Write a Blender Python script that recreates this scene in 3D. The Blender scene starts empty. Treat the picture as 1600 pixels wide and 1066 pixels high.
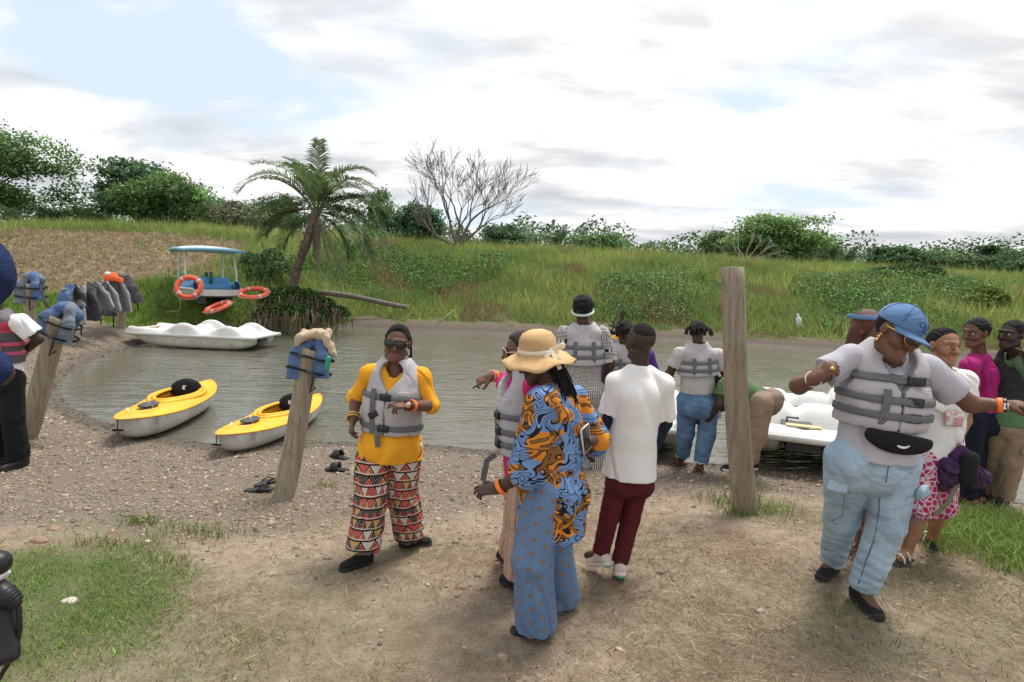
import bpy, math, random
import numpy as np
from mathutils import Vector, Matrix

scene = bpy.context.scene
COL = scene.collection
rng = np.random.default_rng(7)
R = math.radians

# ------------------------------------------------------------------ camera
CAM = np.array([0.0, 0.0, 2.05]); FPX = 900.0; CX, CY = 800.0, 533.0
PITCH = math.atan(96 / 900); ROLL = R(2.0)
_f = np.array([0, math.cos(PITCH), -math.sin(PITCH)])
_r0 = np.array([1.0, 0, 0]); _u0 = np.array([0, math.sin(PITCH), math.cos(PITCH)])
_r = _r0 * math.cos(ROLL) + _u0 * math.sin(ROLL)
_u = _u0 * math.cos(ROLL) - _r0 * math.sin(ROLL)
cam_data = bpy.data.cameras.new('camera'); cam = bpy.data.objects.new('camera', cam_data); COL.objects.link(cam)
cam_data.sensor_width = 36; cam_data.lens = FPX / 1600 * 36; cam_data.clip_start = 0.05; cam_data.clip_end = 3000
cam.matrix_world = Matrix(((_r[0], _u[0], -_f[0], CAM[0]), (_r[1], _u[1], -_f[1], CAM[1]), (_r[2], _u[2], -_f[2], CAM[2]), (0, 0, 0, 1)))
scene.camera = cam

# ------------------------------------------------------------------ sky, sun, exposure
SUN_EL, SUN_AZ = R(68), R(38)      # azimuth measured clockwise from +Y (away from the camera)
world = bpy.data.worlds.new('World'); scene.world = world; world.use_nodes = True
wn, wl = world.node_tree.nodes, world.node_tree.links
wn.clear()
def N(nt, typ, **kw):
    n = nt.nodes.new(typ)
    for k, v in kw.items():
        if k in n.bl_rna.properties: setattr(n, k, v)
        else: n.inputs[k.replace('_', ' ')].default_value = v
    return n
wt = world.node_tree
def M2(nt, op, a, b=None, c=None, clamp=False):
    n = nt.nodes.new('ShaderNodeMath'); n.operation = op; n.use_clamp = clamp
    for i, v in enumerate((a, b, c)):
        if v is None: continue
        if isinstance(v, (int, float)): n.inputs[i].default_value = v
        else: nt.links.new(v, n.inputs[i])
    return n.outputs[0]
def ramp(nt, fac, stops, interp='LINEAR'):
    n = nt.nodes.new('ShaderNodeValToRGB'); cr = n.color_ramp; cr.interpolation = interp
    while len(cr.elements) < len(stops): cr.elements.new(0.5)
    for e, (p, c) in zip(cr.elements, stops):
        e.position = p; e.color = (c, c, c, 1) if isinstance(c, (int, float)) else (*c[:3], 1)
    nt.links.new(fac, n.inputs[0]); return n.outputs[0]
def mixc(nt, fac, a, b, mode='MIX'):
    n = nt.nodes.new('ShaderNodeMix'); n.data_type = 'RGBA'; n.blend_type = mode
    for s, v in ((n.inputs[0], fac), (n.inputs[6], a), (n.inputs[7], b)):
        if isinstance(v, (int, float)): s.default_value = v
        elif isinstance(v, (tuple, list)): s.default_value = (*v[:3], 1)
        else: nt.links.new(v, s)
    return n.outputs[2]
def noise(nt, vec, scale, detail=4, rough=0.55, dist=0.0):
    n = nt.nodes.new('ShaderNodeTexNoise'); n.inputs['Scale'].default_value = scale
    n.inputs['Detail'].default_value = detail; n.inputs['Roughness'].default_value = rough
    n.inputs['Distortion'].default_value = dist
    if vec is not None: nt.links.new(vec, n.inputs['Vector'])
    return n.outputs[0]
sky = N(wt, 'ShaderNodeTexSky', sky_type='NISHITA', sun_disc=False, sun_elevation=SUN_EL, sun_rotation=SUN_AZ)
sky.air_density = 1.0; sky.dust_density = 2.0; sky.ozone_density = 1.0
tc = N(wt, 'ShaderNodeTexCoord')
sep = N(wt, 'ShaderNodeSeparateXYZ'); wl.new(tc.outputs['Generated'], sep.inputs[0])
zz = M2(wt, 'ADD', M2(wt, 'MAXIMUM', sep.outputs[2], 0.0), 0.17)
comb = N(wt, 'ShaderNodeCombineXYZ')
wl.new(M2(wt, 'DIVIDE', sep.outputs[0], zz), comb.inputs[0]); wl.new(M2(wt, 'DIVIDE', sep.outputs[1], zz), comb.inputs[1])
mp = N(wt, 'ShaderNodeMapping'); mp.inputs['Location'].default_value = (3.1, 1.35, 0.0); mp.inputs['Scale'].default_value = (0.85, 1.0, 1)
wl.new(comb.outputs[0], mp.inputs[0])
big = noise(wt, mp.outputs[0], 1.1, 10, 0.52, 0.1)
cover = ramp(wt, big, [(0.36, 0.0), (0.44, 0.7), (0.53, 1.0)], 'EASE')
mp2 = N(wt, 'ShaderNodeMapping'); mp2.inputs['Location'].default_value = (7.7, 4.2, 2.0); mp2.inputs['Scale'].default_value = (0.7, 1.25, 1)
wl.new(comb.outputs[0], mp2.inputs[0])
shade = noise(wt, mp2.outputs[0], 1.5, 9, 0.55, 0.15)
ccol = ramp(wt, shade, [(0.40, (1.0, 1.0, 1.0)), (0.49, (0.93, 0.93, 0.935)), (0.545, (0.75, 0.76, 0.775)), (0.64, (0.56, 0.58, 0.61))])
bl = mixc(wt, 0.82, sky.outputs[0], (5.6, 6.5, 7.3))     # thin high veil over the blue
mul = mixc(wt, 1.0, ccol, (7.9, 7.9, 7.9), 'MULTIPLY')
fin = mixc(wt, cover, bl, mul)
bg = N(wt, 'ShaderNodeBackground', Strength=0.1); wl.new(fin, bg.inputs[0])
wo = N(wt, 'ShaderNodeOutputWorld'); wl.new(bg.outputs[0], wo.inputs[0])
sd = bpy.data.lights.new('sun', 'SUN'); sd.energy = 2.9; sd.angle = R(20); sd.color = (1.0, 0.95, 0.88)
sun = bpy.data.objects.new('sun', sd); COL.objects.link(sun)
_sd = Vector((math.sin(SUN_AZ) * math.cos(SUN_EL), math.cos(SUN_AZ) * math.cos(SUN_EL), math.sin(SUN_EL)))
sun.rotation_euler = _sd.to_track_quat('Z', 'Y').to_euler(); sun.location = (4, -6, 20)
vs = scene.view_settings; vs.view_transform = 'Standard'; vs.look = 'None'; vs.exposure = 0.55; vs.gamma = 1; vs.use_curve_mapping = False
scene.cycles.use_denoising = True
scene.cycles.max_bounces = 6; scene.cycles.diffuse_bounces = 3; scene.cycles.glossy_bounces = 3; scene.cycles.transmission_bounces = 4; scene.cycles.transparent_max_bounces = 6

# ------------------------------------------------------------------ measuring helpers
def ray(px, py):
    return _f * FPX + _r * (px - CX) - _u * (py - CY)
def atd(px, py, d):                       # point seen at that pixel, d metres deep (along +Y)
    v = ray(px, py); return CAM + v * (d / v[1])
def onz(px, py, z):
    v = ray(px, py); return CAM + v * ((z - CAM[2]) / v[2])

# ------------------------------------------------------------------ mesh helpers
def mesh_np(name, V, F, cols=None, uv=None, smooth=True):
    V = np.ascontiguousarray(V, np.float32); me = bpy.data.meshes.new(name)
    if isinstance(F, np.ndarray):
        k = F.shape[1]; n = F.shape[0]
        me.vertices.add(len(V)); me.vertices.foreach_set('co', V.ravel())
        me.loops.add(n * k); me.loops.foreach_set('vertex_index', np.ascontiguousarray(F, np.int32).ravel())
        me.polygons.add(n); me.polygons.foreach_set('loop_start', np.arange(0, n * k, k, dtype=np.int32))
        me.update(calc_edges=True)
    else:
        me.from_pydata([tuple(map(float, v)) for v in V], [], [tuple(map(int, f)) for f in F]); me.update()
    if smooth and len(me.polygons): me.polygons.foreach_set('use_smooth', np.ones(len(me.polygons), bool))
    if cols is not None:
        c = np.ones((len(V), 4), np.float32); c[:, :3] = cols
        a = me.color_attributes.new('Col', 'FLOAT_COLOR', 'POINT'); a.data.foreach_set('color', c.ravel())
    if uv is not None:
        a = me.attributes.new('pat', 'FLOAT_VECTOR', 'POINT'); u3 = np.zeros((len(V), 3), np.float32); u3[:, :uv.shape[1]] = uv
        a.data.foreach_set('vector', u3.ravel())
    return me
def obj(name, me, mat=None, parent=None, loc=None):
    o = bpy.data.objects.new(name, me); COL.objects.link(o)
    if mat is not None:
        if not me.materials: me.materials.append(mat)
    if parent is not None: o.parent = parent
    if loc is not None: o.location = tuple(map(float, loc))
    return o
def tag(o, label=None, cat=None, group=None, kind=None):
    if label: o['label'] = label
    if cat: o['category'] = cat
    if group: o['group'] = group
    if kind: o['kind'] = kind
    return o
def thing(name, label, cat, loc, group=None, rz=0.0):
    o = bpy.data.objects.new(name, None); COL.objects.link(o); o.location = tuple(map(float, loc)); o.rotation_euler.z = rz
    o.empty_display_size = 0.1
    return tag(o, label, cat, group)
class MB:
    """collects quads/tris of one piece"""
    def __init__(s): s.V = []; s.F = []; s.C = []; s.n = 0
    def add(s, V, F, c=None):
        V = np.asarray(V, float); s.V.append(V); s.F += [tuple(int(i) + s.n for i in f) for f in F]; s.n += len(V)
        s.C.append(np.tile(np.asarray(c if c is not None else (1, 1, 1), float), (len(V), 1)) if np.ndim(c) < 2 else c)
        return s
    def tube(s, pts, rad, seg=8, c=None, cap=True):
        pts = np.asarray(pts, float); n = len(pts); rad = np.broadcast_to(np.asarray(rad, float), (n,))
        tan = np.gradient(pts, axis=0) if n > 1 else np.array([[0, 0, 1.0]])
        tan /= np.linalg.norm(tan, axis=1, keepdims=True) + 1e-9
        ref = np.array([0, 0, 1.0]) if abs(tan[0][2]) < 0.9 else np.array([1.0, 0, 0])
        V = []
        b = np.cross(tan[0], ref); b /= np.linalg.norm(b)
        for i in range(n):
            b = b - tan[i] * np.dot(b, tan[i]); b /= np.linalg.norm(b) + 1e-9
            t2 = np.cross(tan[i], b)
            for k in range(seg):
                a = 2 * math.pi * k / seg
                V.append(pts[i] + rad[i] * (math.cos(a) * b + math.sin(a) * t2))
        F = [(i * seg + k, i * seg + (k + 1) % seg, (i + 1) * seg + (k + 1) % seg, (i + 1) * seg + k) for i in range(n - 1) for k in range(seg)]
        if cap: F += [tuple(range(seg))[::-1], tuple((n - 1) * seg + k for k in range(seg))]
        return s.add(V, F, c)
    def box(s, lo, hi, c=None, M=None):
        (a, b, d), (e, f, g) = lo, hi
        V = np.array([(x, y, z) for z in (d, g) for y in (b, f) for x in (a, e)], float)
        if M is not None: V = V @ np.asarray(M)[:3, :3].T + np.asarray(M)[:3, 3]
        return s.add(V, [(0, 2, 3, 1), (4, 5, 7, 6), (0, 1, 5, 4), (2, 6, 7, 3), (0, 4, 6, 2), (1, 3, 7, 5)], c)
    def grid(s, P, c=None, closed_u=False):
        P = np.asarray(P, float); a, b = P.shape[:2]
        F = [(i * b + j, i * b + (j + 1) % b, (i + 1) * b + (j + 1) % b, (i + 1) * b + j) for i in range(a - 1) for j in range(b if closed_u else b - 1)]
        return s.add(P.reshape(-1, 3), F, c)
    def build(s, name, mat, parent=None, loc=None, smooth=True, off=None, bevel=None, solid=None):
        V = np.concatenate(s.V)
        if off is not None: V = V - np.asarray(off)
        me = mesh_np(name, V, s.F, cols=np.concatenate(s.C), smooth=smooth)
        o = obj(name, me, mat, parent, loc)
        if solid: m = o.modifiers.new('s', 'SOLIDIFY'); m.thickness = solid; m.offset = 0
        if bevel: m = o.modifiers.new('b', 'BEVEL'); m.width = bevel; m.segments = 2; m.limit_method = 'ANGLE'
        return o
def copy_tree(o, parent=None):
    c = o.copy(); COL.objects.link(c); c.parent = parent
    for ch in [k for k in bpy.data.objects if k.parent == o]: copy_tree(ch, c)
    return c
def vnoise(P, f, seed=0):                 # cheap smooth pseudo-noise in [-1,1], vectorised
    r = np.random.default_rng(seed); out = 0
    for k in range(5):
        w = r.normal(size=3); w *= f * (0.7 + 0.25 * k) / np.linalg.norm(w)
        w2 = r.normal(size=3); w2 *= f * 0.6 / np.linalg.norm(w2)
        out = out + np.sin(P[..., :3] @ w + r.uniform(0, 6.3) + 1.3 * np.sin(P[..., :3] @ w2 + r.uniform(0, 6.3)))
    return out / 3.2

# ------------------------------------------------------------------ material helper
MATS = {}
def mat(name, color=(0.5, 0.5, 0.5), rough=0.7, spec=0.3, metal=0.0, var=0.12, vscale=12.0, bump=0.0, bscale=60.0, attr=False, translucent=0.0, coat=0.0, ridged=False, dirt=0.0):
    if name in MATS: return MATS[name]
    m = bpy.data.materials.new(name); m.use_nodes = True; nt = m.node_tree; b = nt.nodes['Principled BSDF']
    b.inputs['Roughness'].default_value = rough; b.inputs['Specular IOR Level'].default_value = spec; b.inputs['Metallic'].default_value = metal
    b.inputs['Coat Weight'].default_value = coat
    t = nt.nodes.new('ShaderNodeTexCoord')
    if attr:
        a = nt.nodes.new('ShaderNodeAttribute'); a.attribute_name = 'Col'
        base = mixc(nt, 1.0, a.outputs[0], (*color, 1), 'MULTIPLY')
    else:
        base = None
    n = noise(nt, t.outputs['Object'], vscale, 5, 0.6)
    lo, hi = 1 - var, 1 + var
    sc = ramp(nt, n, [(0.25, lo * 0.5), (0.75, hi * 0.5)])
    sc2 = mixc(nt, 1.0, sc, (2, 2, 2), 'MULTIPLY')
    c = mixc(nt, 1.0, base if base is not None else (*color, 1), sc2, 'MULTIPLY')
    if dirt > 0:
        c = mixc(nt, ramp(nt, noise(nt, t.outputs['Object'], 3.5, 8, .68, .6), [(.48, 0), (.72, dirt)]), c, (.20, .17, .125)); c = mixc(nt, ramp(nt, noise(nt, t.outputs['Object'], 38, 6, .75), [(.60, 0), (.72, dirt * .7)]), c, (.16, .14, .11))
    nt.links.new(c, b.inputs['Base Color'])
    if bump > 0:
        bn = nt.nodes.new('ShaderNodeBump'); bn.inputs['Strength'].default_value = bump; bn.inputs['Distance'].default_value = 0.02
        h_ = noise(nt, t.outputs['Object'], bscale, 4, 0.6)
        if ridged:                        # long creases of worn cloth plus its fine weave
            mp = nt.nodes.new('ShaderNodeMapping'); mp.inputs['Scale'].default_value = (1, 1, .7); mp.inputs['Rotation'].default_value = (0, R(25), R(20)); nt.links.new(t.outputs['Object'], mp.inputs[0])
            rn = nt.nodes.new('ShaderNodeTexNoise'); rn.noise_type = 'RIDGED_MULTIFRACTAL'; rn.normalize = True
            for k_, v_ in (('Scale', 5.5), ('Detail', 3.0), ('Roughness', .5), ('Distortion', .5)): rn.inputs[k_].default_value = v_
            nt.links.new(mp.outputs[0], rn.inputs['Vector']); h_ = M2(nt, 'ADD', M2(nt, 'MULTIPLY', rn.outputs[0], 1.5), M2(nt, 'ADD', M2(nt, 'MULTIPLY', h_, .6), M2(nt, 'MULTIPLY', noise(nt, t.outputs['Object'], 320, 2), .10)))
        nt.links.new(h_, bn.inputs['Height']); nt.links.new(bn.outputs[0], b.inputs['Normal'])
    if translucent > 0:
        tr = nt.nodes.new('ShaderNodeBsdfTranslucent'); nt.links.new(c, tr.inputs[0])
        mx = nt.nodes.new('ShaderNodeMixShader'); mx.inputs[0].default_value = translucent
        nt.links.new(b.outputs[0], mx.inputs[1]); nt.links.new(tr.outputs[0], mx.inputs[2])
        nt.links.new(mx.outputs[0], nt.nodes['Material Output'].inputs[0])
    MATS[name] = m; return m
# ================================================================== the land
near_px = [(215, 540), (150, 560), (110, 580), (90, 605), (105, 632), (150, 655), (230, 680), (330, 694), (430, 696), (500, 690), (600, 690), (760, 702), (900, 712), (1050, 722), (1150, 726), (1300, 738), (1450, 765), (1600, 784), (1900, 830), (2600, 900)]
far_px = [(3000, 640), (1900, 590), (1600, 566), (1400, 553), (1250, 543), (1100, 533), (1000, 527), (850, 522), (740, 518), (620, 514), (540, 512), (500, 514), (440, 516), (370, 513), (310, 516), (260, 524)]
SH = np.array([onz(x, y, 0)[:2] for x, y in near_px + far_px])
def shore_dist(P):                        # signed distance to the water's edge, + on land
    P = np.asarray(P, float); d = np.full(len(P), 1e9); inside = np.zeros(len(P), bool)
    A = SH; B = np.roll(SH, -1, axis=0)
    for a, b in zip(A, B):
        ba = b - a; t = np.clip(((P - a) @ ba) / (ba @ ba), 0, 1)
        d = np.minimum(d, np.hypot(*(P - a - t[:, None] * ba).T))
        c = (a[1] > P[:, 1]) != (b[1] > P[:, 1])
        xi = (b[0] - a[0]) * (P[:, 1] - a[1]) / (b[1] - a[1] + 1e-12) + a[0]
        inside ^= c & (P[:, 0] < xi)
    return np.where(inside, -d, d)
ctrl = [(x, y, 0.0) for x, y in SH if -30 < x < 30]
ctrl += [tuple(onz(*q)) for q in [(590, 880, .12), (850, 1000, .22), (955, 895, .20), (1330, 965, .32), (1080, 738, .05), (1165, 798, .15), (440, 780, .09), (30, 730, .12), (1560, 795, .07), (40, 690, .10), (1580, 880, .28), (1450, 830, .2), (700, 760, .06), (250, 760, .1),
         (187, 510, .40), (47, 540, .48), (100, 490, .62), (0, 520, .6), (-250, 520, .7)]]
ctrl += [(0, 2.4, .25), (-2.5, 2.4, .22), (2.5, 2.4, .33), (0, -3, .3), (-7, -3, .3), (7, -3, .4), (-9, 5, .25), (9, 4, .5), (-13, 8, .5)]
ctrl += [tuple(atd(*q)) for q in [(330, 470, 20), (100, 456, 22.5), (-100, 452, 22), (0, 361, 29), (150, 364, 29.5), (300, 367, 30), (420, 377, 31), (-300, 354, 29), (150, 405, 25.5), (-50, 400, 25), (280, 420, 25.5), (400, 420, 25.5),
         (560, 384, 31), (715, 392, 32), (850, 399, 32), (1000, 407, 31.5), (1150, 417, 30.5), (1300, 425, 29.5), (1450, 435, 28.5), (1600, 446, 27), (1800, 456, 26),
         (480, 440, 25.5), (620, 440, 26.5), (740, 445, 26.5), (860, 448, 26.5), (1000, 455, 26), (1150, 465, 25.2), (1300, 472, 24.2), (1450, 482, 23.2), (1600, 492, 22), (1800, 505, 21)]]
ctrl += [tuple(atd(*q)) for q in [(-300, 357, 40), (150, 367, 40), (560, 390, 42), (850, 404, 42), (1300, 428, 42), (1700, 450, 42), (2100, 464, 42)]]
CT = np.array(ctrl)
def _tps(r): return np.where(r > 1e-6, r * r * np.log(r + 1e-9), 0)
_K = _tps(np.hypot(CT[:, None, 0] - CT[None, :, 0], CT[:, None, 1] - CT[None, :, 1])) + 0.15 * np.eye(len(CT))
_Pm = np.c_[np.ones(len(CT)), CT[:, :2]]
_S = np.linalg.solve(np.block([[_K, _Pm], [_Pm.T, np.zeros((3, 3))]]), np.r_[CT[:, 2], 0, 0, 0])
def ground_z(P):
    P = np.atleast_2d(np.asarray(P, float))[:, :2]; Q = np.c_[np.clip(P[:, 0], -32, 32), np.clip(P[:, 1], -4, 42)]
    z = np.zeros(len(Q))
    for i in range(0, len(Q), 40000):
        q = Q[i:i + 40000]
        z[i:i + 40000] = _tps(np.hypot(q[:, None, 0] - CT[None, :, 0], q[:, None, 1] - CT[None, :, 1])) @ _S[:len(CT)] + _S[-3] + q @ _S[-2:]
    s = shore_dist(P)
    far = (P[:, 1] > 15) & (P[:, 0] > -11)
    lip = np.where(far, 0.30 * np.clip(s / 0.5, 0, 1) ** 0.6 + 0.07 * np.clip(s - 0.5, 0, 2), 0.055 * np.clip(s, 0, 1.2))
    z = np.where(s > 0, np.maximum(z, lip * np.where(far, 1, 1)), np.maximum(-0.8, 0.22 * s) - 0.004)
    P3 = np.c_[P, np.zeros(len(P))]
    rough = 0.012 * vnoise(P3, 5.0, 3) + 0.006 * vnoise(P3, 14.0, 4)
    z = z + np.where(s > 0, rough * np.clip(s / 0.4, 0.1, 1), 0) + np.where(far & (s > 2), 0.12 * vnoise(P3, 0.9, 5) * np.clip(s - 2, 0, 1), 0)
    return z
def gz(x, y): return float(ground_z([(x, y)])[0])
def ong(px, py):                          # point of the ground seen at that pixel
    v = ray(px, py); ts = np.geomspace(1.0, 120, 700) / v[1]
    Q = CAM + ts[:, None] * v; h = Q[:, 2] - ground_z(Q); i = int(np.argmax(h < 0))
    a, b = Q[i - 1], Q[i]
    for _ in range(18):
        m = (a + b) / 2
        if m[2] > gz(m[0], m[1]): a = m
        else: b = m
    return (a + b) / 2
# ground sheet: rows fan out from behind the camera to the horizon
ys = np.r_[np.linspace(-8, 1.6, 12, endpoint=False), np.linspace(1.6, 9, 190, endpoint=False), np.linspace(9, 36, 230, endpoint=False), np.geomspace(36, 900, 30)]
ts_ = np.linspace(-1, 1, 300); ts_ = np.sign(ts_) * (0.75 * abs(ts_) + 0.25 * abs(ts_) ** 4)
GX = ts_[None, :] * (np.maximum(ys, 0)[:, None] * 1.35 + 7.5); GY = np.repeat(ys[:, None], 300, 1)
GP = np.c_[GX.ravel(), GY.ravel()]; GZ = ground_z(GP); SD = shore_dist(GP)
def px_of(P):
    v = np.asarray(P) - CAM; d = v @ _f; return np.c_[CX + FPX * (v @ _r) / d, CY - FPX * (v @ _u) / d]
def sm(x, a, b): t = np.clip((x - a) / (b - a), 0, 1); return t * t * (3 - 2 * t)
def blobs(P, lst):
    out = np.zeros(len(P))
    for px, py, rad, st in lst:
        c = onz(px, py, .18)[:2]; d = np.hypot(P[:, 0] - c[0], (P[:, 1] - c[1])) / rad
        out = np.maximum(out, st * np.clip(1.5 - d, 0, 1))
    return np.clip(out, 0, 1)
LUSH = [(40, 930, .55, 1), (120, 950, .5, 1), (90, 900, .5, 1), (30, 1020, .5, .9), (-80, 960, .7, 1), (160, 905, .3, .8)]
SPARSE = [(250, 1040, .7, .6), (420, 980, .7, .45), (560, 1000, .5, .35), (300, 960, .4, .4), (1300, 1010, .6, .4), (1480, 960, .5, .5), (1100, 1020, .5, .2), (620, 840, .35, .2), (1220, 790, .4, .6), (1560, 1020, .5, .5), (1000, 880, .3, .25), (150, 830, .35, .4)]
THICK = [(1500, 835, .5, 1), (1560, 850, .5, 1), (1640, 870, .7, 1), (1470, 815, .25, .9), (1590, 820, .3, .8)]
def masks(P, Z, S):
    x, y = P[:, 0], P[:, 1]; P3 = np.c_[P, 0 * x]; n1 = vnoise(P3, 1.6, 11); n2 = vnoise(P3, 5.0, 12)
    far = ((y > 15) & (x > -9.5)) | (y > 21.5)
    yb = np.interp(x, [-6, -3.5, 0, 2.6, 5], [3.6, 3.95, 4.85, 5.3, 5.6]) + 0.25 * n1 + 0.12 * n2
    gravel = sm(y, yb - 0.5, yb + 0.35) * (~far)
    lawn = sm(S + 0.25 * n2 - 0.1 * n1, 2.0, 2.5) * (x < -5) * (y > 10.5) * sm(y - 14.2 - 0.35 * (x + 10), -.7, 0.5) * (~((y > 15) & (x > -9.5) & (S < 0)))
    lawn = np.where((x < -5.2) & (y > 13) & (S > 0.6), np.maximum(lawn, sm(y + 0.4 * n1, 15.2, 16.5)), lawn)
    lawn = np.where((x < -6.0) & (y > 16.6) & (y < 23) & (S > 0.02), np.maximum(lawn, sm(y + .4 * n2, 16.6, 17.6)), lawn)
    base_y = 21.5 + 0.5 * n1
    mown = sm(y, base_y, base_y + 1.2) * sm(-12.9 + 1.1 * n1 + 0.5 * n2 - x - 0.06 * (y - 22), -0.9, 0.9) * sm(29.9 + .5 * n2 - y, -.6, .6)
    bank = far * 1.0
    lawn = lawn * (1 - sm(y, base_y - .2, base_y + .8))
    mud = far * sm(-S + 0.55 + 0.6 * n1 + 0.35 * n2, -0.25, 0.25) * (x > -9.5)
    return dict(gravel=gravel, lawn=np.clip(lawn, 0, 1), mown=np.clip(mown, 0, 1), bank=bank, mud=np.clip(mud * sm(x, -7.2, -6.0), 0, 1), lush=blobs(P + 0.16 * np.c_[n2, n1] + .08 * np.c_[vnoise(P3, 11, 15), vnoise(P3, 11, 16)], LUSH), sparse=blobs(P + .1 * np.c_[n1, n2], SPARSE), thick=blobs(P + .06 * np.c_[n2, n1], THICK))
MK = masks(GP, GZ, SD)
idx = np.arange(len(GP)).reshape(len(ys), 300)
GF = np.stack([idx[:-1, :-1], idx[:-1, 1:], idx[1:, 1:], idx[1:, :-1]], -1).reshape(-1, 4)
gme = mesh_np('ground', np.c_[GP, GZ], GF)
def vattr(me, name, a):
    at = me.attributes.new(name, 'FLOAT', 'POINT'); at.data.foreach_set('value', np.asarray(a, np.float32))
for k in ('gravel', 'lawn', 'mown', 'bank', 'mud'): vattr(gme, k, MK[k])
vattr(gme, 'green', np.clip(np.maximum(MK['lush'], np.maximum(MK['sparse'] * .7, MK['thick'])), 0, 1))
vattr(gme, 'wet', np.clip(sm(-SD, -0.55, 0.02), 0, 1) * (1 - sm(GZ, .06, .16)))
def ground_mat():
    m = bpy.data.materials.new('ground'); m.use_nodes = True; nt = m.node_tree; b = nt.nodes['Principled BSDF']
    g = nt.nodes.new('ShaderNodeNewGeometry'); pos = g.outputs['Position']
    def A(n): a = nt.nodes.new('ShaderNodeAttribute'); a.attribute_name = n; return a.outputs['Fac']
    n0 = noise(nt, pos, 1.3, 6, 0.6); n1 = noise(nt, pos, 9, 6, 0.65); n2 = noise(nt, pos, 55, 5, 0.7)
    dirt = mixc(nt, ramp(nt, n1, [(0.35, 0), (0.65, 1)]), (0.275, 0.21, 0.15), (0.43, 0.345, 0.262))
    dirt = mixc(nt, ramp(nt, n0, [(0.5, 0), (0.7, .8)]), dirt, (0.20, 0.125, 0.08))
    dirt = mixc(nt, ramp(nt, n2, [(0.35, 0.5), (0.6, 0)]), dirt, (0.10, 0.075, 0.055))
    vo = nt.nodes.new('ShaderNodeTexVoronoi'); vo.inputs['Scale'].default_value = 70; nt.links.new(pos, vo.inputs['Vector'])
    sp = nt.nodes.new('ShaderNodeSeparateColor'); nt.links.new(vo.outputs['Color'], sp.inputs[0])
    grav = ramp(nt, sp.outputs[0], [(0.0, (0.19, 0.155, 0.122)), (0.4, (0.30, 0.245, 0.19)), (0.7, (0.33, 0.25, 0.18)), (0.88, (0.38, 0.32, 0.25)), (1.0, (0.45, 0.39, 0.32))])
    grav = mixc(nt, ramp(nt, vo.outputs['Distance'], [(0.25, 0), (0.6, .7)]), grav, (0.10, 0.085, 0.075))
    grav = mixc(nt, ramp(nt, n0, [(0.45, 0), (0.75, .5)]), grav, dirt)
    gm = M2(nt, 'ADD', A('gravel'), M2(nt, 'MULTIPLY', M2(nt, 'SUBTRACT', n1, 0.5), 0.9), clamp=True)
    c = mixc(nt, ramp(nt, gm, [(0.3, 0), (0.6, 1)]), dirt, grav)
    c = mixc(nt, M2(nt, 'MULTIPLY', A('green'), 0.85), c, mixc(nt, n1, (0.05, 0.085, 0.02), (0.11, 0.15, 0.045)))
    lawn = mixc(nt, ramp(nt, n1, [(0.3, 0), (0.7, 1)]), (0.095, 0.16, 0.03), (0.18, 0.25, 0.055))
    c = mixc(nt, A('lawn'), c, lawn)
    bank = mixc(nt, n1, (0.05, 0.075, 0.02), (0.10, 0.12, 0.035))
    c = mixc(nt, A('bank'), c, bank)
    mown = mixc(nt, ramp(nt, noise(nt, pos, 3, 8, 0.7), [(0.35, 0), (0.65, 1)]), (0.15, 0.105, 0.07), (0.33, 0.25, 0.165))
    c = mixc(nt, A('mown'), c, mown)
    mud = mixc(nt, n1, (0.085, 0.068, 0.05), (0.19, 0.155, 0.118))
    c = mixc(nt, A('mud'), c, mud)
    wet = A('wet')
    c = mixc(nt, M2(nt, 'MULTIPLY', wet, 0.6), c, (0.05, 0.042, 0.035))
    nt.links.new(c, b.inputs['Base Color'])
    nt.links.new(M2(nt, 'SUBTRACT', 0.95, M2(nt, 'MULTIPLY', wet, 0.45)), b.inputs['Roughness'])
    b.inputs['Specular IOR Level'].default_value = 0.25
    h = M2(nt, 'ADD', M2(nt, 'MULTIPLY', M2(nt, 'SUBTRACT', 1.0, vo.outputs['Distance']), M2(nt, 'MULTIPLY', A('gravel'), 0.8)), M2(nt, 'ADD', n2, n1))
    bn = nt.nodes.new('ShaderNodeBump'); bn.inputs['Strength'].default_value = 0.9; bn.inputs['Distance'].default_value = 0.02
    nt.links.new(h, bn.inputs['Height']); nt.links.new(bn.outputs[0], b.inputs['Normal'])
    return m
ground = tag(obj('ground', gme, ground_mat()), kind='structure')
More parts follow.
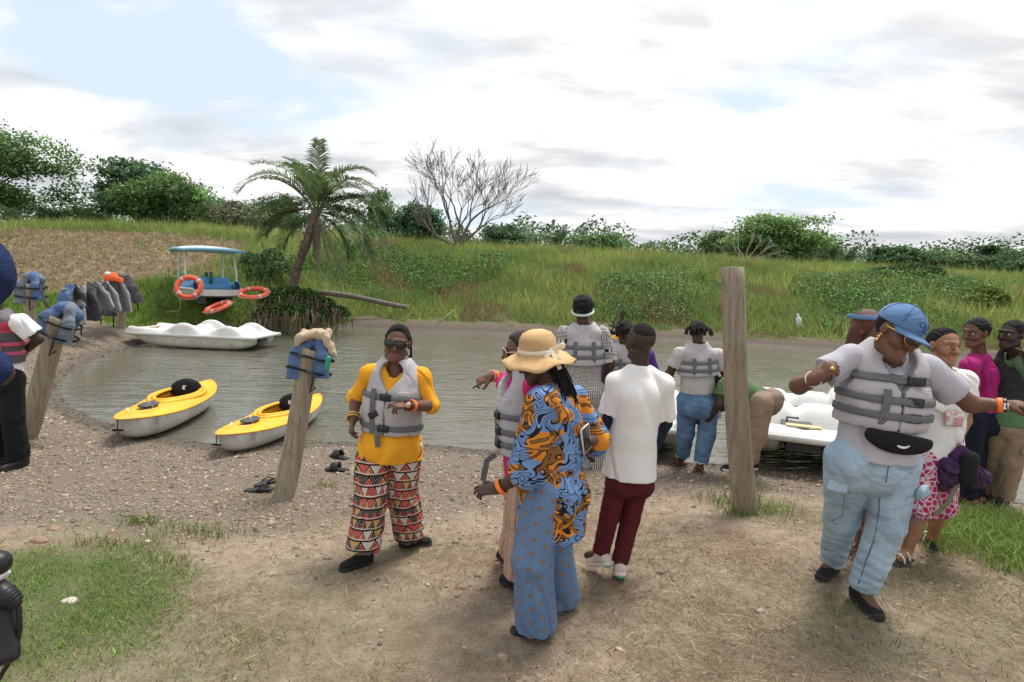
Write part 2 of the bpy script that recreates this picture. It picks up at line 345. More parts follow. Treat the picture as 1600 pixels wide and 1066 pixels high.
# ------------------------------------------------------------------ water
wx = np.linspace(-70, 70, 60); wy = np.linspace(3, 45, 40)
WV = np.array([(x, y, 0) for y in wy for x in wx]); wi = np.arange(len(WV)).reshape(40, 60)
wme = mesh_np('river_water', WV, np.stack([wi[:-1, :-1], wi[:-1, 1:], wi[1:, 1:], wi[1:, :-1]], -1).reshape(-1, 4))
def water_mat():
    m = bpy.data.materials.new('river_water'); m.use_nodes = True; nt = m.node_tree; b = nt.nodes['Principled BSDF']
    g = nt.nodes.new('ShaderNodeNewGeometry'); pos = g.outputs['Position']
    c = mixc(nt, noise(nt, pos, 0.5, 3), (0.095, 0.092, 0.068), (0.14, 0.133, 0.105))
    nt.links.new(c, b.inputs['Base Color']); b.inputs['Roughness'].default_value = 0.04; b.inputs['IOR'].default_value = 1.36; b.inputs['Specular IOR Level'].default_value = 0.8
    mp = nt.nodes.new('ShaderNodeMapping'); mp.inputs['Scale'].default_value = (0.55, 1.6, 1); mp.inputs['Rotation'].default_value = (0, 0, R(-6)); nt.links.new(pos, mp.inputs[0])
    n1 = noise(nt, mp.outputs[0], 3.2, 3, 0.5, 0.6); n2 = noise(nt, mp.outputs[0], 9, 3, 0.5, 0.4); n3 = noise(nt, pos, 0.6, 2)
    # rings spreading from the moored boat on the far side
    vm = nt.nodes.new('ShaderNodeVectorMath'); vm.operation = 'DISTANCE'; nt.links.new(pos, vm.inputs[0]); cc = onz(560, 545, 0); vm.inputs[1].default_value = tuple(cc)
    ph = M2(nt, 'ADD', M2(nt, 'MULTIPLY', vm.outputs['Value'], 8.5), M2(nt, 'MULTIPLY', n3, 6.0))
    rings = M2(nt, 'MULTIPLY', M2(nt, 'SINE', ph), ramp(nt, M2(nt, 'DIVIDE', vm.outputs['Value'], 14.0), [(0.05, 1.0), (0.9, 0.0)]))
    h = M2(nt, 'ADD', M2(nt, 'MULTIPLY', n1, 1.0), M2(nt, 'ADD', M2(nt, 'MULTIPLY', n2, 0.28), M2(nt, 'MULTIPLY', rings, 0.10)))
    h = M2(nt, 'MULTIPLY', h, ramp(nt, n3, [(0.3, 0.55), (0.7, 1.0)]))
    bn = nt.nodes.new('ShaderNodeBump'); bn.inputs['Strength'].default_value = 1.0; bn.inputs['Distance'].default_value = 0.034
    nt.links.new(h, bn.inputs['Height']); nt.links.new(bn.outputs[0], b.inputs['Normal'])
    return m
water = tag(obj('river_water', wme, water_mat()), kind='structure')
# ================================================================== plants
FOL = mat('foliage', (1, 1, 1), 0.65, 0.25, var=0.18, vscale=3, attr=True, translucent=0.25)
GRS = mat('grass_blades', (1, 1, 1), 0.7, 0.2, var=0.15, vscale=2, attr=True, translucent=0.25)
BARK = mat('bark', (1, 1, 1), 0.9, 0.15, var=0.35, vscale=9, bump=0.6, bscale=25, attr=True)
def tris(name, V, cols, m, parent=None, loc=None):      # V: (n,3,3)
    n = len(V); me = mesh_np(name, V.reshape(-1, 3), np.arange(n * 3).reshape(-1, 3), cols=np.repeat(cols, 3, axis=0), smooth=False)
    return obj(name, me, m, parent, loc)
def blades(P, h, w, lean, cols, seg=1):                  # pointed grass blades standing on points P
    n = len(P); a = rng.uniform(0, 2 * math.pi, n); ld = rng.uniform(0, 2 * math.pi, n)
    side = np.c_[np.cos(a), np.sin(a), 0 * a] * (w / 2)[:, None]
    tip = P + np.c_[np.cos(ld) * lean * h, np.sin(ld) * lean * h, h * np.sqrt(np.clip(1 - lean ** 2 * .7, .05, 1))]
    if seg == 1:
        return np.stack([P - side, P + side, tip], 1), cols
    mid = P * 0.5 + tip * 0.5 - np.c_[np.cos(ld) * lean * h * .2, np.sin(ld) * lean * h * .2, -h * .1]
    T = np.concatenate([np.stack([P - side, P + side, mid + side * .8], 1), np.stack([P - side, mid + side * .8, mid - side * .8], 1), np.stack([mid - side * .8, mid + side * .8, tip], 1)])
    return T, np.concatenate([cols] * 3)
def leaves(P, size, cols, up=0.5, aspect=0.5):           # two-triangle leaves
    n = len(P); d = rng.normal(size=(n, 3)); d[:, 2] *= 0.6; d /= np.linalg.norm(d, axis=1, keepdims=True)
    nn = rng.normal(size=(n, 3)); nn[:, 2] = np.abs(nn[:, 2]) + up; s = np.cross(d, nn); s /= np.linalg.norm(s, axis=1, keepdims=True) + 1e-9
    size = np.broadcast_to(size, (n,))[:, None]
    A = P - d * size * .5; B = P + d * size * .5; L = P - s * size * aspect * .5; Rr = P + s * size * aspect * .5
    return np.concatenate([np.stack([A, L, B], 1), np.stack([A, B, Rr], 1)]), np.concatenate([cols] * 2)
def jit(c, n, v=0.2, hue=0.08):
    c = np.asarray(c, float); k = np.exp(rng.normal(0, v, (n, 1))); return np.clip(c * k * (1 + rng.normal(0, hue, (n, 3))), 0.004, 1)
def sample(x0, x1, y0, y1, n):
    return np.c_[rng.uniform(x0, x1, n), rng.uniform(y0, y1, n)]
def ground_pts(P): return np.c_[P, ground_z(P)]

# ---- bank grass across the river (nobody could count it)
P = sample(-30, 34, 16.5, 38, 330000); S = shore_dist(P); mk = masks(P, None, S)
keep = (mk['bank'] > .5) & (S > np.where(P[:, 0] < -5.8, .04, .3)) & (rng.uniform(size=len(P)) > mk['mud'] * .93) & (rng.uniform(size=len(P)) > mk['mown'] * 0.97) & (rng.uniform(size=len(P)) < np.where(P[:, 1] > 31, .55, .8)) & (np.abs(P[:, 0]) < P[:, 1] * 0.98)
P = P[keep]; S = S[keep]; G = ground_pts(P); n = len(P); P3 = np.c_[P, np.zeros(n)]
q1 = vnoise(P3, 0.8, 21); q2 = vnoise(P3, 2.2, 22)
tone = np.clip(.5 + .45 * q1 + .25 * q2, 0, 1)
cl = (1 - tone)[:, None] * np.array([0.15, 0.245, 0.06]) + tone[:, None] * np.array([0.38, 0.44, 0.13])
dead = (vnoise(P3, 1.3, 23) > .62) | (rng.uniform(size=n) < .10)
pc = onz(985, 470, 1.4)[:2]; dry = np.exp(-((P[:, 0] - atd(985, 452, 26)[0]) / 2.2) ** 2 - ((P[:, 1] - 26) / 1.5) ** 2) > rng.uniform(.3, 1, n)
dead |= dry
cl = np.where(dead[:, None], np.array([0.27, 0.22, 0.10]), cl) * np.exp(rng.normal(0, .22, (n, 1)))
hh = np.clip(rng.gamma(5, .070, n), .12, .8) * (1 + .3 * q2) * np.clip((S + .25) / 1.6, .35, 1) * np.where(dry, .5, 1)
T, C = blades(G, hh, rng.uniform(.018, .045, n), rng.uniform(.1, .75, n), cl)
tag(tris('bank_grass', T, C, GRS), 'tall mixed green and straw grass covering the far river bank', 'grass', kind='stuff')
# ---- creeping broad-leaved weeds in dark drifts on the bank
P = sample(-13, 34, 18, 32, 160000); S = shore_dist(P); mk = masks(P, None, S); P3 = np.c_[P, np.zeros(len(P))]
drift = vnoise(P3, 0.55, 31) + .35 * vnoise(P3, 1.7, 32)
keep = (mk['bank'] > .5) & (S > 1.3) & (mk['mown'] < .3) & (drift > .28) & (np.abs(P[:, 0]) < P[:, 1] * .98)
P = P[keep]; G = ground_pts(P); n = len(P); G[:, 2] += rng.uniform(.05, .55, n) * np.clip(drift[keep], .3, 1)
T, C = leaves(G, rng.uniform(.07, .15, n), jit((0.12, 0.22, 0.07), n, .3), .6, .7)
tag(tris('creeping_weeds', T, C, FOL), 'dark green creeping weeds in drifts on the far bank', 'weeds', kind='stuff')
# ---- mown slope straw
P = sample(-30, -6, 20.5, 30.5, 60000); mk = masks(P, None, shore_dist(P)); keep = (rng.uniform(size=len(P)) < mk['mown'])
P = P[keep]; G = ground_pts(P); n = len(P)
cl = jit((0.30, 0.225, 0.145), n, .4, .06); g2 = rng.uniform(size=n) < .16 + .45 * (vnoise(np.c_[P, 0 * P[:, 0]], 1.4, 41) > .45); cl[g2] = jit((0.14, 0.17, 0.05), int(g2.sum()), .25)
T, C = blades(G, rng.uniform(.10, .32, n), rng.uniform(.015, .035, n), rng.uniform(.88, 1.0, n), cl)
tag(tris('cut_straw', T, C, GRS), 'dry cut grass lying on the brown left slope', 'straw', kind='stuff')
# ---- lawn strip and green patches near us
P = sample(-20, -4, 12, 23, 90000); mk = masks(P, None, shore_dist(P)); keep = (rng.uniform(size=len(P)) < mk['lawn'] - .2) & (shore_dist(P) > .03)
P = P[keep]; G = ground_pts(P); n = len(P)
T, C = blades(G, rng.uniform(.04, .11, n) * np.where(P[:, 1] > 17.6, 2.4, 1), rng.uniform(.02, .04, n), rng.uniform(.2, .8, n), jit((0.15, 0.225, 0.045), n, .25))
tag(tris('lawn_grass', T, C, GRS), 'short bright green lawn behind the gravel beach', 'grass', kind='stuff')
P = sample(-4.2, 4.4, 1.7, 6.2, 330000); mk = masks(P, None, shore_dist(P)); u = rng.uniform(size=len(P)); nn = vnoise(np.c_[P, 0 * P[:, 0]], 7, 51)
clump = np.clip(.5 + .9 * nn, 0, 1)
kl = u < sm(mk['lush'], .1, 1.0) * np.clip(.38 + 1.0 * clump + .5 * vnoise(np.c_[P, 0 * P[:, 0]], 2.6, 52), 0.05, 1); ks = (~kl) & (u < mk['sparse'] * .20 * clump ** 2 + .004 + .012 * (nn > .8) * (P[:, 1] < 4.6)); kt = (~kl) & (u < mk['thick'] * .6)
Pl, Ps, Pt = P[kl], P[ks], P[kt]
T1, C1 = blades(ground_pts(Pl), rng.uniform(.015, .045, len(Pl)), rng.uniform(.003, .006, len(Pl)), rng.uniform(.4, .98, len(Pl)), jit((0.17, 0.25, 0.06), len(Pl), .32, .14))
T2, C2 = blades(ground_pts(Ps), rng.uniform(.02, .07, len(Ps)), rng.uniform(.003, .007, len(Ps)), rng.uniform(.4, .95, len(Ps)), jit((0.15, 0.19, 0.055), len(Ps), .3))
T3, C3 = blades(ground_pts(Pt), rng.uniform(.06, .18, len(Pt)), rng.uniform(.004, .009, len(Pt)), rng.uniform(.3, .95, len(Pt)), jit((0.19, 0.27, 0.065), len(Pt), .28), seg=2)
tag(tris('ground_grass', np.concatenate([T1, T2, T3]), np.concatenate([C1, C2, C3]), GRS), 'green grass patches growing through the trampled foreground dirt', 'grass', kind='stuff')
# ---- straw litter on the dirt
P = sample(-4, 4.4, 1.8, 5.6, 90000); mk = masks(P, None, shore_dist(P)); P3 = np.c_[P, 0 * P[:, 0]]
keep = (rng.uniform(size=len(P)) < (1 - mk['gravel'] * .93) * np.clip(.35 + .8 * vnoise(P3, 3, 61) + .25 * (P[:, 0] > -.5), .04, 1)) & (rng.uniform(size=len(P)) > mk['lush'] * .97)
P = P[keep]; G = ground_pts(P); n = len(P); a = rng.uniform(0, 2 * math.pi, n); L = rng.gamma(2.0, .017, n) + .008; w = rng.uniform(.001, .0024, n); G[:, 2] += rng.uniform(.003, .014, n)
dv = np.c_[np.cos(a), np.sin(a), rng.normal(0, .12, n)] * L[:, None]; sv = np.c_[-np.sin(a), np.cos(a), 0 * a] * w[:, None]; up = np.c_[0 * a, 0 * a, rng.uniform(0, .012, n)]
md = G + up + sv * rng.normal(0, 4, n)[:, None]
cl = jit((0.36, 0.28, 0.185), n, .35, .05); dk = rng.uniform(size=n) < .35; cl[dk] *= .45
T = np.concatenate([np.stack([G - dv, G - dv + sv, md], 1), np.stack([md, G + dv, G + dv + sv], 1), np.stack([G - dv, md, md + sv], 1), np.stack([md, md + sv, G + dv], 1)])
tag(tris('straw_litter', T, np.concatenate([cl] * 4), GRS), 'dry straw and grass stalks scattered over the foreground dirt', 'straw', kind='stuff')
# ---- gravel pebbles
def pebbles(P, size, cols, name, label):
    n = len(P); O = np.array([(1, 0, 0), (0, 1, 0), (-1, 0, 0), (0, -1, 0), (0, 0, 1), (.7, .7, .55), (-.7, .7, .5), (-.7, -.7, .55), (.7, -.7, .5)], float)
    F = np.array([(0, 5, 8), (5, 0, 1), (1, 6, 5), (6, 1, 2), (2, 7, 6), (7, 2, 3), (3, 8, 7), (8, 3, 0), (4, 5, 6), (4, 6, 7), (4, 7, 8), (4, 8, 5)])
    a = rng.uniform(0, 6.3, n); sx, sy, sz = size * rng.uniform(.7, 1.5, n), size * rng.uniform(.6, 1.1, n), size * rng.uniform(.35, .8, n)
    V = O[None] * (1 + rng.normal(0, .14, (n, 9, 3))); V = V * np.stack([sx, sy, sz], -1)[:, None]
    ca, sa = np.cos(a)[:, None], np.sin(a)[:, None]
    V = np.stack([V[..., 0] * ca - V[..., 1] * sa, V[..., 0] * sa + V[..., 1] * ca, V[..., 2]], -1) + P[:, None]
    FF = (F[None] + (np.arange(n) * 9)[:, None, None]).reshape(-1, 3)
    me = mesh_np(name, V.reshape(-1, 3), FF, cols=np.repeat(cols, 9, axis=0), smooth=False)
    return tag(obj(name, me, mat('pebble', (1, 1, 1), .85, .25, var=.25, vscale=40, attr=True)), label, 'gravel', kind='stuff')
P = np.concatenate([sample(-9.5, 5.2, 3.3, 8.6, 52000), sample(-12, -4, 7, 15, 16000), sample(-3, 4.5, 2, 5.0, 5000)]); S = shore_dist(P); mk = masks(P, None, S)
keep = (rng.uniform(size=len(P)) < np.maximum(mk['gravel'] * 1.0, .16)) & (S > -.12) & (mk['lawn'] < .5) & (mk['lush'] < .3) & (mk['bank'] < .5)
P = P[keep]; S = S[keep]; G = ground_pts(P); n = len(P); sz = np.clip(rng.gamma(2.0, .0036, n) + .003, 0, .028) * np.where(P[:, 1] > 8.6, 1.5, 1)
pal = np.array([(.22, .18, .145), (.31, .255, .20), (.35, .265, .185), (.155, .13, .108), (.42, .36, .29), (.31, .20, .14)])
cl = pal[rng.choice(6, n, p=[.26, .28, .17, .14, .08, .07])] * np.exp(rng.normal(0, .18, (n, 1))); cl *= np.where(S < .3, .5, 1)[:, None]
pebbles(G, sz, cl, 'gravel_pebbles', 'small grey and brown pebbles covering the river beach')

# ------------------------------------------------------------------ trees
def branch_tree(mb, p, d, L, r, depth, spread, shrink, c, ends=None, up=.15, seg=6, n_ch=(2, 3), minr=.004):
    pts = [p]; k = 4; dd = d.copy()
    for i in range(k):
        dd = dd + rng.normal(0, .07, 3) + np.array([0, 0, up * .25]); dd /= np.linalg.norm(dd); pts.append(pts[-1] + dd * L / k)
    r2 = max(r * .68, minr)
    mb.tube(pts, np.linspace(r, r2, k + 1), seg if r > .02 else 4, c, cap=False)
    if ends is not None: ends.append((pts[-1], depth))
    if depth == 0: return
    for j in range(rng.integers(n_ch[0], n_ch[1] + 1)):
        ax = rng.normal(size=3); ax -= dd * (ax @ dd); ax /= np.linalg.norm(ax)
        a = rng.uniform(.5, 1.0) * spread
        nd = dd * math.cos(a) + ax * math.sin(a); nd[2] += up; nd /= np.linalg.norm(nd)
        st = pts[-1] if j < 2 else pts[rng.integers(2, k)]
        branch_tree(mb, st, nd, L * shrink * rng.uniform(.8, 1.15), r2 * (.85 if j == 0 else .7), depth - 1, spread, shrink, c, ends, up, seg, n_ch, minr)
def tree(name, label, base, H, W, color, leaf=.16, nl=9000, clusters=60, bare=.25, trunk=.12, D=None, flat=1.0, group=None, layered=False, color2=None, cat='tree', lean=(0, 0), offc=(0, 0)):
    """tapered trunk with limbs and a crown of leaf clumps filling an uneven volume H high, W wide"""
    clusters = int(clusters * 1.5); D = D or W; root = thing(name, label, cat, base, group)
    rc = np.array([.13, .105, .08]); mb = MB(); top = np.array([lean[0], lean[1], H * (bare + .35 * (1 - bare))])
    mb.tube([np.array([0, 0, -.3]), top * np.array([.2, .2, .4]), top * np.array([.55, .55, .75]), top], [trunk * 1.25, trunk, trunk * .8, trunk * .55], 8, rc)
    z0 = H * bare; C = []
    while len(C) < clusters:
        q = rng.uniform(-1, 1, 3); rr = np.linalg.norm(q)
        if rr > 1 or rr < .35: continue
        if layered: q[2] = np.round(q[2] * 2.5) / 2.5 + rng.normal(0, .04)
        wob = .86 + .2 * math.sin(3 * math.atan2(q[1], q[0]) + H) + .12 * rng.normal()
        C.append((q[0] * W / 2 * wob + offc[0] + top[0], q[1] * D / 2 * wob + offc[1] + top[1], z0 + (H - z0) * (.5 + .5 * q[2] * .90)))
    C = np.array(C)
    for c in C[rng.choice(len(C), min(len(C), 16), replace=False)]:
        s = top * rng.uniform(.45, 1); mid = (s + c) / 2 + np.array([0, 0, .06 * H])
        mb.tube([s, mid, c], [trunk * .35, trunk * .2, trunk * .06], 5, rc, cap=False)
    mb.build('trunk', BARK, root)
    nl = int(nl * 1.5); cr = np.array([W, D, (H - z0) * flat]) / (2.1 * clusters ** (1 / 3.0)) * .62
    k = rng.integers(0, clusters, nl); off = rng.normal(size=(nl, 3)) * cr * np.array([1, 1, .55 if layered else .8])
    Pn = C[k] + off; cb = np.exp(rng.normal(0, .30, clusters))[k][:, None]
    color = np.asarray(color) * 1.7 + .014; color2 = None if color2 is None else np.asarray(color2) * 1.4; cc = jit(color, nl, .25) * cb
    if color2 is not None: m2 = (rng.uniform(size=clusters) < .35)[k]; cc[m2] = jit(color2, int(m2.sum()), .25)
    T, CC = leaves(Pn, rng.uniform(.7, 1.35, nl) * leaf * 1.12, cc, .7, .62)
    tris('crown', T, CC, FOL, root)
    return root
def place(px, ptop, d, back=0):
    ptop = ptop + 8; p = atd(px, 400, d); z = gz(p[0], p[1]); top = atd(px, ptop, d)[2]; return np.array([p[0], p[1], z - .1]), top - z + .1
def pxw(w, d): return w * d / FPX
TG = 'trees along the top of the bank'
b, h = place(-5, 180, 38); tree('broadleaf_tree', 'big spreading dark green tree at the left edge of the skyline', b, h, pxw(205, 38), (0.06, 0.115, 0.034), .19, 15000, 85, .12, .22, group=TG, color2=(0.085, 0.15, 0.045), offc=(-.3, 0))
b, h = place(212, 238, 41); tree('umbrella_tree', 'dark tree with flat tiered branches behind the round tree on the left', b, h, pxw(130, 41), (0.040, 0.085, 0.036), .22, 6500, 36, .25, .14, layered=True, group=TG)
b, h = place(262, 262, 38); tree('broadleaf_tree', 'round bushy green tree in front of the tiered dark tree', b, h, pxw(150, 38), (0.065, 0.12, 0.036), .18, 9000, 60, .08, .16, group=TG, color2=(0.085, 0.14, 0.04))
b, h = place(122, 318, 42); tree('broadleaf_tree', 'low spreading tree between the leftmost tree and the tiered dark tree', b, h, pxw(120, 42), (0.055, 0.105, 0.036), .2, 6000, 40, .1, .12, group=TG)
b, h = place(325, 292, 44); tree('broadleaf_tree', 'small leaning tree just right of the round bushy tree', b, h, pxw(70, 44), (0.055, 0.11, 0.036), .2, 3500, 24, .15, .1, group=TG)
b, h = place(372, 308, 40); tree('grey_bush', 'greyish twiggy bush left of the leaning palm', b, h, pxw(110, 40), (0.10, 0.115, 0.060), .15, 4500, 40, .05, .08, group=TG, cat='bush')
b, h = place(440, 300, 43); tree('broadleaf_tree', 'dark tree seen through the fronds of the leaning palm', b, h, pxw(70, 43), (0.045, 0.09, 0.034), .2, 4200, 28, .2, .12, group=TG)
b, h = place(597, 290, 42); tree('slender_tree', 'slender tree with a narrow open crown right of the leaning palm', b, h, pxw(46, 42), (0.055, 0.105, 0.038), .2, 2600, 18, .25, .1, group=TG)
b, h = place(652, 310, 42); tree('bamboo_clump', 'dense dark green bamboo clump left of the bare tree', b, h, pxw(86, 42), (0.042, 0.088, 0.042), .2, 7500, 40, .02, .1, group=TG, cat='bamboo')
b, h = place(560, 345, 40); tree('bush', 'low green bush under the right fronds of the leaning palm', b, h, pxw(90, 40), (0.065, 0.115, 0.036), .17, 3200, 26, .02, .07, group=TG, cat='bush')
b, h = place(790, 340, 38); tree('bush', 'feathery dark bush just right of the bare tree', b, h, pxw(95, 38), (0.050, 0.095, 0.042), .15, 4200, 34, .02, .08, group=TG, cat='bush')
b, h = place(935, 357, 42); tree('bush', 'rounded green bush right of the small upright palm', b, h, pxw(90, 42), (0.068, 0.125, 0.042), .17, 4200, 30, .02, .08, group=TG, cat='bush')
b, h = place(1205, 327, 37); tree('broadleaf_tree', 'light green spreading tree on the bank behind the tall post', b, h, pxw(145, 37), (0.095, 0.165, 0.05), .17, 8500, 60, .12, .14, group=TG, color2=(0.13, 0.2, 0.06))
b, h = place(1125, 352, 40); tree('bush', 'grey green bush left of the light green spreading tree', b, h, pxw(90, 40), (0.075, 0.12, 0.045), .17, 4000, 30, .02, .08, group=TG, cat='bush')
b, h = place(1395, 378, 38); tree('broadleaf_tree', 'round dark tree on the skyline above the blue cap', b, h, pxw(95, 38), (0.045, 0.09, 0.034), .18, 5000, 36, .05, .1, group=TG)
b, h = place(1475, 384, 39); tree('broadleaf_tree', 'low wide dark tree on the skyline right of the cap', b, h, pxw(110, 39), (0.055, 0.10, 0.034), .18, 5000, 36, .05, .1, group=TG)
b, h = place(1548, 370, 42); tree('umbrella_tree', 'small umbrella shaped tree standing out on the right skyline', b, h, pxw(34, 42), (0.036, 0.07, 0.03), .18, 1500, 10, .6, .08, layered=True, group=TG)
b, h = place(1595, 384, 37); tree('broadleaf_tree', 'dark tree cut by the right edge of the picture', b, h, pxw(110, 37), (0.045, 0.088, 0.032), .18, 5000, 36, .05, .1, group=TG)
b, h = place(1270, 368, 40); tree('bush', 'dark bush at the foot of the light green spreading tree', b, h, pxw(90, 40), (0.058, 0.105, 0.038), .17, 4000, 30, .02, .08, group=TG, cat='bush')
# the distant wood that closes the skyline reads as one mass
xs = rng.uniform(-62, 62, 80000); yy = rng.uniform(46, 62, 80000); topn = 3.6 + 3.5 + .55 * np.sin(xs * .33) + .5 * np.sin(xs * .9 + 1) + .35 * np.sin(xs * 2.3) + np.clip(-(xs + 8) * .05, -.9, 1.2)
zz_ = 2.0 + (topn - 2.0) * rng.uniform(0, 1, len(xs)) ** .7
T, C = leaves(np.c_[xs, yy, zz_], rng.uniform(.2, .42, len(xs)), jit((0.085, 0.145, 0.062), len(xs), .3) * np.exp(.25 * np.sin(xs * 1.7))[:, None], .5, .6)
tag(tris('distant_wood', T, C, FOL), 'continuous low wood closing the horizon behind the bank', 'wood', kind='stuff')

# ---- palms
def frond(mb, o, az, el, L, droop, col, leaf_l=.42, n=34, w=.030, rach=.018, twist=0):
    """arching rachis with two rows of leaflets"""
    pts = [np.array(o, float)]; e = el; k = 12
    for i in range(k):
        dd = np.array([math.cos(az) * math.cos(e), math.sin(az) * math.cos(e), math.sin(e)]); pts.append(pts[-1] + dd * L / k); e -= droop / k * (.5 + i / k)
    pts = np.array(pts); mb.tube(pts, np.linspace(rach, .004, k + 1), 5, np.array(col) * 1.25, cap=False)
    V = []; F = []; cs = []
    for j in range(n):
        t = .14 + .86 * j / (n - 1); f = t * k; i = min(int(f), k - 1); p = pts[i] + (pts[i + 1] - pts[i]) * (f - i); tg = pts[i + 1] - pts[i]; tg /= np.linalg.norm(tg)
        sd_ = np.array([-math.sin(az), math.cos(az), 0]); up = np.cross(tg, sd_); up /= np.linalg.norm(up)
        if up[2] < 0: up = -up
        ll = leaf_l * (math.sin(math.pi * (.12 + .80 * t)) ** .6) * rng.uniform(.85, 1.1)
        for s in (-1, 1):
            dv = tg * .62 + s * sd_ * .75 + up * .30 + rng.normal(0, .08, 3); dv /= np.linalg.norm(dv)
            m = p + dv * ll * .55; tip = p + dv * ll + np.array([0, 0, -.28 * ll]); wv = np.cross(dv, up + .3 * s * sd_); wv *= w / 2 / (np.linalg.norm(wv) + 1e-9)
            b0 = len(V); V += [p - wv * .6, p + wv * .6, m + wv, m - wv, tip]; F += [(b0, b0 + 1, b0 + 2, b0 + 3), (b0 + 3, b0 + 2, b0 + 4)]
            cs += [np.array(col) * math.exp(rng.normal(0, .18))] * 5
    mb.add(V, F, np.array(cs))
hp0 = atd(457, 447, 21.0); hp1 = atd(466, 415, 21.0); hp2 = atd(482, 372, 20.9); hp3 = atd(494, 330, 20.8)
palm = thing('leaning_palm', 'leaning wild date palm with ragged arching fronds on the river bank', 'palm tree', hp0)
mb = MB(); mb.tube(np.array([hp0 - (.1, 0, .5), hp0, hp1, hp2, hp3]) - hp0, [.17, .15, .14, .15, .17], 10, (.16, .125, .095))
for i in range(150):                    # old leaf bases
    t = rng.uniform(0.05, 1); q = hp0 + (hp3 - hp0) * t + (0, 0, 0); 
    lst = np.array([hp0, hp1, hp2, hp3]); f = t * 3; k = min(int(f), 2); q = lst[k] + (lst[k + 1] - lst[k]) * (f - k); a = rng.uniform(0, 6.3)
    o = q - hp0 + np.array([math.cos(a), math.sin(a), 0]) * .13; mb.tube([o, o + np.array([math.cos(a) * .08, math.sin(a) * .08, .13])], [.03, .008], 4, np.array([.19, .15, .11]) * rng.uniform(.6, 1.3), cap=False)
mb.build('trunk', BARK, palm)
c0 = hp3 - hp0
spec = [(100, 80, 2.5, .9), (160, 66, 2.9, 1.3), (175, 52, 2.9, 1.7), (188, 60, 2.5, 1.3), (70, 74, 2.7, 1.3), (20, 62, 2.8, 1.9), (5, 50, 2.9, 2.1), (-12, 38, 2.9, 2.0), (190, 30, 2.5, 1.6), (170, 16, 2.4, 1.6), (-8, 22, 2.9, 1.7), (-40, 45, 2.7, 2.1), (110, 60, 2.4, 1.6), (220, 55, 2.5, 1.8), (265, 70, 2.2, 1.3), (290, 62, 2.5, 1.8), (325, 50, 2.8, 2.1), (352, 12, 2.9, 1.6), (80, 45, 2.3, 1.8), (140, 40, 2.4, 1.8), (205, 15, 2.3, 1.5), (315, 15, 2.7, 1.6), (15, 32, 2.9, 1.9), (340, 66, 2.8, 1.8), (150, 75, 2.7, 1.2), (185, 70, 2.6, 1.5), (0, 5, 2.8, 1.5), (-25, 0, 2.7, 1.2), (175, 0, 2.3, 1.3), (45, 20, 2.6, 1.7), (-5, -8, 2.6, 1.3), (12, -2, 2.7, 1.6), (-18, 12, 2.9, 2.0), (185, -5, 2.2, 1.4), (195, 8, 2.4, 1.8), (165, -12, 2.0, 1.2), (340, -20, 2.4, 1.1)]
for az, el, L, dr in spec:
    m_ = MB(); c = np.array([0.135, 0.19, 0.08]) * rng.uniform(.75, 1.25)
    frond(m_, c0 + rng.normal(0, .05, 3), R(az + rng.normal(0, 8)), R(el + rng.normal(0, 5)), L * rng.uniform(.9, 1.22), dr * rng.uniform(.8, 1.35), c, .66, 60, .036); m_.build('frond', FOL, palm)
for az, el, L in [(5, -45, 2.3), (-15, -60, 2.6), (170, -65, 1.7), (-60, -75, 2.0), (40, -70, 2.1), (-35, -45, 2.6), (215, -80, 1.5), (20, -82, 2.2), (-5, -72, 2.7), (190, -80, 1.3), (300, -85, 1.5), (250, -85, 1.2)]:
    m_ = MB(); frond(m_, c0 - (0, 0, .15), R(az), R(el), L, .35, np.array((0.24, 0.195, 0.145)) * rng.uniform(.7, 1.2), .20, 30, .03, .022); m_.build('dead_frond', FOL, palm)
def small_palm(px, ptop, d, label, n, L, name='oil_palm', col=(0.075, 0.125, 0.05), el=(20, 85), stem=None):
    b, h = place(px, ptop, d); root = thing(name, label, 'palm tree', b, 'small palms'); o = np.array([0, 0, max(h - L * .8, .4) if stem is None else stem])
    mb = MB(); mb.tube([(0, 0, -.3), o * .5, o], [.22, .2, .17], 8, (.15, .115, .085)); mb.build('trunk', BARK, root)
    for i in range(n):
        m_ = MB(); frond(m_, o, 2.4 * i + rng.normal(0, .2), R(rng.uniform(*el)), L * rng.uniform(.85, 1.1), rng.uniform(.8, 1.5), np.array(col) * rng.uniform(.75, 1.25), .42, 20, .055); m_.build('frond', FOL, root)
small_palm(872, 343, 38, 'small upright palm among bushes left of the headband woman', 16, 1.9)
small_palm(1322, 376, 38, 'spiky palm clump on the skyline left of the blue cap', 16, 1.7, 'palm_clump')
small_palm(1298, 384, 37, 'lower palm clump beside the spiky skyline palm', 12, 1.4, 'palm_clump')
small_palm(300, 330, 39, 'low palm thicket under the round bushy tree', 14, 1.7, 'palm_clump', (0.075, 0.12, 0.05))
small_palm(135, 325, 37, 'palm scrub below the gap between the left trees', 14, 1.6, 'palm_clump', (0.06, 0.11, 0.04))
small_palm(215, 318, 37, 'bright palm scrub below the tiered dark tree', 14, 1.6, 'palm_clump', (0.085, 0.14, 0.045))
small_palm(20, 330, 36, 'palm scrub under the leftmost tree', 12, 1.5, 'palm_clump', (0.06, 0.11, 0.04))

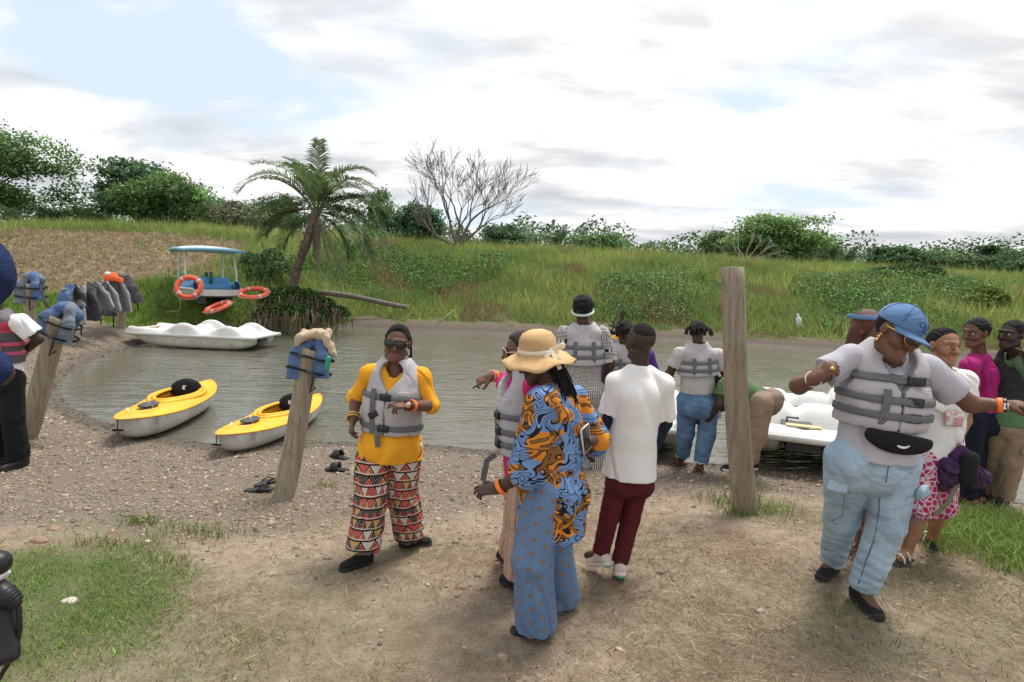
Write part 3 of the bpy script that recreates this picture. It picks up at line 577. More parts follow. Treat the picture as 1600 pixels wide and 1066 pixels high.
# ---- bare tree
bp = atd(716, 378, 33); bp[2] = gz(bp[0], bp[1]) - .1
bt = thing('bare_tree', 'leafless grey tree with fine spreading twigs on the bank', 'tree', bp)
for i, (dx, dz, L, n_) in enumerate([(-.55, 1, 1.5, 6), (.35, 1, 1.55, 6), (.75, .8, 1.4, 6), (-1.0, .55, 1.4, 5), (.05, 1, 1.3, 6)]):
    mb = MB(); d = np.array([dx, rng.normal(0, .25), dz]); d /= np.linalg.norm(d)
    branch_tree(mb, np.array([0, 0, .25]), d, L * 1.0, .11, n_, .52, .80, (.15, .135, .118), up=.10, n_ch=(2, 3), minr=.009); mb.build('branch', BARK, bt)
mb = MB(); mb.tube([(0, 0, -.4), (0, 0, .2), (.02, 0, .5)], [.24, .2, .13], 8, (.2, .175, .145)); mb.build('trunk', BARK, bt)
# bare fallen branches under the light green tree
bp = atd(1165, 405, 34); bp[2] = gz(bp[0], bp[1])
fb = thing('fallen_branches', 'pale bare branches fanning out under the light green spreading tree', 'dead branches', bp)
for i in range(7):
    mb = MB(); a = R(-20 + 32 * i); d = np.array([math.cos(a), .1, abs(math.sin(a)) + .15]); branch_tree(mb, np.zeros(3), d / np.linalg.norm(d), .9, .03, 2, .4, .8, (.34, .3, .24), up=.05, minr=.01); mb.build('branch', BARK, fb)

# ---- shrub mass and dead roots under the palm
def shrub(name, label, pts, n, leaf, color, rad, cat='shrub', root_fringe=0, group=None):
    base = np.mean(pts, axis=0); base[2] = min(p[2] for p in pts); root = thing(name, label, cat, base, group)
    k = rng.integers(0, len(pts), n); q = rng.normal(size=(n, 3)); q /= np.linalg.norm(q, axis=1, keepdims=True); q[:, 2] = np.abs(q[:, 2]) * .95 - .15
    Pn = np.array(pts)[k] + q * np.array(rad)[k][:, None] * rng.uniform(.7, 1.08, n)[:, None] - base
    T, C = leaves(Pn, rng.uniform(.7, 1.3, n) * leaf, jit(color, n, .3), .6, .65); tris('foliage', T, C, FOL, root)
    mb = MB()
    for i in range(26):
        p = pts[rng.integers(len(pts))] - base; mb.tube([p + (0, 0, -.3), p + rng.normal(0, .15, 3) + (0, 0, .1), p + rng.normal(0, .3, 3) + (0, 0, .25)], [.02, .014, .006], 4, (.12, .1, .07), cap=False)
    mb.build('stems', BARK, root)
    if root_fringe:
        G = []; n2 = root_fringe
        k = rng.integers(0, len(pts), n2); P0 = np.array(pts)[k] + np.c_[rng.normal(0, .35, n2), -np.abs(rng.normal(.35, .12, n2)), rng.uniform(-.1, .2, n2)] - base
        L = rng.uniform(.3, .8, n2); tip = P0 + np.c_[rng.normal(0, .08, n2), -rng.uniform(0, .15, n2), -L]; sd_ = np.c_[np.full(n2, .02), 0 * L, 0 * L]
        tris('hanging_roots', np.stack([P0 - sd_, P0 + sd_, tip], 1), jit((.17, .13, .085), n2, .4), GRS, root)['kind'] = 'stuff'
    return root
pts = [atd(x, y, d) for x, y, d in [(430, 470, 19.5), (455, 466, 19.6), (480, 470, 19.8), (505, 480, 20.1), (530, 492, 20.6), (440, 488, 18.8), (470, 490, 18.9), (412, 495, 18.6), (500, 498, 19.6)]]
shrub('bank_shrub', 'leafy green shrub spilling over the bank at the foot of the leaning palm', pts, 9000, .11, (0.075, 0.135, 0.04), [.55, .55, .5, .45, .4, .45, .45, .35, .4], root_fringe=450)
for lab, lst, col in [('dark green weedy shrub left of the palm trunk behind the canopy boat', [(395, 410, 25), (425, 405, 25.5), (440, 425, 24.5), (405, 432, 24)], (0.065, 0.12, 0.04)), ('bright green bush on the grassy bank right of the capped woman', [(1540, 462, 23.8), (1555, 470, 23.5), (1525, 475, 23.4)], (0.14, 0.2, 0.045)), ('dark leafy hummock on top of the bank above the blue cap', [(1400, 428, 27.5), (1430, 425, 27.5), (1455, 430, 27.3), (1375, 432, 27.6)], (0.06, 0.115, 0.036))]:
    shrub('weedy_shrub', lab, [atd(*q) for q in lst], 2200, .12, col, [.55] * 4)
# spiky reed clumps
def reed(px, py, d, label, n=46, L=1.1, col=(0.16, 0.25, 0.10), w=.03):
    p = atd(px, py, d); p[2] = min(p[2], gz(p[0], p[1]) + .05); root = thing('reed_clump', label, 'reeds', p, 'reed clumps on the bank')
    mb = MB()
    for i in range(n):
        a = rng.uniform(0, 6.3); e = rng.uniform(.5, 1.45); l = L * rng.uniform(.6, 1.1); d0 = np.array([math.cos(a) * math.cos(e), math.sin(a) * math.cos(e), math.sin(e)]); o = rng.normal(0, .08, 3) * (1, 1, 0)
        m = o + d0 * l * .6; t = o + d0 * l * (1, 1, .8); s = np.array([-math.sin(a), math.cos(a), 0]) * w / 2
        mb.add([o - s, o + s, m + s, m - s, t], [(0, 1, 2, 3), (3, 2, 4)], np.array(col) * rng.uniform(.7, 1.25))
    mb.build('blades', GRS, root, smooth=False)
reed(580, 445, 24.5, 'pale spiky reed clump right of the leaning palm trunk', 40, 1.3)
reed(1095, 425, 27.5, 'bright reed clump high on the bank left of the tall post', 60, 1.2, (0.2, 0.29, 0.08))
reed(478, 480, 20.2, 'dark palm seedling at the foot of the leaning palm', 40, 1.3, (0.06, 0.11, 0.04), .025)
# tall weed with pale flower heads and fallen trunk, bottle
fl0, fl1 = atd(497, 457, 22.3), atd(636, 478, 23.2)
lg = thing('fallen_palm_trunk', 'fallen grey palm trunk lying along the grassy bank', 'log', (fl0 + fl1) / 2)
mb = MB(); t = np.linspace(0, 1, 9)[:, None]; mb.tube(fl0 + (fl1 - fl0) * t - (fl0 + fl1) / 2 + np.c_[0 * t, 0 * t, .05 * np.sin(t * 5)], np.linspace(.11, .09, 9), 8, (.18, .155, .13)); mb.build('log', BARK, lg)
st = MB(); a, b_ = ong(682, 507), atd(712, 484, 23.5); st.tube([a - a, (b_ - a) * .5 + (0, 0, .05), b_ - a], [.02, .018, .01], 5, (.36, .31, .22)); tag(st.build('dry_stick', BARK, None, a), 'pale dry stick leaning on the muddy far shore', 'stick')
# small tufts on the gravel, each a plant of its own
def tuft(px, py, label, n=60, L=.14, col=(0.17, 0.23, 0.06), rad=.06):
    p = ong(px, py); r_ = rng.normal(0, rad, (n, 3)) * (1.4, .7, 0)
    q = p + r_; q[:, 2] = ground_z(q) - .003; T, C = blades(q - p, rng.uniform(.5, 1.2, n) * L, rng.uniform(.004, .008, n), rng.uniform(.2, .8, n), jit(col, n, .25), seg=2)
    o = tris('grass_tuft', T, C, GRS, None, p); tag(o, label, 'grass tuft', 'grass tufts on the beach', kind='stuff')
tuft(222, 818, 'small grass tuft left of the wide tuft on the gravel', 80, .10, rad=.045)
tuft(315, 838, 'wide yellowish grass tuft on the gravel below the second kayak', 190, .12, (0.2, 0.24, 0.08), .12)
tuft(268, 878, 'low green tuft on bare dirt below the wide tuft', 110, .06, (0.16, 0.24, 0.05), .06)
tuft(165, 852, 'straggly yellow green tuft at the edge of the lush patch', 110, .07, (0.18, 0.22, 0.06), .08)
tuft(1130, 785, 'leafy weed left of the tall post foot', 120, .14, (0.13, 0.21, 0.05), .10)
tuft(1195, 800, 'grass tuft right of the tall post foot', 170, .15, (0.2, 0.28, 0.07), .12)
tuft(1160, 805, 'grass growing round the foot of the tall post', 90, .10, (0.17, 0.25, 0.06), .08)
tuft(1165, 770, 'short weeds behind the tall post foot', 60, .10, (0.14, 0.2, 0.05), .10)
tuft(57, 700, 'tiny tuft at the foot of the leaning left post', 40, .06, (0.2, 0.24, 0.09), .05)
tuft(510, 760, 'dry little tuft right of the post with the blue vest', 60, .08, (0.24, 0.24, 0.10), .06)
# stones large enough to pick out
def stone(px, py, s, col, label):
    p = ong(px, py); V, F = [], []
    u_, v_ = np.meshgrid(np.linspace(0, 2 * math.pi, 12, endpoint=False), np.linspace(-.6, math.pi / 2, 6)); Q = np.stack([np.cos(u_) * np.cos(v_), np.sin(u_) * np.cos(v_), np.sin(v_)], -1)
    Q = Q * (1 + .18 * vnoise(Q.reshape(-1, 3), 3, int(px))[:, None].reshape(6, 12, 1)) * np.array([s, s * .7, s * .42])
    mb = MB().grid(Q, closed_u=True); tag(mb.build('stone', mat('stone_%s' % col, {'red': (.28, .19, .145), 'grey': (.2, .19, .185), 'pale': (.5, .46, .4), 'tan': (.40, .29, .2)}[col], .9, .2, var=.25, vscale=30, bump=.5, bscale=60), None, p), label, 'stone', 'loose stones')
for a in [(62, 845, .06, 'red', 'reddish flat stone at the edge of the lush patch'), (85, 827, .05, 'red', 'small reddish stone above the lush patch'), (109, 940, .045, 'pale', 'pale stone lying in the lush grass patch'), (205, 790, .04, 'grey', 'dark grey stone on the gravel left of the tufts'), (225, 832, .03, 'grey', 'dark stone under the small tuft'), (232, 846, .025, 'pale', 'tiny white stone on the dirt by the small tuft'), (724, 918, .045, 'red', 'reddish clod left of the patterned blue trousers'), (452, 778, .06, 'grey', 'grey stone at the foot of the leaning post')]: stone(*a)
# ================================================================== smooth solid modelling (distance fields turned into one continuous mesh)
def unit(v): v = np.asarray(v, float); return v / (np.linalg.norm(v) + 1e-12)
class Sh:
    """a list of rounded solids blended into one surface"""
    def __init__(s, k=.02): s.p = []; s.cuts = []; s.k = k
    def cone(s, a, b, ra, rb=None, flat=None, cap=(0, 0), k=None, op='u'):
        s.p.append(('cone', np.asarray(a, float), np.asarray(b, float), ra, ra if rb is None else rb, flat, cap, s.k if k is None else k, op)); return s
    def ell(s, c, r, fr=None, k=None, op='u'):
        s.p.append(('ell', np.asarray(c, float), np.broadcast_to(np.asarray(r, float), (3,)), fr, s.k if k is None else k, op)); return s
    def box(s, c, h, fr=None, r=.01, k=None, op='u'):
        s.p.append(('box', np.asarray(c, float), np.asarray(h, float), fr, r, s.k if k is None else k, op)); return s
    def cut(s, p, n): s.cuts.append((np.asarray(p, float), unit(n))); return s      # removes the side n points to
    def bounds(s):
        lo = np.full(3, 1e9); hi = -lo
        for q in s.p:
            if q[-1] != 'u': continue
            a, b = s._bb(q); lo = np.minimum(lo, a); hi = np.maximum(hi, b)
        return lo, hi
    def _bb(s, q):
        if q[0] == 'cone': m = max(q[3], q[4]); return np.minimum(q[1], q[2]) - m, np.maximum(q[1], q[2]) + m
        h = np.linalg.norm(q[2]) if q[3] is not None else (q[2] + (q[4] if q[0] == 'box' else 0)); return q[1] - h, q[1] + h
    def mesh(s, res=.01, lo=None, hi=None, disp=None):
        L, H = s.bounds(); m = 3 * res
        lo = L - m if lo is None else np.maximum(lo, L - m); hi = H + m if hi is None else np.minimum(hi, H + m)
        lo = np.floor(lo / res) * res; n = np.maximum(np.ceil((hi - lo) / res).astype(int) + 1, 3)
        D = np.full(n, .5, np.float32); ax = [(lo[i] + res * np.arange(n[i])).astype(np.float32) for i in range(3)]
        for q in s.p:
            k = q[-2]; a, b = s._bb(q); a = a - k - m; b = b + k + m
            i0 = np.clip(np.floor((a - lo) / res).astype(int), 0, n); i1 = np.clip(np.ceil((b - lo) / res).astype(int) + 1, 0, n)
            if (i1 <= i0).any(): continue
            sl = tuple(slice(i0[i], i1[i]) for i in range(3)); X, Y, Z = np.meshgrid(*(ax[i][sl[i]] for i in range(3)), indexing='ij', sparse=True)
            if q[0] == 'cone':
                _, A, B, ra, rb, flat, cap, _, op = q; ba = B - A; l2 = float(ba @ ba) + 1e-9
                t = ((X - A[0]) * ba[0] + (Y - A[1]) * ba[1] + (Z - A[2]) * ba[2]) / l2; tc = np.clip(t, 0, 1)
                dx, dy, dz = X - A[0] - tc * ba[0], Y - A[1] - tc * ba[1], Z - A[2] - tc * ba[2]
                if flat is not None:
                    fn, fs = flat; pr = (dx * fn[0] + dy * fn[1] + dz * fn[2]) * (fs - 1); dx = dx + pr * fn[0]; dy = dy + pr * fn[1]; dz = dz + pr * fn[2]
                d = np.sqrt(dx * dx + dy * dy + dz * dz) - (ra + (rb - ra) * tc); ln = math.sqrt(l2)
                if cap[0]: d = np.maximum(d, -t * ln)
                if cap[1]: d = np.maximum(d, (t - 1) * ln)
            else:
                _, c, h, fr = q[:4]; dx, dy, dz = X - c[0], Y - c[1], Z - c[2]
                if fr is not None: fr = np.asarray(fr); dx, dy, dz = (dx * fr[i][0] + dy * fr[i][1] + dz * fr[i][2] for i in range(3))
                if q[0] == 'ell':
                    k0 = np.sqrt((dx / h[0]) ** 2 + (dy / h[1]) ** 2 + (dz / h[2]) ** 2); d = (k0 - 1) * float(min(h)) * (1 + .35 * (float(np.median(h)) / float(min(h)) - 1))
                else:
                    r = q[4]; ex, ey, ez = np.abs(dx) - h[0], np.abs(dy) - h[1], np.abs(dz) - h[2]
                    d = np.sqrt(np.maximum(ex, 0) ** 2 + np.maximum(ey, 0) ** 2 + np.maximum(ez, 0) ** 2) + np.minimum(np.maximum(ex, np.maximum(ey, ez)), 0) - r
                op = q[-1]
            O = D[sl]
            if op == 'u': 
                if k > 0: hh = np.clip(.5 + .5 * (O - d) / k, 0, 1); D[sl] = O + (d - O) * hh - k * hh * (1 - hh)
                else: D[sl] = np.minimum(O, d)
            else:
                if k > 0: d = -d; hh = np.clip(.5 - .5 * (O - d) / k, 0, 1); D[sl] = O + (d - O) * hh + k * hh * (1 - hh)
                else: D[sl] = np.maximum(O, -d)
        if s.cuts:
            X, Y, Z = np.meshgrid(*ax, indexing='ij', sparse=True)
            for p, nn in s.cuts: D = np.maximum(D, (X - p[0]) * nn[0] + (Y - p[1]) * nn[1] + (Z - p[2]) * nn[2])
        V, F = nets(D.astype(np.float32)); V = V * res + lo
        if disp is not None and len(V):
            V = V + normals(V, F) * disp(V)[:, None]
        return V, F
def nets(D):
    ins = D < 0; c = np.zeros(tuple(np.array(D.shape) - 1), np.int8)
    for i in (0, 1):
        for j in (0, 1):
            for k in (0, 1): c += ins[i:D.shape[0] - 1 + i, j:D.shape[1] - 1 + j, k:D.shape[2] - 1 + k]
    act = (c > 0) & (c < 8); I = np.argwhere(act)
    if len(I) == 0: return np.zeros((0, 3)), np.zeros((0, 4), int)
    idm = -np.ones(act.shape, np.int64); idm[tuple(I.T)] = np.arange(len(I))
    acc = np.zeros((len(I), 3)); cnt = np.zeros(len(I)); cor = np.array([(i, j, k) for i in (0, 1) for j in (0, 1) for k in (0, 1)])
    vals = {tuple(q): D[tuple((I + q).T)] for q in cor}
    for a in cor:
        for ax in range(3):
            if a[ax]: continue
            b = a.copy(); b[ax] = 1; va, vb = vals[tuple(a)], vals[tuple(b)]; x = (va < 0) != (vb < 0); t = np.where(x, va / np.where(x, va - vb, 1), 0)
            p = a + t[:, None] * (b - a); acc[x] += p[x]; cnt += x
    V = I + acc / cnt[:, None]; F = []
    for ax in range(3):
        u, v = (ax + 1) % 3, (ax + 2) % 3
        sl0 = [slice(None)] * 3; sl1 = [slice(None)] * 3; sl0[ax] = slice(0, -1); sl1[ax] = slice(1, None)
        A = ins[tuple(sl0)]; B = ins[tuple(sl1)]; E = np.argwhere(A != B); E = E[(E[:, u] > 0) & (E[:, v] > 0) & (E[:, u] < D.shape[u] - 1) & (E[:, v] < D.shape[v] - 1)]
        if not len(E): continue
        fl = A[tuple(E.T)]; q = []
        for du, dv in ((1, 1), (0, 1), (0, 0), (1, 0)):
            e = E.copy(); e[:, u] -= du; e[:, v] -= dv; q.append(idm[tuple(e.T)])
        q = np.stack(q, 1); q[~fl] = q[~fl][:, ::-1]; F.append(q)
    F = np.concatenate(F) if F else np.zeros((0, 4), int)
    return V, F[(F >= 0).all(1)]
def normals(V, F):
    n = np.cross(V[F[:, 2]] - V[F[:, 0]], V[F[:, 3]] - V[F[:, 1]]); N_ = np.zeros_like(V)
    for i in range(4):
        for a in range(3): N_[:, a] += np.bincount(F[:, i], n[:, a], minlength=len(V))
    return N_ / (np.linalg.norm(N_, axis=1, keepdims=True) + 1e-12)
def folds(amp, f, seed=0, stretch=(1, 1, 1)):
    return lambda V: amp * vnoise(V * np.asarray(stretch), f, seed)
def sdf_obj(name, sh, m, parent, origin, res=.01, disp=None, col=None, uv=None, regions=None):
    """mesh of a Sh in world space, stored relative to the thing's origin; regions = [(lo,hi,res)] refine"""
    if regions:
        Vs, Fs, n = [], [], 0
        for lo, hi, r_ in regions:
            V, F = sh.mesh(r_, lo, hi, disp); Vs.append(V); Fs.append(F + n); n += len(V)
        V = np.concatenate(Vs); F = np.concatenate(Fs)
    else: V, F = sh.mesh(res, disp=disp)
    me = mesh_np(name, V - np.asarray(origin), F, cols=col(V) if col else None, uv=uv(V) if uv else None)
    return obj(name, me, m, parent)
def creases(amp, f, seed=0, stretch=(1, 1, 1)):
    """soft drape plus narrow fold valleys"""
    st = np.asarray(stretch, float)
    def fn(V):
        a = vnoise(V * st, f, seed); b = vnoise(V * st + .35 * np.c_[V[:, 2], V[:, 0], V[:, 1]], f * 1.15, seed + 11); c = vnoise(V * st, f * 2.1, seed + 23)
        return amp * (.8 * a + .35 * c - 1.25 * np.exp(-(b / .16) ** 2) + .45 * np.exp(-((b - .35) / .2) ** 2))
    return fn
# ================================================================== boats
def frame_to(o, A, B, roll=0.0):
    """point x axis of o from A to B, z roughly up"""
    A, B = Vector(A), Vector(B); x = (B - A).normalized(); y = Vector((0, 0, 1)).cross(x).normalized(); z = x.cross(y)
    M = Matrix((x, y, z)).transposed() @ Matrix.Rotation(roll, 3, 'X'); o.rotation_euler = M.to_euler()
YEL = mat('kayak_yellow', (0.80, 0.42, 0.02), .42, .4, var=.12, vscale=5, bump=.05, bscale=30, dirt=.25)
HUL = mat('kayak_hull_grey', (0.60, 0.60, 0.57), .5, .4, var=.15, vscale=6, dirt=.75)
BLK = mat('black_fabric', (0.012, 0.012, 0.014), .85, .25, var=.2, vscale=20, bump=.2, bscale=150)
DGR = mat('dark_grey_plastic', (0.055, 0.057, 0.062), .5, .4, var=.15)
WHM = mat('white_mark', (0.75, 0.75, 0.75), .6, .3, var=.05)
ROPE = mat('rope', (0.42, 0.38, 0.30), .9, .1, var=.2, vscale=60)
def make_kayak(L=2.75):
    root = bpy.data.objects.new('kayak', None); COL.objects.link(root)
    def w(t): return .36 * np.clip(1 - np.abs(t) ** 2.3, 0, 1) ** .8
    def sheer(t): return .27 + .085 * np.abs(t) ** 2.5
    def keel(t): return .005 + .20 * np.abs(t) ** 5
    T = np.linspace(-1, 1, 41); a = np.linspace(0, math.pi, 17); P = np.zeros((41, 17, 3))
    for i, t in enumerate(T):
        c = np.cos(a); sgn = np.sign(c) * np.abs(c) ** .75; zz = np.sin(a) ** .7
        P[i, :, 0] = t * L / 2 * (1 - .035 * zz * abs(t) ** 6 * 2); P[i, :, 1] = w(t) * sgn * (1 - .10 * zz); P[i, :, 2] = sheer(t) - (sheer(t) - keel(t)) * zz
    MB().grid(P).build('hull', HUL, root)
    th = np.linspace(0, 2 * math.pi, 72, endpoint=False); xc, ea, eb = -.18, .50, .245; rings = 16; Q = np.zeros((rings, 72, 3)); t = np.cos(th)
    ox, oy = t * L / 2, np.sign(np.sin(th)) * w(t) * 1.012; ix, iy = xc + ea * np.cos(th) * (1 + .06 * np.cos(th)), eb * np.sin(th) * np.where(np.cos(th) > 0, 1 - .25 * np.cos(th) ** 2, 1)
    for k in range(rings):
        s = k / (rings - 1); Q[k, :, 0] = ix + (ox - ix) * s; Q[k, :, 1] = iy + (oy - iy) * s
        zo = sheer(Q[k, :, 0] * 2 / L); Q[k, :, 2] = zo + (.085 * (1 - s ** 2.2)) * (1 - .45 * np.abs(np.cos(th)) * s)
    Q[-1, :, 2] = sheer(t) + .004
    dk = MB().grid(Q[::-1], closed_u=True)
    dk.tube(np.c_[ox, oy, sheer(t) + .003][np.r_[0:72, 0]], .013, 6)                       # moulded seam
    deck = dk.build('deck', YEL, root)
    rim = MB(); rim.tube(np.c_[ix, iy, Q[0, :, 2] + .014][np.r_[0:72, 0, 1]], .026, 8, cap=False); rim.tube(np.c_[(ix - xc) * 1.16 + xc, iy * 1.22, Q[0, :, 2] - .004][np.r_[0:72, 0, 1]], .030, 8, cap=False)
    rim.build('cockpit_rim', YEL, root)
    W = np.zeros((6, 72, 3))
    for k in range(6):
        s = k / 5; W[k, :, 0] = xc + (ix - xc) * (1 + .1 * s); W[k, :, 1] = iy * (1 + .15 * s - .35 * s ** 4); W[k, :, 2] = Q[0, :, 2] * (1 - s) + .06 * s
    fl = np.c_[W[5, :, 0] * 0 + xc, W[5, :, 1] * 0, W[5, :, 2]]; W = np.concatenate([W, fl[None]])
    MB().grid(W, closed_u=True).build('cockpit_tub', YEL, root)
    sb = Sh(.03); fr = [unit((1, 0, .25)), (0, 1, 0), unit((-.25, 0, 1))]; sb.ell((xc - .28, 0, .38), (.055, .215, .15), fr); sb.ell((xc - .30, 0, .34), (.05, .2, .1), fr)
    so = sdf_obj('seat_back', sb, BLK, root, (0, 0, 0), .014, folds(.004, 22, 3))
    lg = MB(); xs_ = xc - .225; lg.add([(xs_ + .004, .03, .43), (xs_ + .004, -.02, .445), (xs_ + .006, -.035, .40), (xs_ + .004, 0, .415), (xs_ + .008, .01, .375), (xs_ + .006, -.03, .385)], [(0, 1, 3), (3, 1, 2), (3, 2, 5, 4)]); lg.build('emblem', WHM, so, smooth=False)
    bs = Sh(.02); bs.box((xc - .10, 0, .10), (.16, .19, .02), None, .02); sdf_obj('seat_base', bs, BLK, root, (0, 0, 0), .015)
    for s in (-1, 1): MB().tube([(xc - .25, s * .2, .36), (xc + .05, s * .25, .33), (xc + .2, s * .235, .35)], .012, 5).build('seat_strap', BLK, root)
    for s in (-1, 1): MB().box((xc + .33, s * .17 - .035, .17), (xc + .36, s * .17 + .035, .30)).build('foot_brace', DGR, root, smooth=False)
    hs = Sh(.02); hz = .385; hs.ell((.66, 0, hz), (.18, .105, .022)); hs.box((.60, 0, hz + .012), (.06, .018, .008), None, .008); hs.ell((.76, 0, hz + .006), (.06, .06, .02)); ho = sdf_obj('hatch_cover', hs, DGR, root, (0, 0, 0), .010)
    MB().tube([(.52, -.13, hz - .005), (.66, 0, hz + .03), (.80, .12, hz - .012)], .005, 5).build('hatch_cord', ROPE, root)
    for s in (-1, 1):                                             # printed name band near the bow, only a pale swash can be read
        mk = MB(); q = [(.82 + .19 * u, s * (.155 - .085 * u + .012 * math.sin(u * 7)), .372 - .004 * u) for u in np.linspace(0, 1, 9)]
        up = [(x, y + s * .018 * math.sin(math.pi * i / 8), z) for i, (x, y, z) in enumerate(q)]; mk.grid(np.array([q, up]) + (0, 0, .006)); mk.build('emblem', WHM, root, smooth=False)
    for sx in (1, -1):
        hnd = MB(); hnd.tube([(sx * (L / 2 - .05), 0, .355), (sx * (L / 2 + .015), 0, .35), (sx * (L / 2 + .01), 0, .24)], .007, 6); hnd.tube([(sx * (L / 2 + .01), -.055, .235), (sx * (L / 2 + .01), .055, .235)], .013, 8); hnd.build('carry_handle', BLK, root)
    MB().tube([(.1, -.30, .335), (.12, -.37, .30), (.10, -.365, .15), (.13, -.40, .03)], .005, 5).build('cord', ROPE, root)
    return root
def put_kayak(o, bow, stern, label, sc):
    a, b = np.array(bow), np.array(stern); o.location = tuple((a + b) / 2); frame_to(o, b, a); o.scale = (sc,) * 3; tag(o, label, 'kayak', 'yellow kayaks beached at the water')
k1 = make_kayak(); A, B = ong(200, 692), onz(322, 632, -.02); A[2] -= .03; Ln = np.linalg.norm(A - B) / 2.35; put_kayak(k1, A, B, 'yellow kayak with black seat back, left of the two on the gravel', Ln); print('kayak', Ln, A, B)
k2 = copy_tree(k1); A, B = ong(355, 712), onz(490, 652, -.02); A[2] -= .03; put_kayak(k2, A, B, 'yellow kayak partly behind the post with the blue vest, right of the two', np.linalg.norm(A - B) / 2.35)

WHT = mat('boat_white', (0.68, 0.69, 0.66), .42, .4, var=.08, vscale=3, dirt=.22); CRM = mat('boat_cream', (0.58, 0.56, 0.47), .5, .35, var=.2, vscale=4, dirt=.55)
BLU = mat('boat_blue', (0.10, 0.33, 0.62), .45, .4, var=.15, vscale=4); TAN = mat('seat_patch', (0.62, 0.47, 0.24), .6, .3)
def make_pedal_boat(L=3.6, W=1.5):
    """moulded white pedal boat: twin pontoons, deck with seat wells between wave-shaped sides; bow at +x"""
    root = bpy.data.objects.new('pedal_boat', None); COL.objects.link(root)
    nu, nv = 110, 56; u = np.linspace(0, 1, nu)[:, None]; v = np.linspace(-1, 1, nv)[None, :]; av = np.abs(v)
    hw = W / 2 * (1 - .10 * np.clip((u - .8) / .2, 0, 1) ** 2 - .05 * np.clip((.06 - u) / .06, 0, 1))
    x = (u - .5) * L + 0 * v; y = v * hw
    def g(c, s, p=2): return np.exp(-np.abs((u - c) / s) ** p)
    crest = .25 * g(.22, .11, 2.4) + .28 * g(.555, .12, 2.4) + .09 * g(.88, .16, 4)
    side = np.exp(-((av - .84) / .11) ** 4)
    inner = 1 / (1 + np.exp((av - .72) / .022))
    well = inner * (-.27 * (g(.385, .095, 6) + g(.735, .10, 6)))
    backs = inner * (.18 * g(.235, .05) + .18 * g(.57, .05) + .04 * g(.9, .07)) * (1 - .45 * np.exp(-(av / .10) ** 2))
    hump = inner * .10 * np.exp(-(av / .12) ** 2) * (g(.70, .08, 4) + g(.36, .07, 4))
    z = .40 + crest * side + well + backs + hump + .06 * np.clip((u - .75) / .25, 0, 1) ** 2
    z = z + np.clip((.985 - av) / .03, -1, 0) * .0
    P = np.stack([x, y, z + 0 * v], -1)
    rimz = z[:, [0]] * 0 + .395
    P[:, 0, 2] = .38; P[:, -1, 2] = .38; P[0, :, 2] = np.minimum(P[0, :, 2], .40); P[-1, :, 2] = .42
    dk = MB().grid(P)
    dk.build('deck', WHT, root)
    ring = np.concatenate([P[:, 0], P[-1, 1:], P[::-1, -1][1:], P[0, ::-1][1:]]); ring[:, 2] -= .008
    n = len(ring); sk = np.stack([ring + (0, 0, .012), ring * (1.012, 1.02, 1), ring * (1.012, 1.02, 1) - (0, 0, .05), ring * (.985, .97, 1) - (0, 0, .07)])
    MB().grid(sk, closed_u=True).build('rub_rail', WHT, root)
    for s in (-1, 1):
        U = np.linspace(0, 1, 34); a = np.linspace(0, math.pi, 13); Q = np.zeros((34, 13, 3))
        for i, q in enumerate(U):
            tp = 1 - abs(2 * q - 1) ** 7; rise = .22 * max(0, (q - .7) / .3) ** 2; wd = .285 * (tp ** .35) * (1 - .25 * max(0, (q - .75) / .25) ** 2)
            Q[i, :, 0] = (q - .5) * L * .965; Q[i, :, 1] = s * (W / 2 * .60) + wd * np.sign(np.cos(a)) * np.abs(np.cos(a)) ** .6; Q[i, :, 2] = .36 - (.36 - rise) * (tp ** .5) * np.sin(a) ** .45
        Q[0, :, 2] = np.maximum(Q[0, :, 2], .0); MB().grid(Q).add(Q[0], [tuple(range(13))]).add(Q[-1], [tuple(range(13))[::-1]]).build('pontoon', CRM, root)
    MB().box((-L * .47, -W * .12, .20), (L * .44, W * .12, .36)).build('drive_tunnel', DGR, root, smooth=False)
    for s in (-1, 1):
        MB().box((L * .02, s * W * .2 - .16, .205), (L * .09, s * W * .2 + .16, .222)).build('foot_well_mat', DGR, root, smooth=False, bevel=.006)
    pt = MB(); pt.box((L * .385, -.19, .478), (L * .42, .19, .490)); pt.build('locker_lid', TAN, root, smooth=False, bevel=.004)
    for sx in (.0, .23):
        MB().tube([(L * (sx - .06), -.12, .26), (L * (sx - .06), -.12, .42), (L * (sx - .06), .02, .42)], .014, 6).build('steering_lever', DGR, root)
    for k in range(4): MB().tube([(L * .46, -.5 + .04 * k, .425), (L * (.425 - .012 * k), -.3 + .02 * k, .437 + .003 * k), (L * (.425 - .012 * k), .3 - .02 * k, .437 + .003 * k), (L * .46, .5 - .04 * k, .425)], .008, 5).build('deck_rib', WHT, root)
    return root
pb = make_pedal_boat()
def put_boat(o, A, B, label, z, Lw=3.6, roll=0.0, scf=1.0, group='white pedal boats at the water'):
    A, B = np.array(A), np.array(B); o.location = (float((A[0] + B[0]) / 2), float((A[1] + B[1]) / 2), float(z)); sc = np.linalg.norm((A - B)[:2]) / Lw * scf; o.scale = (sc,) * 3; frame_to(o, (A[0], A[1], A[2]), (B[0], B[1], B[2]), roll); tag(o, label, 'pedal boat', group); print('boat', sc)
put_boat(pb, onz(432, 541, .08), onz(212, 530, .10), 'white moulded pedal boat moored by the left gravel shore', .0, scf=.88)
pb2 = copy_tree(pb); put_boat(pb2, (4.4, 9.1, .02), (3.14, 5.95, .10), 'white pedal boat on the gravel behind the capped woman', .06)
pb3 = copy_tree(pb); put_boat(pb3, (2.05, 9.6, 0), (1.46, 6.5, .06), 'white pedal boat at the shore behind the woman in blue jeans', .02)

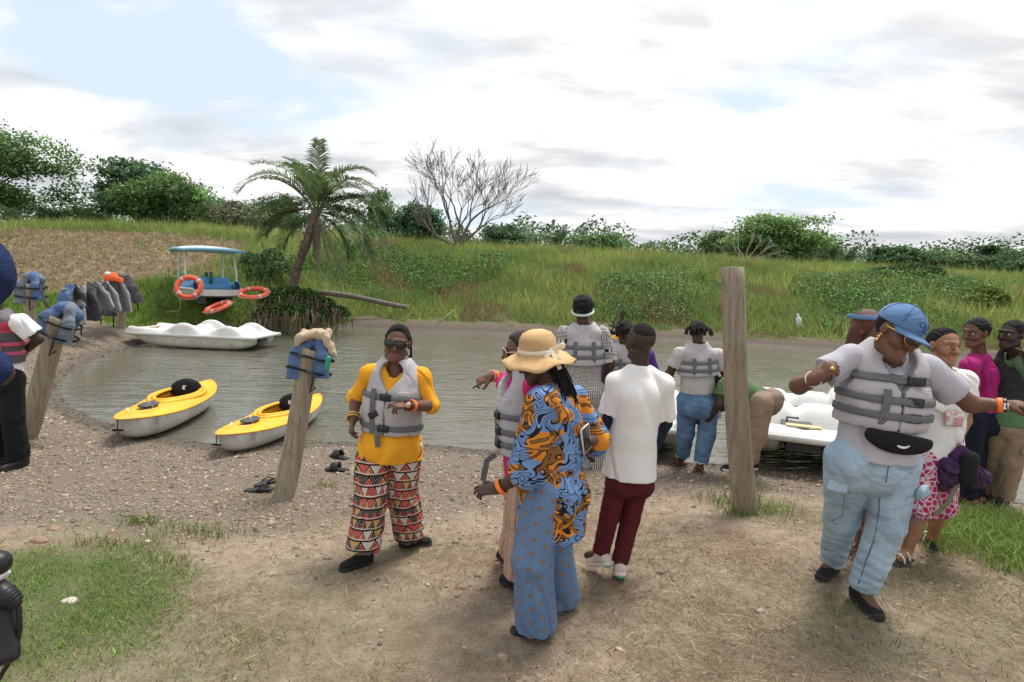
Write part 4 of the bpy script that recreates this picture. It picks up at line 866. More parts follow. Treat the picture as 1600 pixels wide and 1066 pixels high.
# ---- blue and white pedal boat with a canopy, pulled up on the grass
cb_p = atd(326, 474, 20.2); cb_p[2] = gz(cb_p[0], cb_p[1]) - .10
cbt = thing('canopy_boat', 'blue and white pedal boat with white canopy standing on the grass', 'pedal boat', cb_p, rz=R(-52)); cbt.scale = (1.0, 1.0, .94)
L_, W_ = 3.0, 1.75
U = np.linspace(0, 1, 24); a = np.linspace(0, math.pi, 15); Q = np.zeros((24, 15, 3))
for i, q in enumerate(U):
    wd = W_ / 2 * (1 - .18 * abs(2 * q - 1) ** 3); Q[i, :, 0] = (q - .5) * L_ * (1 - .0 * np.sin(a)); Q[i, :, 1] = wd * np.sign(np.cos(a)) * np.abs(np.cos(a)) ** .45 * (1 - .12 * np.sin(a)); Q[i, :, 2] = .46 - .30 * np.sin(a) ** .35 * (1 - .25 * max(0, (q - .8) / .2) ** 2)
MB().grid(Q).add(Q[0], [tuple(range(15))]).add(Q[-1], [tuple(range(15))[::-1]]).build('hull', WHT, cbt)
for s in (-1, 1):
    pq = np.zeros((20, 6, 3))
    for i in range(20):
        q = i / 19; h = .22 + .14 * math.exp(-((q - .18) / .12) ** 2) + .10 * math.exp(-((q - .95) / .15) ** 2)
        for j, (dy, dz) in enumerate([(0, 0), (.02, .5), (-.04, .92), (-.10, 1.0), (-.16, .9), (-.18, .0)]): pq[i, j] = ((q - .5) * L_ * .96, s * (W_ / 2 * (1 - .18 * abs(2 * q - 1) ** 3) + dy - .03), .45 + h * dz)
    MB().grid(pq).build('side_panel', BLU, cbt, solid=.02)
    MB().tube([(x, s * W_ / 2 * (1 - .18 * abs(2 * x / L_) ** 3) * 1.01, .47) for x in np.linspace(-L_ / 2, L_ / 2, 20)], .045, 6).build('rub_rail', WHT, cbt)
for x0 in (-.75, .35): MB().box((x0, -.62, .44), (x0 + .35, .62, .62)).box((x0 - .06, -.62, .5), (x0 + .02, .62, .86)).build('seat', BLU, cbt, smooth=False, bevel=.03)
for sx, sy in ((-1.25, -.72), (-1.25, .72), (.62, -.78), (.62, .78)): MB().tube([(sx, sy, .5), (sx + .02, sy, 1.0), (sx + .10 * (1 if sx < 0 else -1), sy * .97, 1.5), (sx + .28 * (1 if sx < 0 else -1), sy * .9, 1.82)], [.035, .035, .032, .03], 8).build('canopy_post', WHT, cbt)
MB().tube([(-1.25, .72, 1.25), (.62, .78, 1.25)], .02, 6).build('hand_rail', WHT, cbt)
rf = np.zeros((15, 13, 3))
for i in range(15):
    for j in range(13):
        q, r_ = i / 14 * 2 - 1, j / 12 * 2 - 1; rf[i, j] = (q * 1.42 * (1 - .06 * r_ ** 2) - .2, r_ * 1.02 * (1 - .10 * q ** 2), 1.86 + .12 * (1 - q * q) * (1 - .6 * r_ * r_) - .05 * abs(r_) ** 3)
ro = MB().grid(rf).build('canopy', WHT, cbt, solid=.07)
edge = np.concatenate([rf[:, 0], rf[-1, 1:], rf[::-1, -1][1:], rf[0, ::-1][1:]]); MB().tube(np.r_[edge, edge[:2]], .055, 8, cap=False).build('canopy_rim', mat('boat_light_blue', (0.22, 0.48, 0.66), .45, .4, var=.15), ro)
for px_ in (-.3, .5): MB().tube([(px_, 0, .55), (px_, 0, 1.05)], .05, 8).build('pedal_column', mat('dark_green_paint', (.03, .12, .07), .5), cbt)
MB().box((-1.4, -.5, -.05), (1.3, -.3, .2)).build('runner', DGR, cbt, smooth=False); MB().box((-1.4, .3, -.05), (1.3, .5, .2)).build('runner', DGR, cbt, smooth=False)
p0, p1 = atd(281, 468, 18.8), ong(258, 489)
m_ = MB(); mid = ong(279, 487); m_.tube(np.array([p0, (p0 + mid) / 2 + (.05, 0, -.05), mid + (0, 0, .02), p1 + (0, 0, .02)]) - p0, .022, 5); tag(m_.build('mooring_rope', ROPE, None, p0), 'pale rope hanging from the canopy boat onto the grass', 'rope')

# ---- life rings
RED = mat('ring_orange', (0.72, 0.10, 0.045), .5, .35, var=.15, vscale=5); RGR = mat('ring_band', (0.5, 0.47, 0.43), .6, .3)
def life_ring(label, p, nrm, Rr=.34, r=.075):
    root = thing('life_ring', label, 'life ring', p, 'orange life rings'); root.rotation_euler = Vector(nrm).to_track_quat('Z', 'Y').to_euler()
    th = np.linspace(0, 2 * math.pi, 49); mb = MB(); mb.tube([(Rr * math.cos(t), Rr * math.sin(t), 0) for t in th], r, 12, cap=False); mb.build('ring', RED, root)
    for k in range(4): m_ = MB(); m_.tube([(Rr * math.cos(t), Rr * math.sin(t), 0) for t in np.linspace(k * math.pi / 2 + .6, k * math.pi / 2 + .78, 5)], r * 1.06, 12); m_.build('band', RGR, root)
    m_ = MB(); m_.tube([((Rr + r + .03 * abs(math.sin(2 * t))) * math.cos(t), (Rr + r + .03 * abs(math.sin(2 * t))) * math.sin(t), 0) for t in th], .012, 5, cap=False); m_.build('grab_line', ROPE, root)
    return root
life_ring('orange life ring hanging on the bow of the canopy boat', atd(295, 449, 18.45), (.25, -1, .45))
life_ring('orange life ring lying on the bush right of the canopy boat', atd(397, 458, 18.7), (.05, -.35, 1), .40)
life_ring('orange life ring lying in the grass behind the white pedal boat', atd(341, 480, 18.2), (-.3, -.35, 1), .36)

# ================================================================== posts
def wood_mat():
    m = bpy.data.materials.new('weathered_post'); m.use_nodes = True; nt = m.node_tree; b = nt.nodes['Principled BSDF']; t = nt.nodes.new('ShaderNodeTexCoord')
    mp = nt.nodes.new('ShaderNodeMapping'); mp.inputs['Scale'].default_value = (14, 14, .9); nt.links.new(t.outputs['Object'], mp.inputs[0])
    n1 = noise(nt, mp.outputs[0], 2.2, 8, .65, .4); n2 = noise(nt, t.outputs['Object'], 4, 5, .6)
    mp2 = nt.nodes.new('ShaderNodeMapping'); mp2.inputs['Scale'].default_value = (60, 60, 2.2); nt.links.new(t.outputs['Object'], mp2.inputs[0]); n3 = noise(nt, mp2.outputs[0], 1.2, 6, .7, .2)
    c = mixc(nt, ramp(nt, n1, [(.32, 0), (.68, 1)]), (.20, .165, .12), (.41, .345, .25)); c = mixc(nt, ramp(nt, n3, [(.30, .85), (.44, 0)]), c, (.10, .08, .06)); c = mixc(nt, ramp(nt, n2, [(.5, 0), (.75, .5)]), c, (.30, .28, .245))
    c = mixc(nt, ramp(nt, n3, [(.62, 0), (.72, .6)]), c, (.50, .44, .34))
    nt.links.new(c, b.inputs['Base Color']); b.inputs['Roughness'].default_value = .9; b.inputs['Specular IOR Level'].default_value = .15
    bn = nt.nodes.new('ShaderNodeBump'); bn.inputs['Strength'].default_value = .9; bn.inputs['Distance'].default_value = .015; nt.links.new(M2(nt, 'ADD', n1, n3), bn.inputs['Height']); nt.links.new(bn.outputs[0], b.inputs['Normal'])
    return m
POST = wood_mat()
def post(bx, by, tx, ty, wpx, label, dd=0.0):
    A = ong(bx, by); B = atd(tx, ty, A[1] + dd); r = wpx / 2 * A[1] / FPX; h = np.linalg.norm(B - A); ax = unit(B - A); k = 22; seg = 20
    e1 = unit(np.cross(ax, (0, 1, 0))); e2 = np.cross(ax, e1); P = np.zeros((k + 2, seg, 3))
    for i in range(k + 2):
        s = min(i / k, 1); rr = r * (1.08 - .12 * s) if i <= k else r * .55; zt = -.25 + (h + .25) * s
        for j in range(seg):
            t = 2 * math.pi * j / seg; R_ = rr * (1 + .05 * math.sin(2 * t + bx) + .03 * math.sin(3 * t + 4 * s) + .015 * math.sin(9 * t)) ; c = ax * (zt + (.012 * math.sin(t + 1) if i >= k else 0)) + .02 * r / .1 * np.array([math.sin(5 * s + bx), 0, 0]); P[i, j] = c + R_ * (math.cos(t) * e1 + math.sin(t) * e2)
    mb = MB().grid(P, closed_u=True); mb.add(P[-1] * 1.0, [tuple(range(seg))])
    o = mb.build('wooden_post', POST, None, A); tag(o, label, 'post', 'weathered wooden posts'); return A, B, r
PT = post(1165, 800, 1141, 418, 34, 'tall weathered wooden post standing in front of the bending man')
PM = post(440, 780, 489, 548, 31, 'leaning wooden post carrying the blue vest and beige cloth', .25)
PL = post(38, 684, 96, 498, 27, 'leaning wooden post at the left edge with a blue vest on its top', .1)
PF = post(47, 543, 47, 444, 14, 'short upright post with a folded blue vest behind the man in pink vest')
PB = post(188, 512, 188, 424, 12, 'short post at the right end of the row of hanging vests')

# ================================================================== life vests on posts and line
VBL = mat('vest_blue', (0.085, 0.145, 0.28), .8, .2, var=.25, vscale=14, bump=.4, bscale=40, ridged=True, dirt=.3); VGB = mat('vest_greyblue', (0.15, 0.18, 0.225), .8, .2, var=.2, vscale=12, bump=.4, bscale=40, ridged=True, dirt=.3)
VDG = mat('vest_charcoal', (0.075, 0.070, 0.080), .85, .2, var=.25, vscale=10, bump=.4, bscale=40, ridged=True, dirt=.25); VLG = mat('vest_inner_grey', (0.30, 0.30, 0.31), .85, .2, var=.15, vscale=12)
def band(pts, w, t, name, m, parent, nrm=None):
    """flat strap following points"""
    pts = np.asarray(pts, float); tg = np.gradient(pts, axis=0); mb = MB(); A = []
    for p, d in zip(pts, tg):
        d = unit(d); nn = unit(nrm if nrm is not None else (0, -1, 0)); s = unit(np.cross(d, nn)); A.append([p + s * w / 2 + nn * t, p - s * w / 2 + nn * t, p - s * w / 2 - nn * t, p + s * w / 2 - nn * t])
    mb.grid(np.array(A), closed_u=True); mb.add(A[0], [(0, 1, 2, 3)]); mb.add(A[-1], [(3, 2, 1, 0)]); return mb.build(name, m, parent, smooth=False)
def post_vest(top, ax, s, label, m1, m2, res=.012, cloth=False):
    """folded horseshoe vest pulled over a post top; s = size of the vest"""
    root = thing('life_vest', label, 'life vest', top); X = np.array([1.0, 0, 0]); ax = unit(ax); Yv = unit(np.cross(ax, X)); X = np.cross(Yv, ax); o = np.zeros(3)
    def q(x, y, z): return o + X * x * s + Yv * y * s + ax * z * s
    for sgn, nm in ((-1, 'panel'), (1, 'panel')):
        sh = Sh(.05 * s); sh.cone(q(sgn * .10, .05, .02), q(sgn * .26, -.10, -.28), .12 * s, .15 * s, (Yv, 1.9)); sh.cone(q(sgn * .26, -.10, -.28), q(sgn * (.25 + .05 * sgn), -.12, -.74 + .05 * sgn), .16 * s, .18 * s, (Yv, 2.3), (0, 1)); sh.cone(q(sgn * .1, .05, .02), q(sgn * .03, .12, .08), .13 * s, .12 * s)
        sdf_obj(nm, sh, m1 if sgn < 0 else m2, root, (0, 0, 0), res, creases(.010 * s, 7 / s, 5 + sgn))
    sh = Sh(.04 * s); sh.cone(q(-.2, .16, -.05), q(.2, .16, -.05), .13 * s, .13 * s); sh.cone(q(0, .2, -.1), q(0, .22, -.6), .26 * s, .24 * s, (Yv, 2.2), (0, 1)); sdf_obj('back_panel', sh, m1, root, (0, 0, 0), res, folds(.012 * s, 14 / s, 9))
    for zz in (-.30, -.58):
        t = np.linspace(0, 2 * math.pi, 30); band([q(.45 * math.cos(a_), .03 + .31 * math.sin(a_), zz + .02 * math.sin(3 * a_)) for a_ in t], .055 * s, .012 * s, 'strap', BLK, root, None) if False else MB().tube([q(.445 * math.cos(a_), .02 + .30 * math.sin(a_), zz + .025 * math.sin(2 * a_)) for a_ in t], .026 * s, 5, cap=False).build('strap', BLK, root)
    sh = Sh(.01); sh.box(q(.12, -.30, -.58), (.05 * s, .02 * s, .04 * s), None, .008 * s); sh.box(q(-.1, -.29, -.30), (.045 * s, .02 * s, .035 * s), None, .008 * s); sdf_obj('buckle', sh, DGR, root, (0, 0, 0), .008)
    MB().tube([q(.20, -.30, -.58), q(.24, -.34, -.80), q(.22, -.32, -.98), q(.30, -.3, -.85)], .02 * s, 5).build('strap_end', BLK, root)
    return root
axm = unit(PM[1] - PM[0]); post_vest(PM[1] + axm * .07 + (0, 0, 0), axm, .44, 'blue life vest strapped round the top of the middle leaning post', VBL, VBL)
clo = thing('beige_cloth', 'crumpled beige cloth draped over the blue vest on the middle post', 'cloth', PM[1] + axm * .1)
sh = Sh(.025); o_ = PM[1] + axm * .09
for a_, b_, r_ in [((-.12, -.05, .02), (.03, -.02, .07), .04), ((.0, 0, .06), (.12, -.04, .04), .045), ((.10, -.03, .05), (.17, -.05, -.10), .035), ((-.10, .03, .04), (.1, .05, .06), .05), ((-.12, -.05, .02), (-.13, -.07, -.03), .03), ((.15, 0, -.02), (.18, -.03, -.12), .022)]: sh.cone(o_ + a_, o_ + b_, r_, r_ * .8)
sdf_obj('cloth', sh, mat('beige_cloth', (.46, .36, .25), .9, .1, var=.15, vscale=20, bump=.5, bscale=30), clo, PM[1] + axm * .1, .009, folds(.012, 60, 4))
g_ = Sh(.01).cone(atd(513, 560, PM[1][1] - .13), atd(511, 578, PM[1][1] - .14), .024, .02); go = thing('green_tag', 'small green whistle tag on the middle blue vest', 'tag', atd(513, 560, PM[1][1] - .13)); sdf_obj('tag', g_, mat('green_plastic', (.03, .28, .17), .5), go, atd(513, 560, PM[1][1] - .13), .008)
axl = unit(PL[1] - PL[0]); post_vest(PL[1] + axl * .10, axl, .50, 'blue life vest over the top of the leaning left post', VBL, VGB)
post_vest(PF[1] + (0, 0, .12), (0, 0, 1), .62, 'grey blue life vest folded over the short upright post far left', VGB, VBL, .02)
s0, s1 = atd(62, 443, PF[1][1] - .1), atd(80, 486, PL[1][1] + .5); tag(MB().tube([(0, 0, 0), (s1 - s0) * .5 + (0, 0, -.12), s1 - s0], .018, 5).build('hanging_strap', BLK, None, s0), 'long black strap hanging between the two left post vests', 'strap')
# row of vests hung over a line that ends at the short back post
l0, l1 = atd(96, 452, 12.6), atd(192, 432, PB[1][1]); 
tag(MB().tube([(0, 0, 0), (l1 - l0) * .5 + (0, 0, -.08), l1 - l0], .012, 5).build('vest_line', ROPE, None, l0), 'thin line holding the row of hanging vests', 'line')
def hung_vest(px, py, d, w, h, label, mo, mi, yaw, lean, front=False):
    p = atd(px, py, d); root = thing('life_vest', label, 'life vest', p, 'vests hung on the line', rz=yaw)
    for s, hh, m in ((-1, h, mo), (1, h * .9, mi)):
        sh = Sh(.03)
        a0 = np.array([0, s * .03, 0.0]); 
        for xx in (-1, 1):
            sh.cone(a0 + (xx * w * .22, 0, 0), a0 + (xx * w * .30 + lean * .3, s * .13, -hh * .45), .09, .12, ((0, 1, 0), 2.0)); sh.cone(a0 + (xx * w * .30 + lean * .3, s * .13, -hh * .45), a0 + (xx * w * .28 + lean, s * .15, -hh), .13, .13, ((0, 1, 0), 2.4), (0, 1))
        if not front or s > 0: sh.cone(a0 + (lean * .2, s * .1, -hh * .3), a0 + (lean, s * .15, -hh), w * .36, w * .34, ((0, 1, 0), 5), (0, 1))
        sdf_obj('front_panel' if s < 0 else 'back_panel', sh, m, root, (0, 0, 0), .016, creases(.012, 8, int(px) + s))
    if front:
        for k in range(3): MB().tube([(-w * .5 + lean * .7, -.22, -h * (.5 + .15 * k)), (lean * .7, -.30, -h * (.52 + .15 * k)), (w * .5 + lean * .7, -.22, -h * (.5 + .15 * k))], .022, 5).build('strap', BLK, root)
    MB().tube([(w * .2 + lean, -.18, -h * .9), (w * .22 + lean, -.2, -h * 1.3)], .016, 5).build('strap_end', BLK, root)
    return root
hung_vest(112, 449, 12.9, .34, .50, 'blue vest at the near left end of the hanging row', VBL, VDG, R(-25), -.05)
hung_vest(128, 452, 13.2, .5, .80, 'light grey vest with black webbing showing its inside in the row', VLG, VDG, R(-20), .1, True)
hung_vest(146, 446, 13.8, .5, .62, 'charcoal vest hanging crooked next to the grey vest', VDG, VLG, R(-25), .22)
hung_vest(162, 444, 14.5, .5, .76, 'charcoal vest in the middle of the hanging row', VDG, VLG, R(-30), .12)
hung_vest(180, 438, 15.1, .55, .92, 'charcoal vest hanging over the short back post', VDG, VLG, R(-30), .12)
hung_vest(193, 434, 15.5, .4, .66, 'charcoal vest at the far right end of the row, grey inner side', VDG, VLG, R(40), .2)
ob = atd(172, 432, 14.9); oo = thing('orange_vest', 'crumpled orange vest with a white patch on top of the hanging row', 'life vest', ob)
sh = Sh(.04).ell(ob, (.18, .12, .10)).cone(ob, ob + (.28, 0, -.10), .08, .05).cone(ob, ob + (-.1, 0, -.14), .07, .05); sdf_obj('bundle', sh, mat('orange_cloth', (.85, .14, .03), .7), oo, ob, .015, folds(.02, 25, 3))
sdf_obj('patch', Sh().ell(ob + (.0, -.09, .07), (.07, .05, .05)), mat('white_cloth', (.75, .74, .72), .8), oo, ob, .012)
# ================================================================== footwear left on the beach
RUB = mat('black_rubber', (.022, .022, .024), .6, .35, var=.2)
def slide(px, py, yaw, label, flip=False):
    p = ong(px, py); root = thing('flip_flop' if flip else 'slide_sandal', label, 'sandal', p, 'sandals left on the gravel', rz=yaw)
    sh = Sh(.02).cone((-.09, 0, .018), (.08, .005, .018), .036, .046, ((0, 0, 1), 2.6)); sdf_obj('sole', sh, RUB, root, (0, 0, 0), .006)
    if flip:
        for s in (-1, 1): MB().tube([(.085, 0, .03), (.04, s * .025, .055), (-.02, s * .042, .03)], .007, 6).build('strap', RUB, root)
    else:
        t = np.linspace(0, math.pi, 14); P_ = np.array([[(.06 - .0, .05 * math.cos(a_), .02 + .06 * math.sin(a_)) for a_ in t], [(-.02, .053 * math.cos(a_), .02 + .075 * math.sin(a_)) for a_ in t]]); MB().grid(P_).build('strap', RUB, root, solid=.008)
slide(527, 736, R(175), 'black slide sandal nearest the patterned trousers'); slide(530, 716, R(150), 'black slide sandal behind the other one left of the yellow top woman')
slide(405, 768, R(20), 'black flip flop left of the middle post foot', True); slide(416, 757, R(60), 'black flip flop lying askew against the middle post foot', True)
bo = ong(1249, 512); bt_ = thing('plastic_bottle', 'discarded clear plastic bottle in the grass at the far shore', 'bottle', bo); bm = mat('pale_plastic', (.62, .66, .66), .35, .5)
MB().tube([(0, 0, .0), (-.02, 0, .1), (-.07, 0, .36), (-.09, 0, .42), (-.1, 0, .48)], [.09, .10, .10, .05, .045], 10).build('bottle_body', bm, bt_); MB().tube([(-.1, 0, .48), (-.107, 0, .52)], .05, 10).build('cap', mat('white_cap', (.7, .7, .7)), bt_)
# ================================================================== people
def skin_mat(name, c):
    if name in MATS: return MATS[name]
    m = mat(name, c, .55, .32, var=.16, vscale=18, bump=.08, bscale=120, attr=True)
    b = m.node_tree.nodes['Principled BSDF']; b.inputs['Subsurface Weight'].default_value = .06; b.inputs['Subsurface Radius'].default_value = (.02, .008, .004); b.inputs['Subsurface Scale'].default_value = .3
    return m
EYEW = mat('eye_white', (.62, .60, .56), .3, .5, var=.02); EYED = mat('eye_dark', (.012, .008, .006), .2, .6, var=.02)
HAIR = mat('hair_black', (.010, .009, .009), .75, .3, var=.3, vscale=60, bump=.9, bscale=180)
STRAP = mat('strap_grey', (.135, .140, .145), .75, .25, var=.12, vscale=30, bump=.15, bscale=200); BUCK = mat('buckle_black', (.012, .012, .013), .4, .5)
VEST = mat('vest_lilac_grey', (.435, .415, .435), .8, .2, var=.07, vscale=9, bump=.30, bscale=22, ridged=True, dirt=.12)
GOLD = mat('gold', (.62, .40, .13), .3, .5, metal=1.0); ORNG = mat('orange_band', (.95, .20, .03), .5, .3, var=.05); SILV = mat('white_beads', (.68, .66, .64), .4, .5)
LENS = mat('dark_lens', (.012, .011, .013), .08, .6, var=.05); GFRM = mat('glasses_frame', (.02, .015, .014), .25, .5)

class Fig:
    """one person built from measured joints; J maps joint names to world points"""
    def __init__(s, label, J, fwd, skin, scale=1.0, group=None, stout=1.0, head_fwd=None, head_up=None, res=.009):
        s.J = {k: np.asarray(v, float) for k, v in J.items()}; J = s.J; s.k = scale; s.hk = scale * 1.07; s.st = stout; s.res = res
        s.f = unit((fwd[0], fwd[1], 0)); s.hf = unit(head_fwd if head_fwd is not None else (fwd[0], fwd[1], 0)); hu = np.asarray(head_up if head_up is not None else (0, 0, 1), float)
        s.hr = unit(np.cross(s.hf, hu)); s.hu = np.cross(s.hr, s.hf)                    # hr = viewer-independent right of the head
        b = (J['la'] + J['ra']) / 2; b = np.array([b[0], b[1], min(gz(b[0], b[1]), J['la'][2], J['ra'][2])]); s.o = b
        s.root = thing('person', label, 'person', b, group); s.skin = skin; s.head = J['head']
        J.setdefault('neck', (J['ls'] + J['rs']) / 2 + np.array([0, 0, .02])); s.pel = (J['lh'] + J['rh']) / 2; s.cho = J['neck'] - unit(J['neck'] - s.pel) * .20 * scale
        s.ax = unit(s.cho - s.pel); s.side = unit(np.cross(s.f, s.ax)); s.f = np.cross(s.ax, s.side); s.wai = s.pel * .48 + s.cho * .52
        s.hands = []; s.body = Sh(.03 * scale)
    def hp(s, x, y, z): return s.head + (s.hr * x + s.hf * y + s.hu * z) * s.hk       # head coordinates: right, forward, up
    def P(s, name): return s.J[name]
    def mesh(s, name, sh, m, res=None, disp=None, parent=None, **kw): return sdf_obj(name, sh, m, parent or s.root, s.o, res or s.res, disp, **kw)
    # ---- the continuous body
    def make_body(s, face=True, feet=True, hand_l=None, hand_r=None, torso=True, ears=True, leg=.72):
        J, k, st, B = s.J, s.k, s.st, s.body; hk = s.hk
        B.cone(J['neck'] - s.ax * .02 * k, s.hp(0, -.012, -.06), .060 * k, .054 * k)
        if torso:
            B.cone(s.pel, s.wai, .135 * k * st, .12 * k * st, (s.f, 1.3)); B.cone(s.wai, s.cho, .12 * k * st, .13 * k * st, (s.f, 1.35)); B.cone(s.cho, J['neck'] - s.ax * .05, .12 * k, .06 * k, (s.f, 1.3))
        for q in 'lr':
            B.cone(J[q + 's'], J[q + 'e'], .050 * k * st, .042 * k * st, k=.02); B.cone(J[q + 'e'], J[q + 'w'], .043 * k * st, .028 * k, k=.015)
            if torso: B.cone(s.cho + s.ax * .08 * k, J[q + 's'], .07 * k, .055 * k)
            B.cone(J[q + 'h'], J[q + 'k'], .085 * k * st * leg, .058 * k * st * leg); B.cone(J[q + 'k'], J[q + 'a'], .056 * k * st * leg, .036 * k, k=.02)
            mid = J[q + 'k'] * .62 + J[q + 'a'] * .38 - s.f * .018 * k; B.ell(mid, (.05 * k * st * leg, .05 * k * st * leg, .09 * k), None, .03)
            if feet: t = unit(J[q + 't'] - J[q + 'a']); B.cone(J[q + 'a'] - t * .03, J[q + 't'] - t * .02, .036 * k, .026 * k, k=.02)
        e = lambda *a: B.ell(*a[:2], [s.hr, s.hf, s.hu], a[2])
        e(s.hp(0, -.012, .030), np.array((.076, .095, .088)) * hk, .02); B.cone(s.hp(0, .020, -.01), s.hp(0, .045, -.085), .064 * hk, .036 * hk, (s.hr, 1.0), k=.02 * hk)
        if face:
            for q in (-1, 1):
                B.ell(s.hp(q * .036, .052, -.030), .032 * hk, None, .02 * hk); B.cone(s.hp(q * .010, .085, .028), s.hp(q * .050, .066, .024), .011 * hk, .010 * hk, k=.012 * hk)
                B.cone(s.hp(q * .055, 0, -.065), s.hp(q * .020, .062, -.098), .022 * hk, .022 * hk, k=.02 * hk)
                B.ell(s.hp(q * .015, .092, -.031), np.array((.011, .012, .009)) * hk, [s.hr, s.hf, s.hu], .006 * hk)
                B.ell(s.hp(q * .032, .100, .004), .013 * hk, None, .012 * hk, 's')
            B.cone(s.hp(0, .086, .012), s.hp(0, .108, -.028), .009 * hk, .0135 * hk, k=.010 * hk)
            B.cone(s.hp(-.018, .086, -.060), s.hp(.018, .086, -.060), .0085 * hk, .0085 * hk, k=.006 * hk); B.ell(s.hp(0, .091, -.060), .010 * hk, None, .005 * hk)
            B.cone(s.hp(-.016, .085, -.0735), s.hp(.016, .085, -.0735), .0095 * hk, .0095 * hk, k=.005 * hk); B.ell(s.hp(0, .074, -.100), .024 * hk, None, .015 * hk)
            B.cone(s.hp(-.026, .096, -.0665), s.hp(.026, .096, -.0665), .0035 * hk, .0035 * hk, k=.004 * hk, op='s')
        if ears:
            for q in (-1, 1): B.ell(s.hp(q * .077, -.008, -.002), np.array((.011, .020, .032)) * hk, [s.hr, s.hf, s.hu], .006 * hk)
        rg = [(np.array([-99] * 3), np.array([99] * 3), s.res)]
        for q, hd in (('l', hand_l), ('r', hand_r)):
            if hd: s.add_hand(J[q + 'w'], *hd)
        hl = s.head - s.hu * .125 * k
        s.fine = [(s.head - .16 * k, s.head + .16 * k, .0042 if face else .007)]
        for c in s.hands: s.fine.append((c - .11 * k, c + .11 * k, .0038))
        def col(V):
            C = np.ones((len(V), 3)); L = (V - s.head) @ np.stack([s.hr, s.hf, s.hu], 1) / hk
            lips = np.exp(-((L[:, 0] / .027) ** 4) - (((L[:, 2] + .0665) / .0125) ** 4)) * (L[:, 1] > .06)
            C *= 1 + lips[:, None] * np.array([.55, .15, .2]); brow = np.exp(-((np.abs(L[:, 0]) - .034) / .022) ** 4 - ((L[:, 2] - .032 + .1 * (np.abs(L[:, 0]) - .03) ** 1) / .006) ** 2) * (L[:, 1] > .05); C *= 1 - .75 * brow[:, None]
            return C
        # one mesh: coarse body plus refined head and hands cut from the same field
        V, F = B.mesh(s.res); keep = np.ones(len(F), bool); cen = V[F].mean(1); Vs, Fs, n = [], [], 0
        for lo, hi, _ in s.fine: keep &= ~((cen > lo + .012) & (cen < hi - .012)).all(1)
        Vs.append(V); Fs.append(F[keep]); n = len(V)
        for lo, hi, r_ in s.fine: v, f = B.mesh(r_, lo, hi); Vs.append(v); Fs.append(f + n); n += len(v)
        V = np.concatenate(Vs); F = np.concatenate(Fs); me = mesh_np('body', V - s.o, F, cols=col(V)); s.bodyo = obj('body', me, s.skin, s.root)
        return s.bodyo
    def add_hand(s, w, d, n, curl=(.5, .5, .5, .5), thumb=.6, spread=.10, side=1):
        """w wrist, d direction of the fingers, n direction the palm faces; side = +1/-1 puts the thumb"""
        B, k = s.body, s.k * .98; d = unit(d); n = unit(np.asarray(n) - d * (np.asarray(n) @ d)); t = np.cross(d, n) * side
        pc = w + d * .050 * k; s.hands.append(w + d * .085 * k)
        B.cone(w - d * .02, w + d * .03 * k, .026 * k, .030 * k, (n, 1.25), k=.015); B.cone(w + d * .025 * k - t * .0 * k, w + d * .078 * k, .036 * k, .040 * k, (n, 2.4), k=.01)
        for i, (off, L) in enumerate(((.030, .070), (.010, .078), (-.010, .072), (-.029, .056))):
            p = w + d * (.085 - .004 * abs(i - 1)) * k + t * off * k; dd = unit(d + t * spread * (1.5 - i) * .5); c = curl[i]; a = 0; r = .0092 * k
            for j, fr in enumerate((.45, .32, .23)):
                a += c * (.9 if j else .7); q = p + (dd * math.cos(a) + n * math.sin(a)) * L * fr * k; B.cone(p, q, r, r * .9, k=.004); p = q; r *= .9
        p = w + d * .025 * k + t * .030 * k; a = thumb; dd = unit(d * .75 + t * .75 * (1 - .4 * thumb) + n * .5 * thumb)
        q = p + dd * .042 * k; B.cone(p - dd * .01 * k, q, .0145 * k, .0115 * k, k=.01); dd = unit(dd + d * .4 + n * .3 * thumb); B.cone(q, q + dd * .034 * k, .0112 * k, .009 * k, k=.004)
    def eyes(s):
        k = s.hk
        for q in (-1, 1):
            o = s.mesh('eye', Sh(0).ell(s.hp(q * .031, .0745, .004), np.array((.0145, .013, .0095)) * k, [s.hr, s.hf, s.hu]), EYEW, .003); s.mesh('iris', Sh(0).ell(s.hp(q * .031, .0855, .0045), np.array((.0062, .004, .0068)) * k, [s.hr, s.hf, s.hu]), EYED, .0018, parent=o)
            lid = Sh(.004).cone(s.hp(q * .016, .0835, .008), s.hp(q * .031, .0875, .0125), .0036 * k).cone(s.hp(q * .031, .0875, .0125), s.hp(q * .047, .078, .008), .0036 * k); s.mesh('eyelid', lid, s.skin, .0028, col=lambda V: np.full((len(V), 3), .8))
    # ---- garments
    def torso_sh(s, off, hem=0.0, top=1.0, w=(1, 1, 1), bust=0.0, seat=0.0, flat=1.3, k=.04):
        """padded trunk: hem<0 drops below the hips (m)"""
        K, st = s.k, s.st; sh = Sh(k * K); lo = s.pel - s.ax * hem * K
        sh.cone(lo, s.pel, .155 * K * st * w[0] + off, .155 * K * st * w[0] + off, (s.f, flat), (1, 0)) if hem > 0.005 else None
        sh.cone(s.pel, s.wai, .155 * K * st * w[0] + off, .14 * K * st * w[1] + off, (s.f, flat)); sh.cone(s.wai, s.cho, .14 * K * st * w[1] + off, .150 * K * w[2] * (.5 + .5 * st) + off, (s.f, flat))
        sh.cone(s.cho, s.J['neck'] - s.ax * .06 * K, .145 * K * (.5 + .5 * st) + off, .085 * K + off, (s.f, 1.45))
        for q in 'lr': sh.cone(s.J['neck'] - s.ax * .045 * K, s.J[q + 's'], .055 * K + off * .6, .062 * K * (.6 + .4 * st) + off * .7)
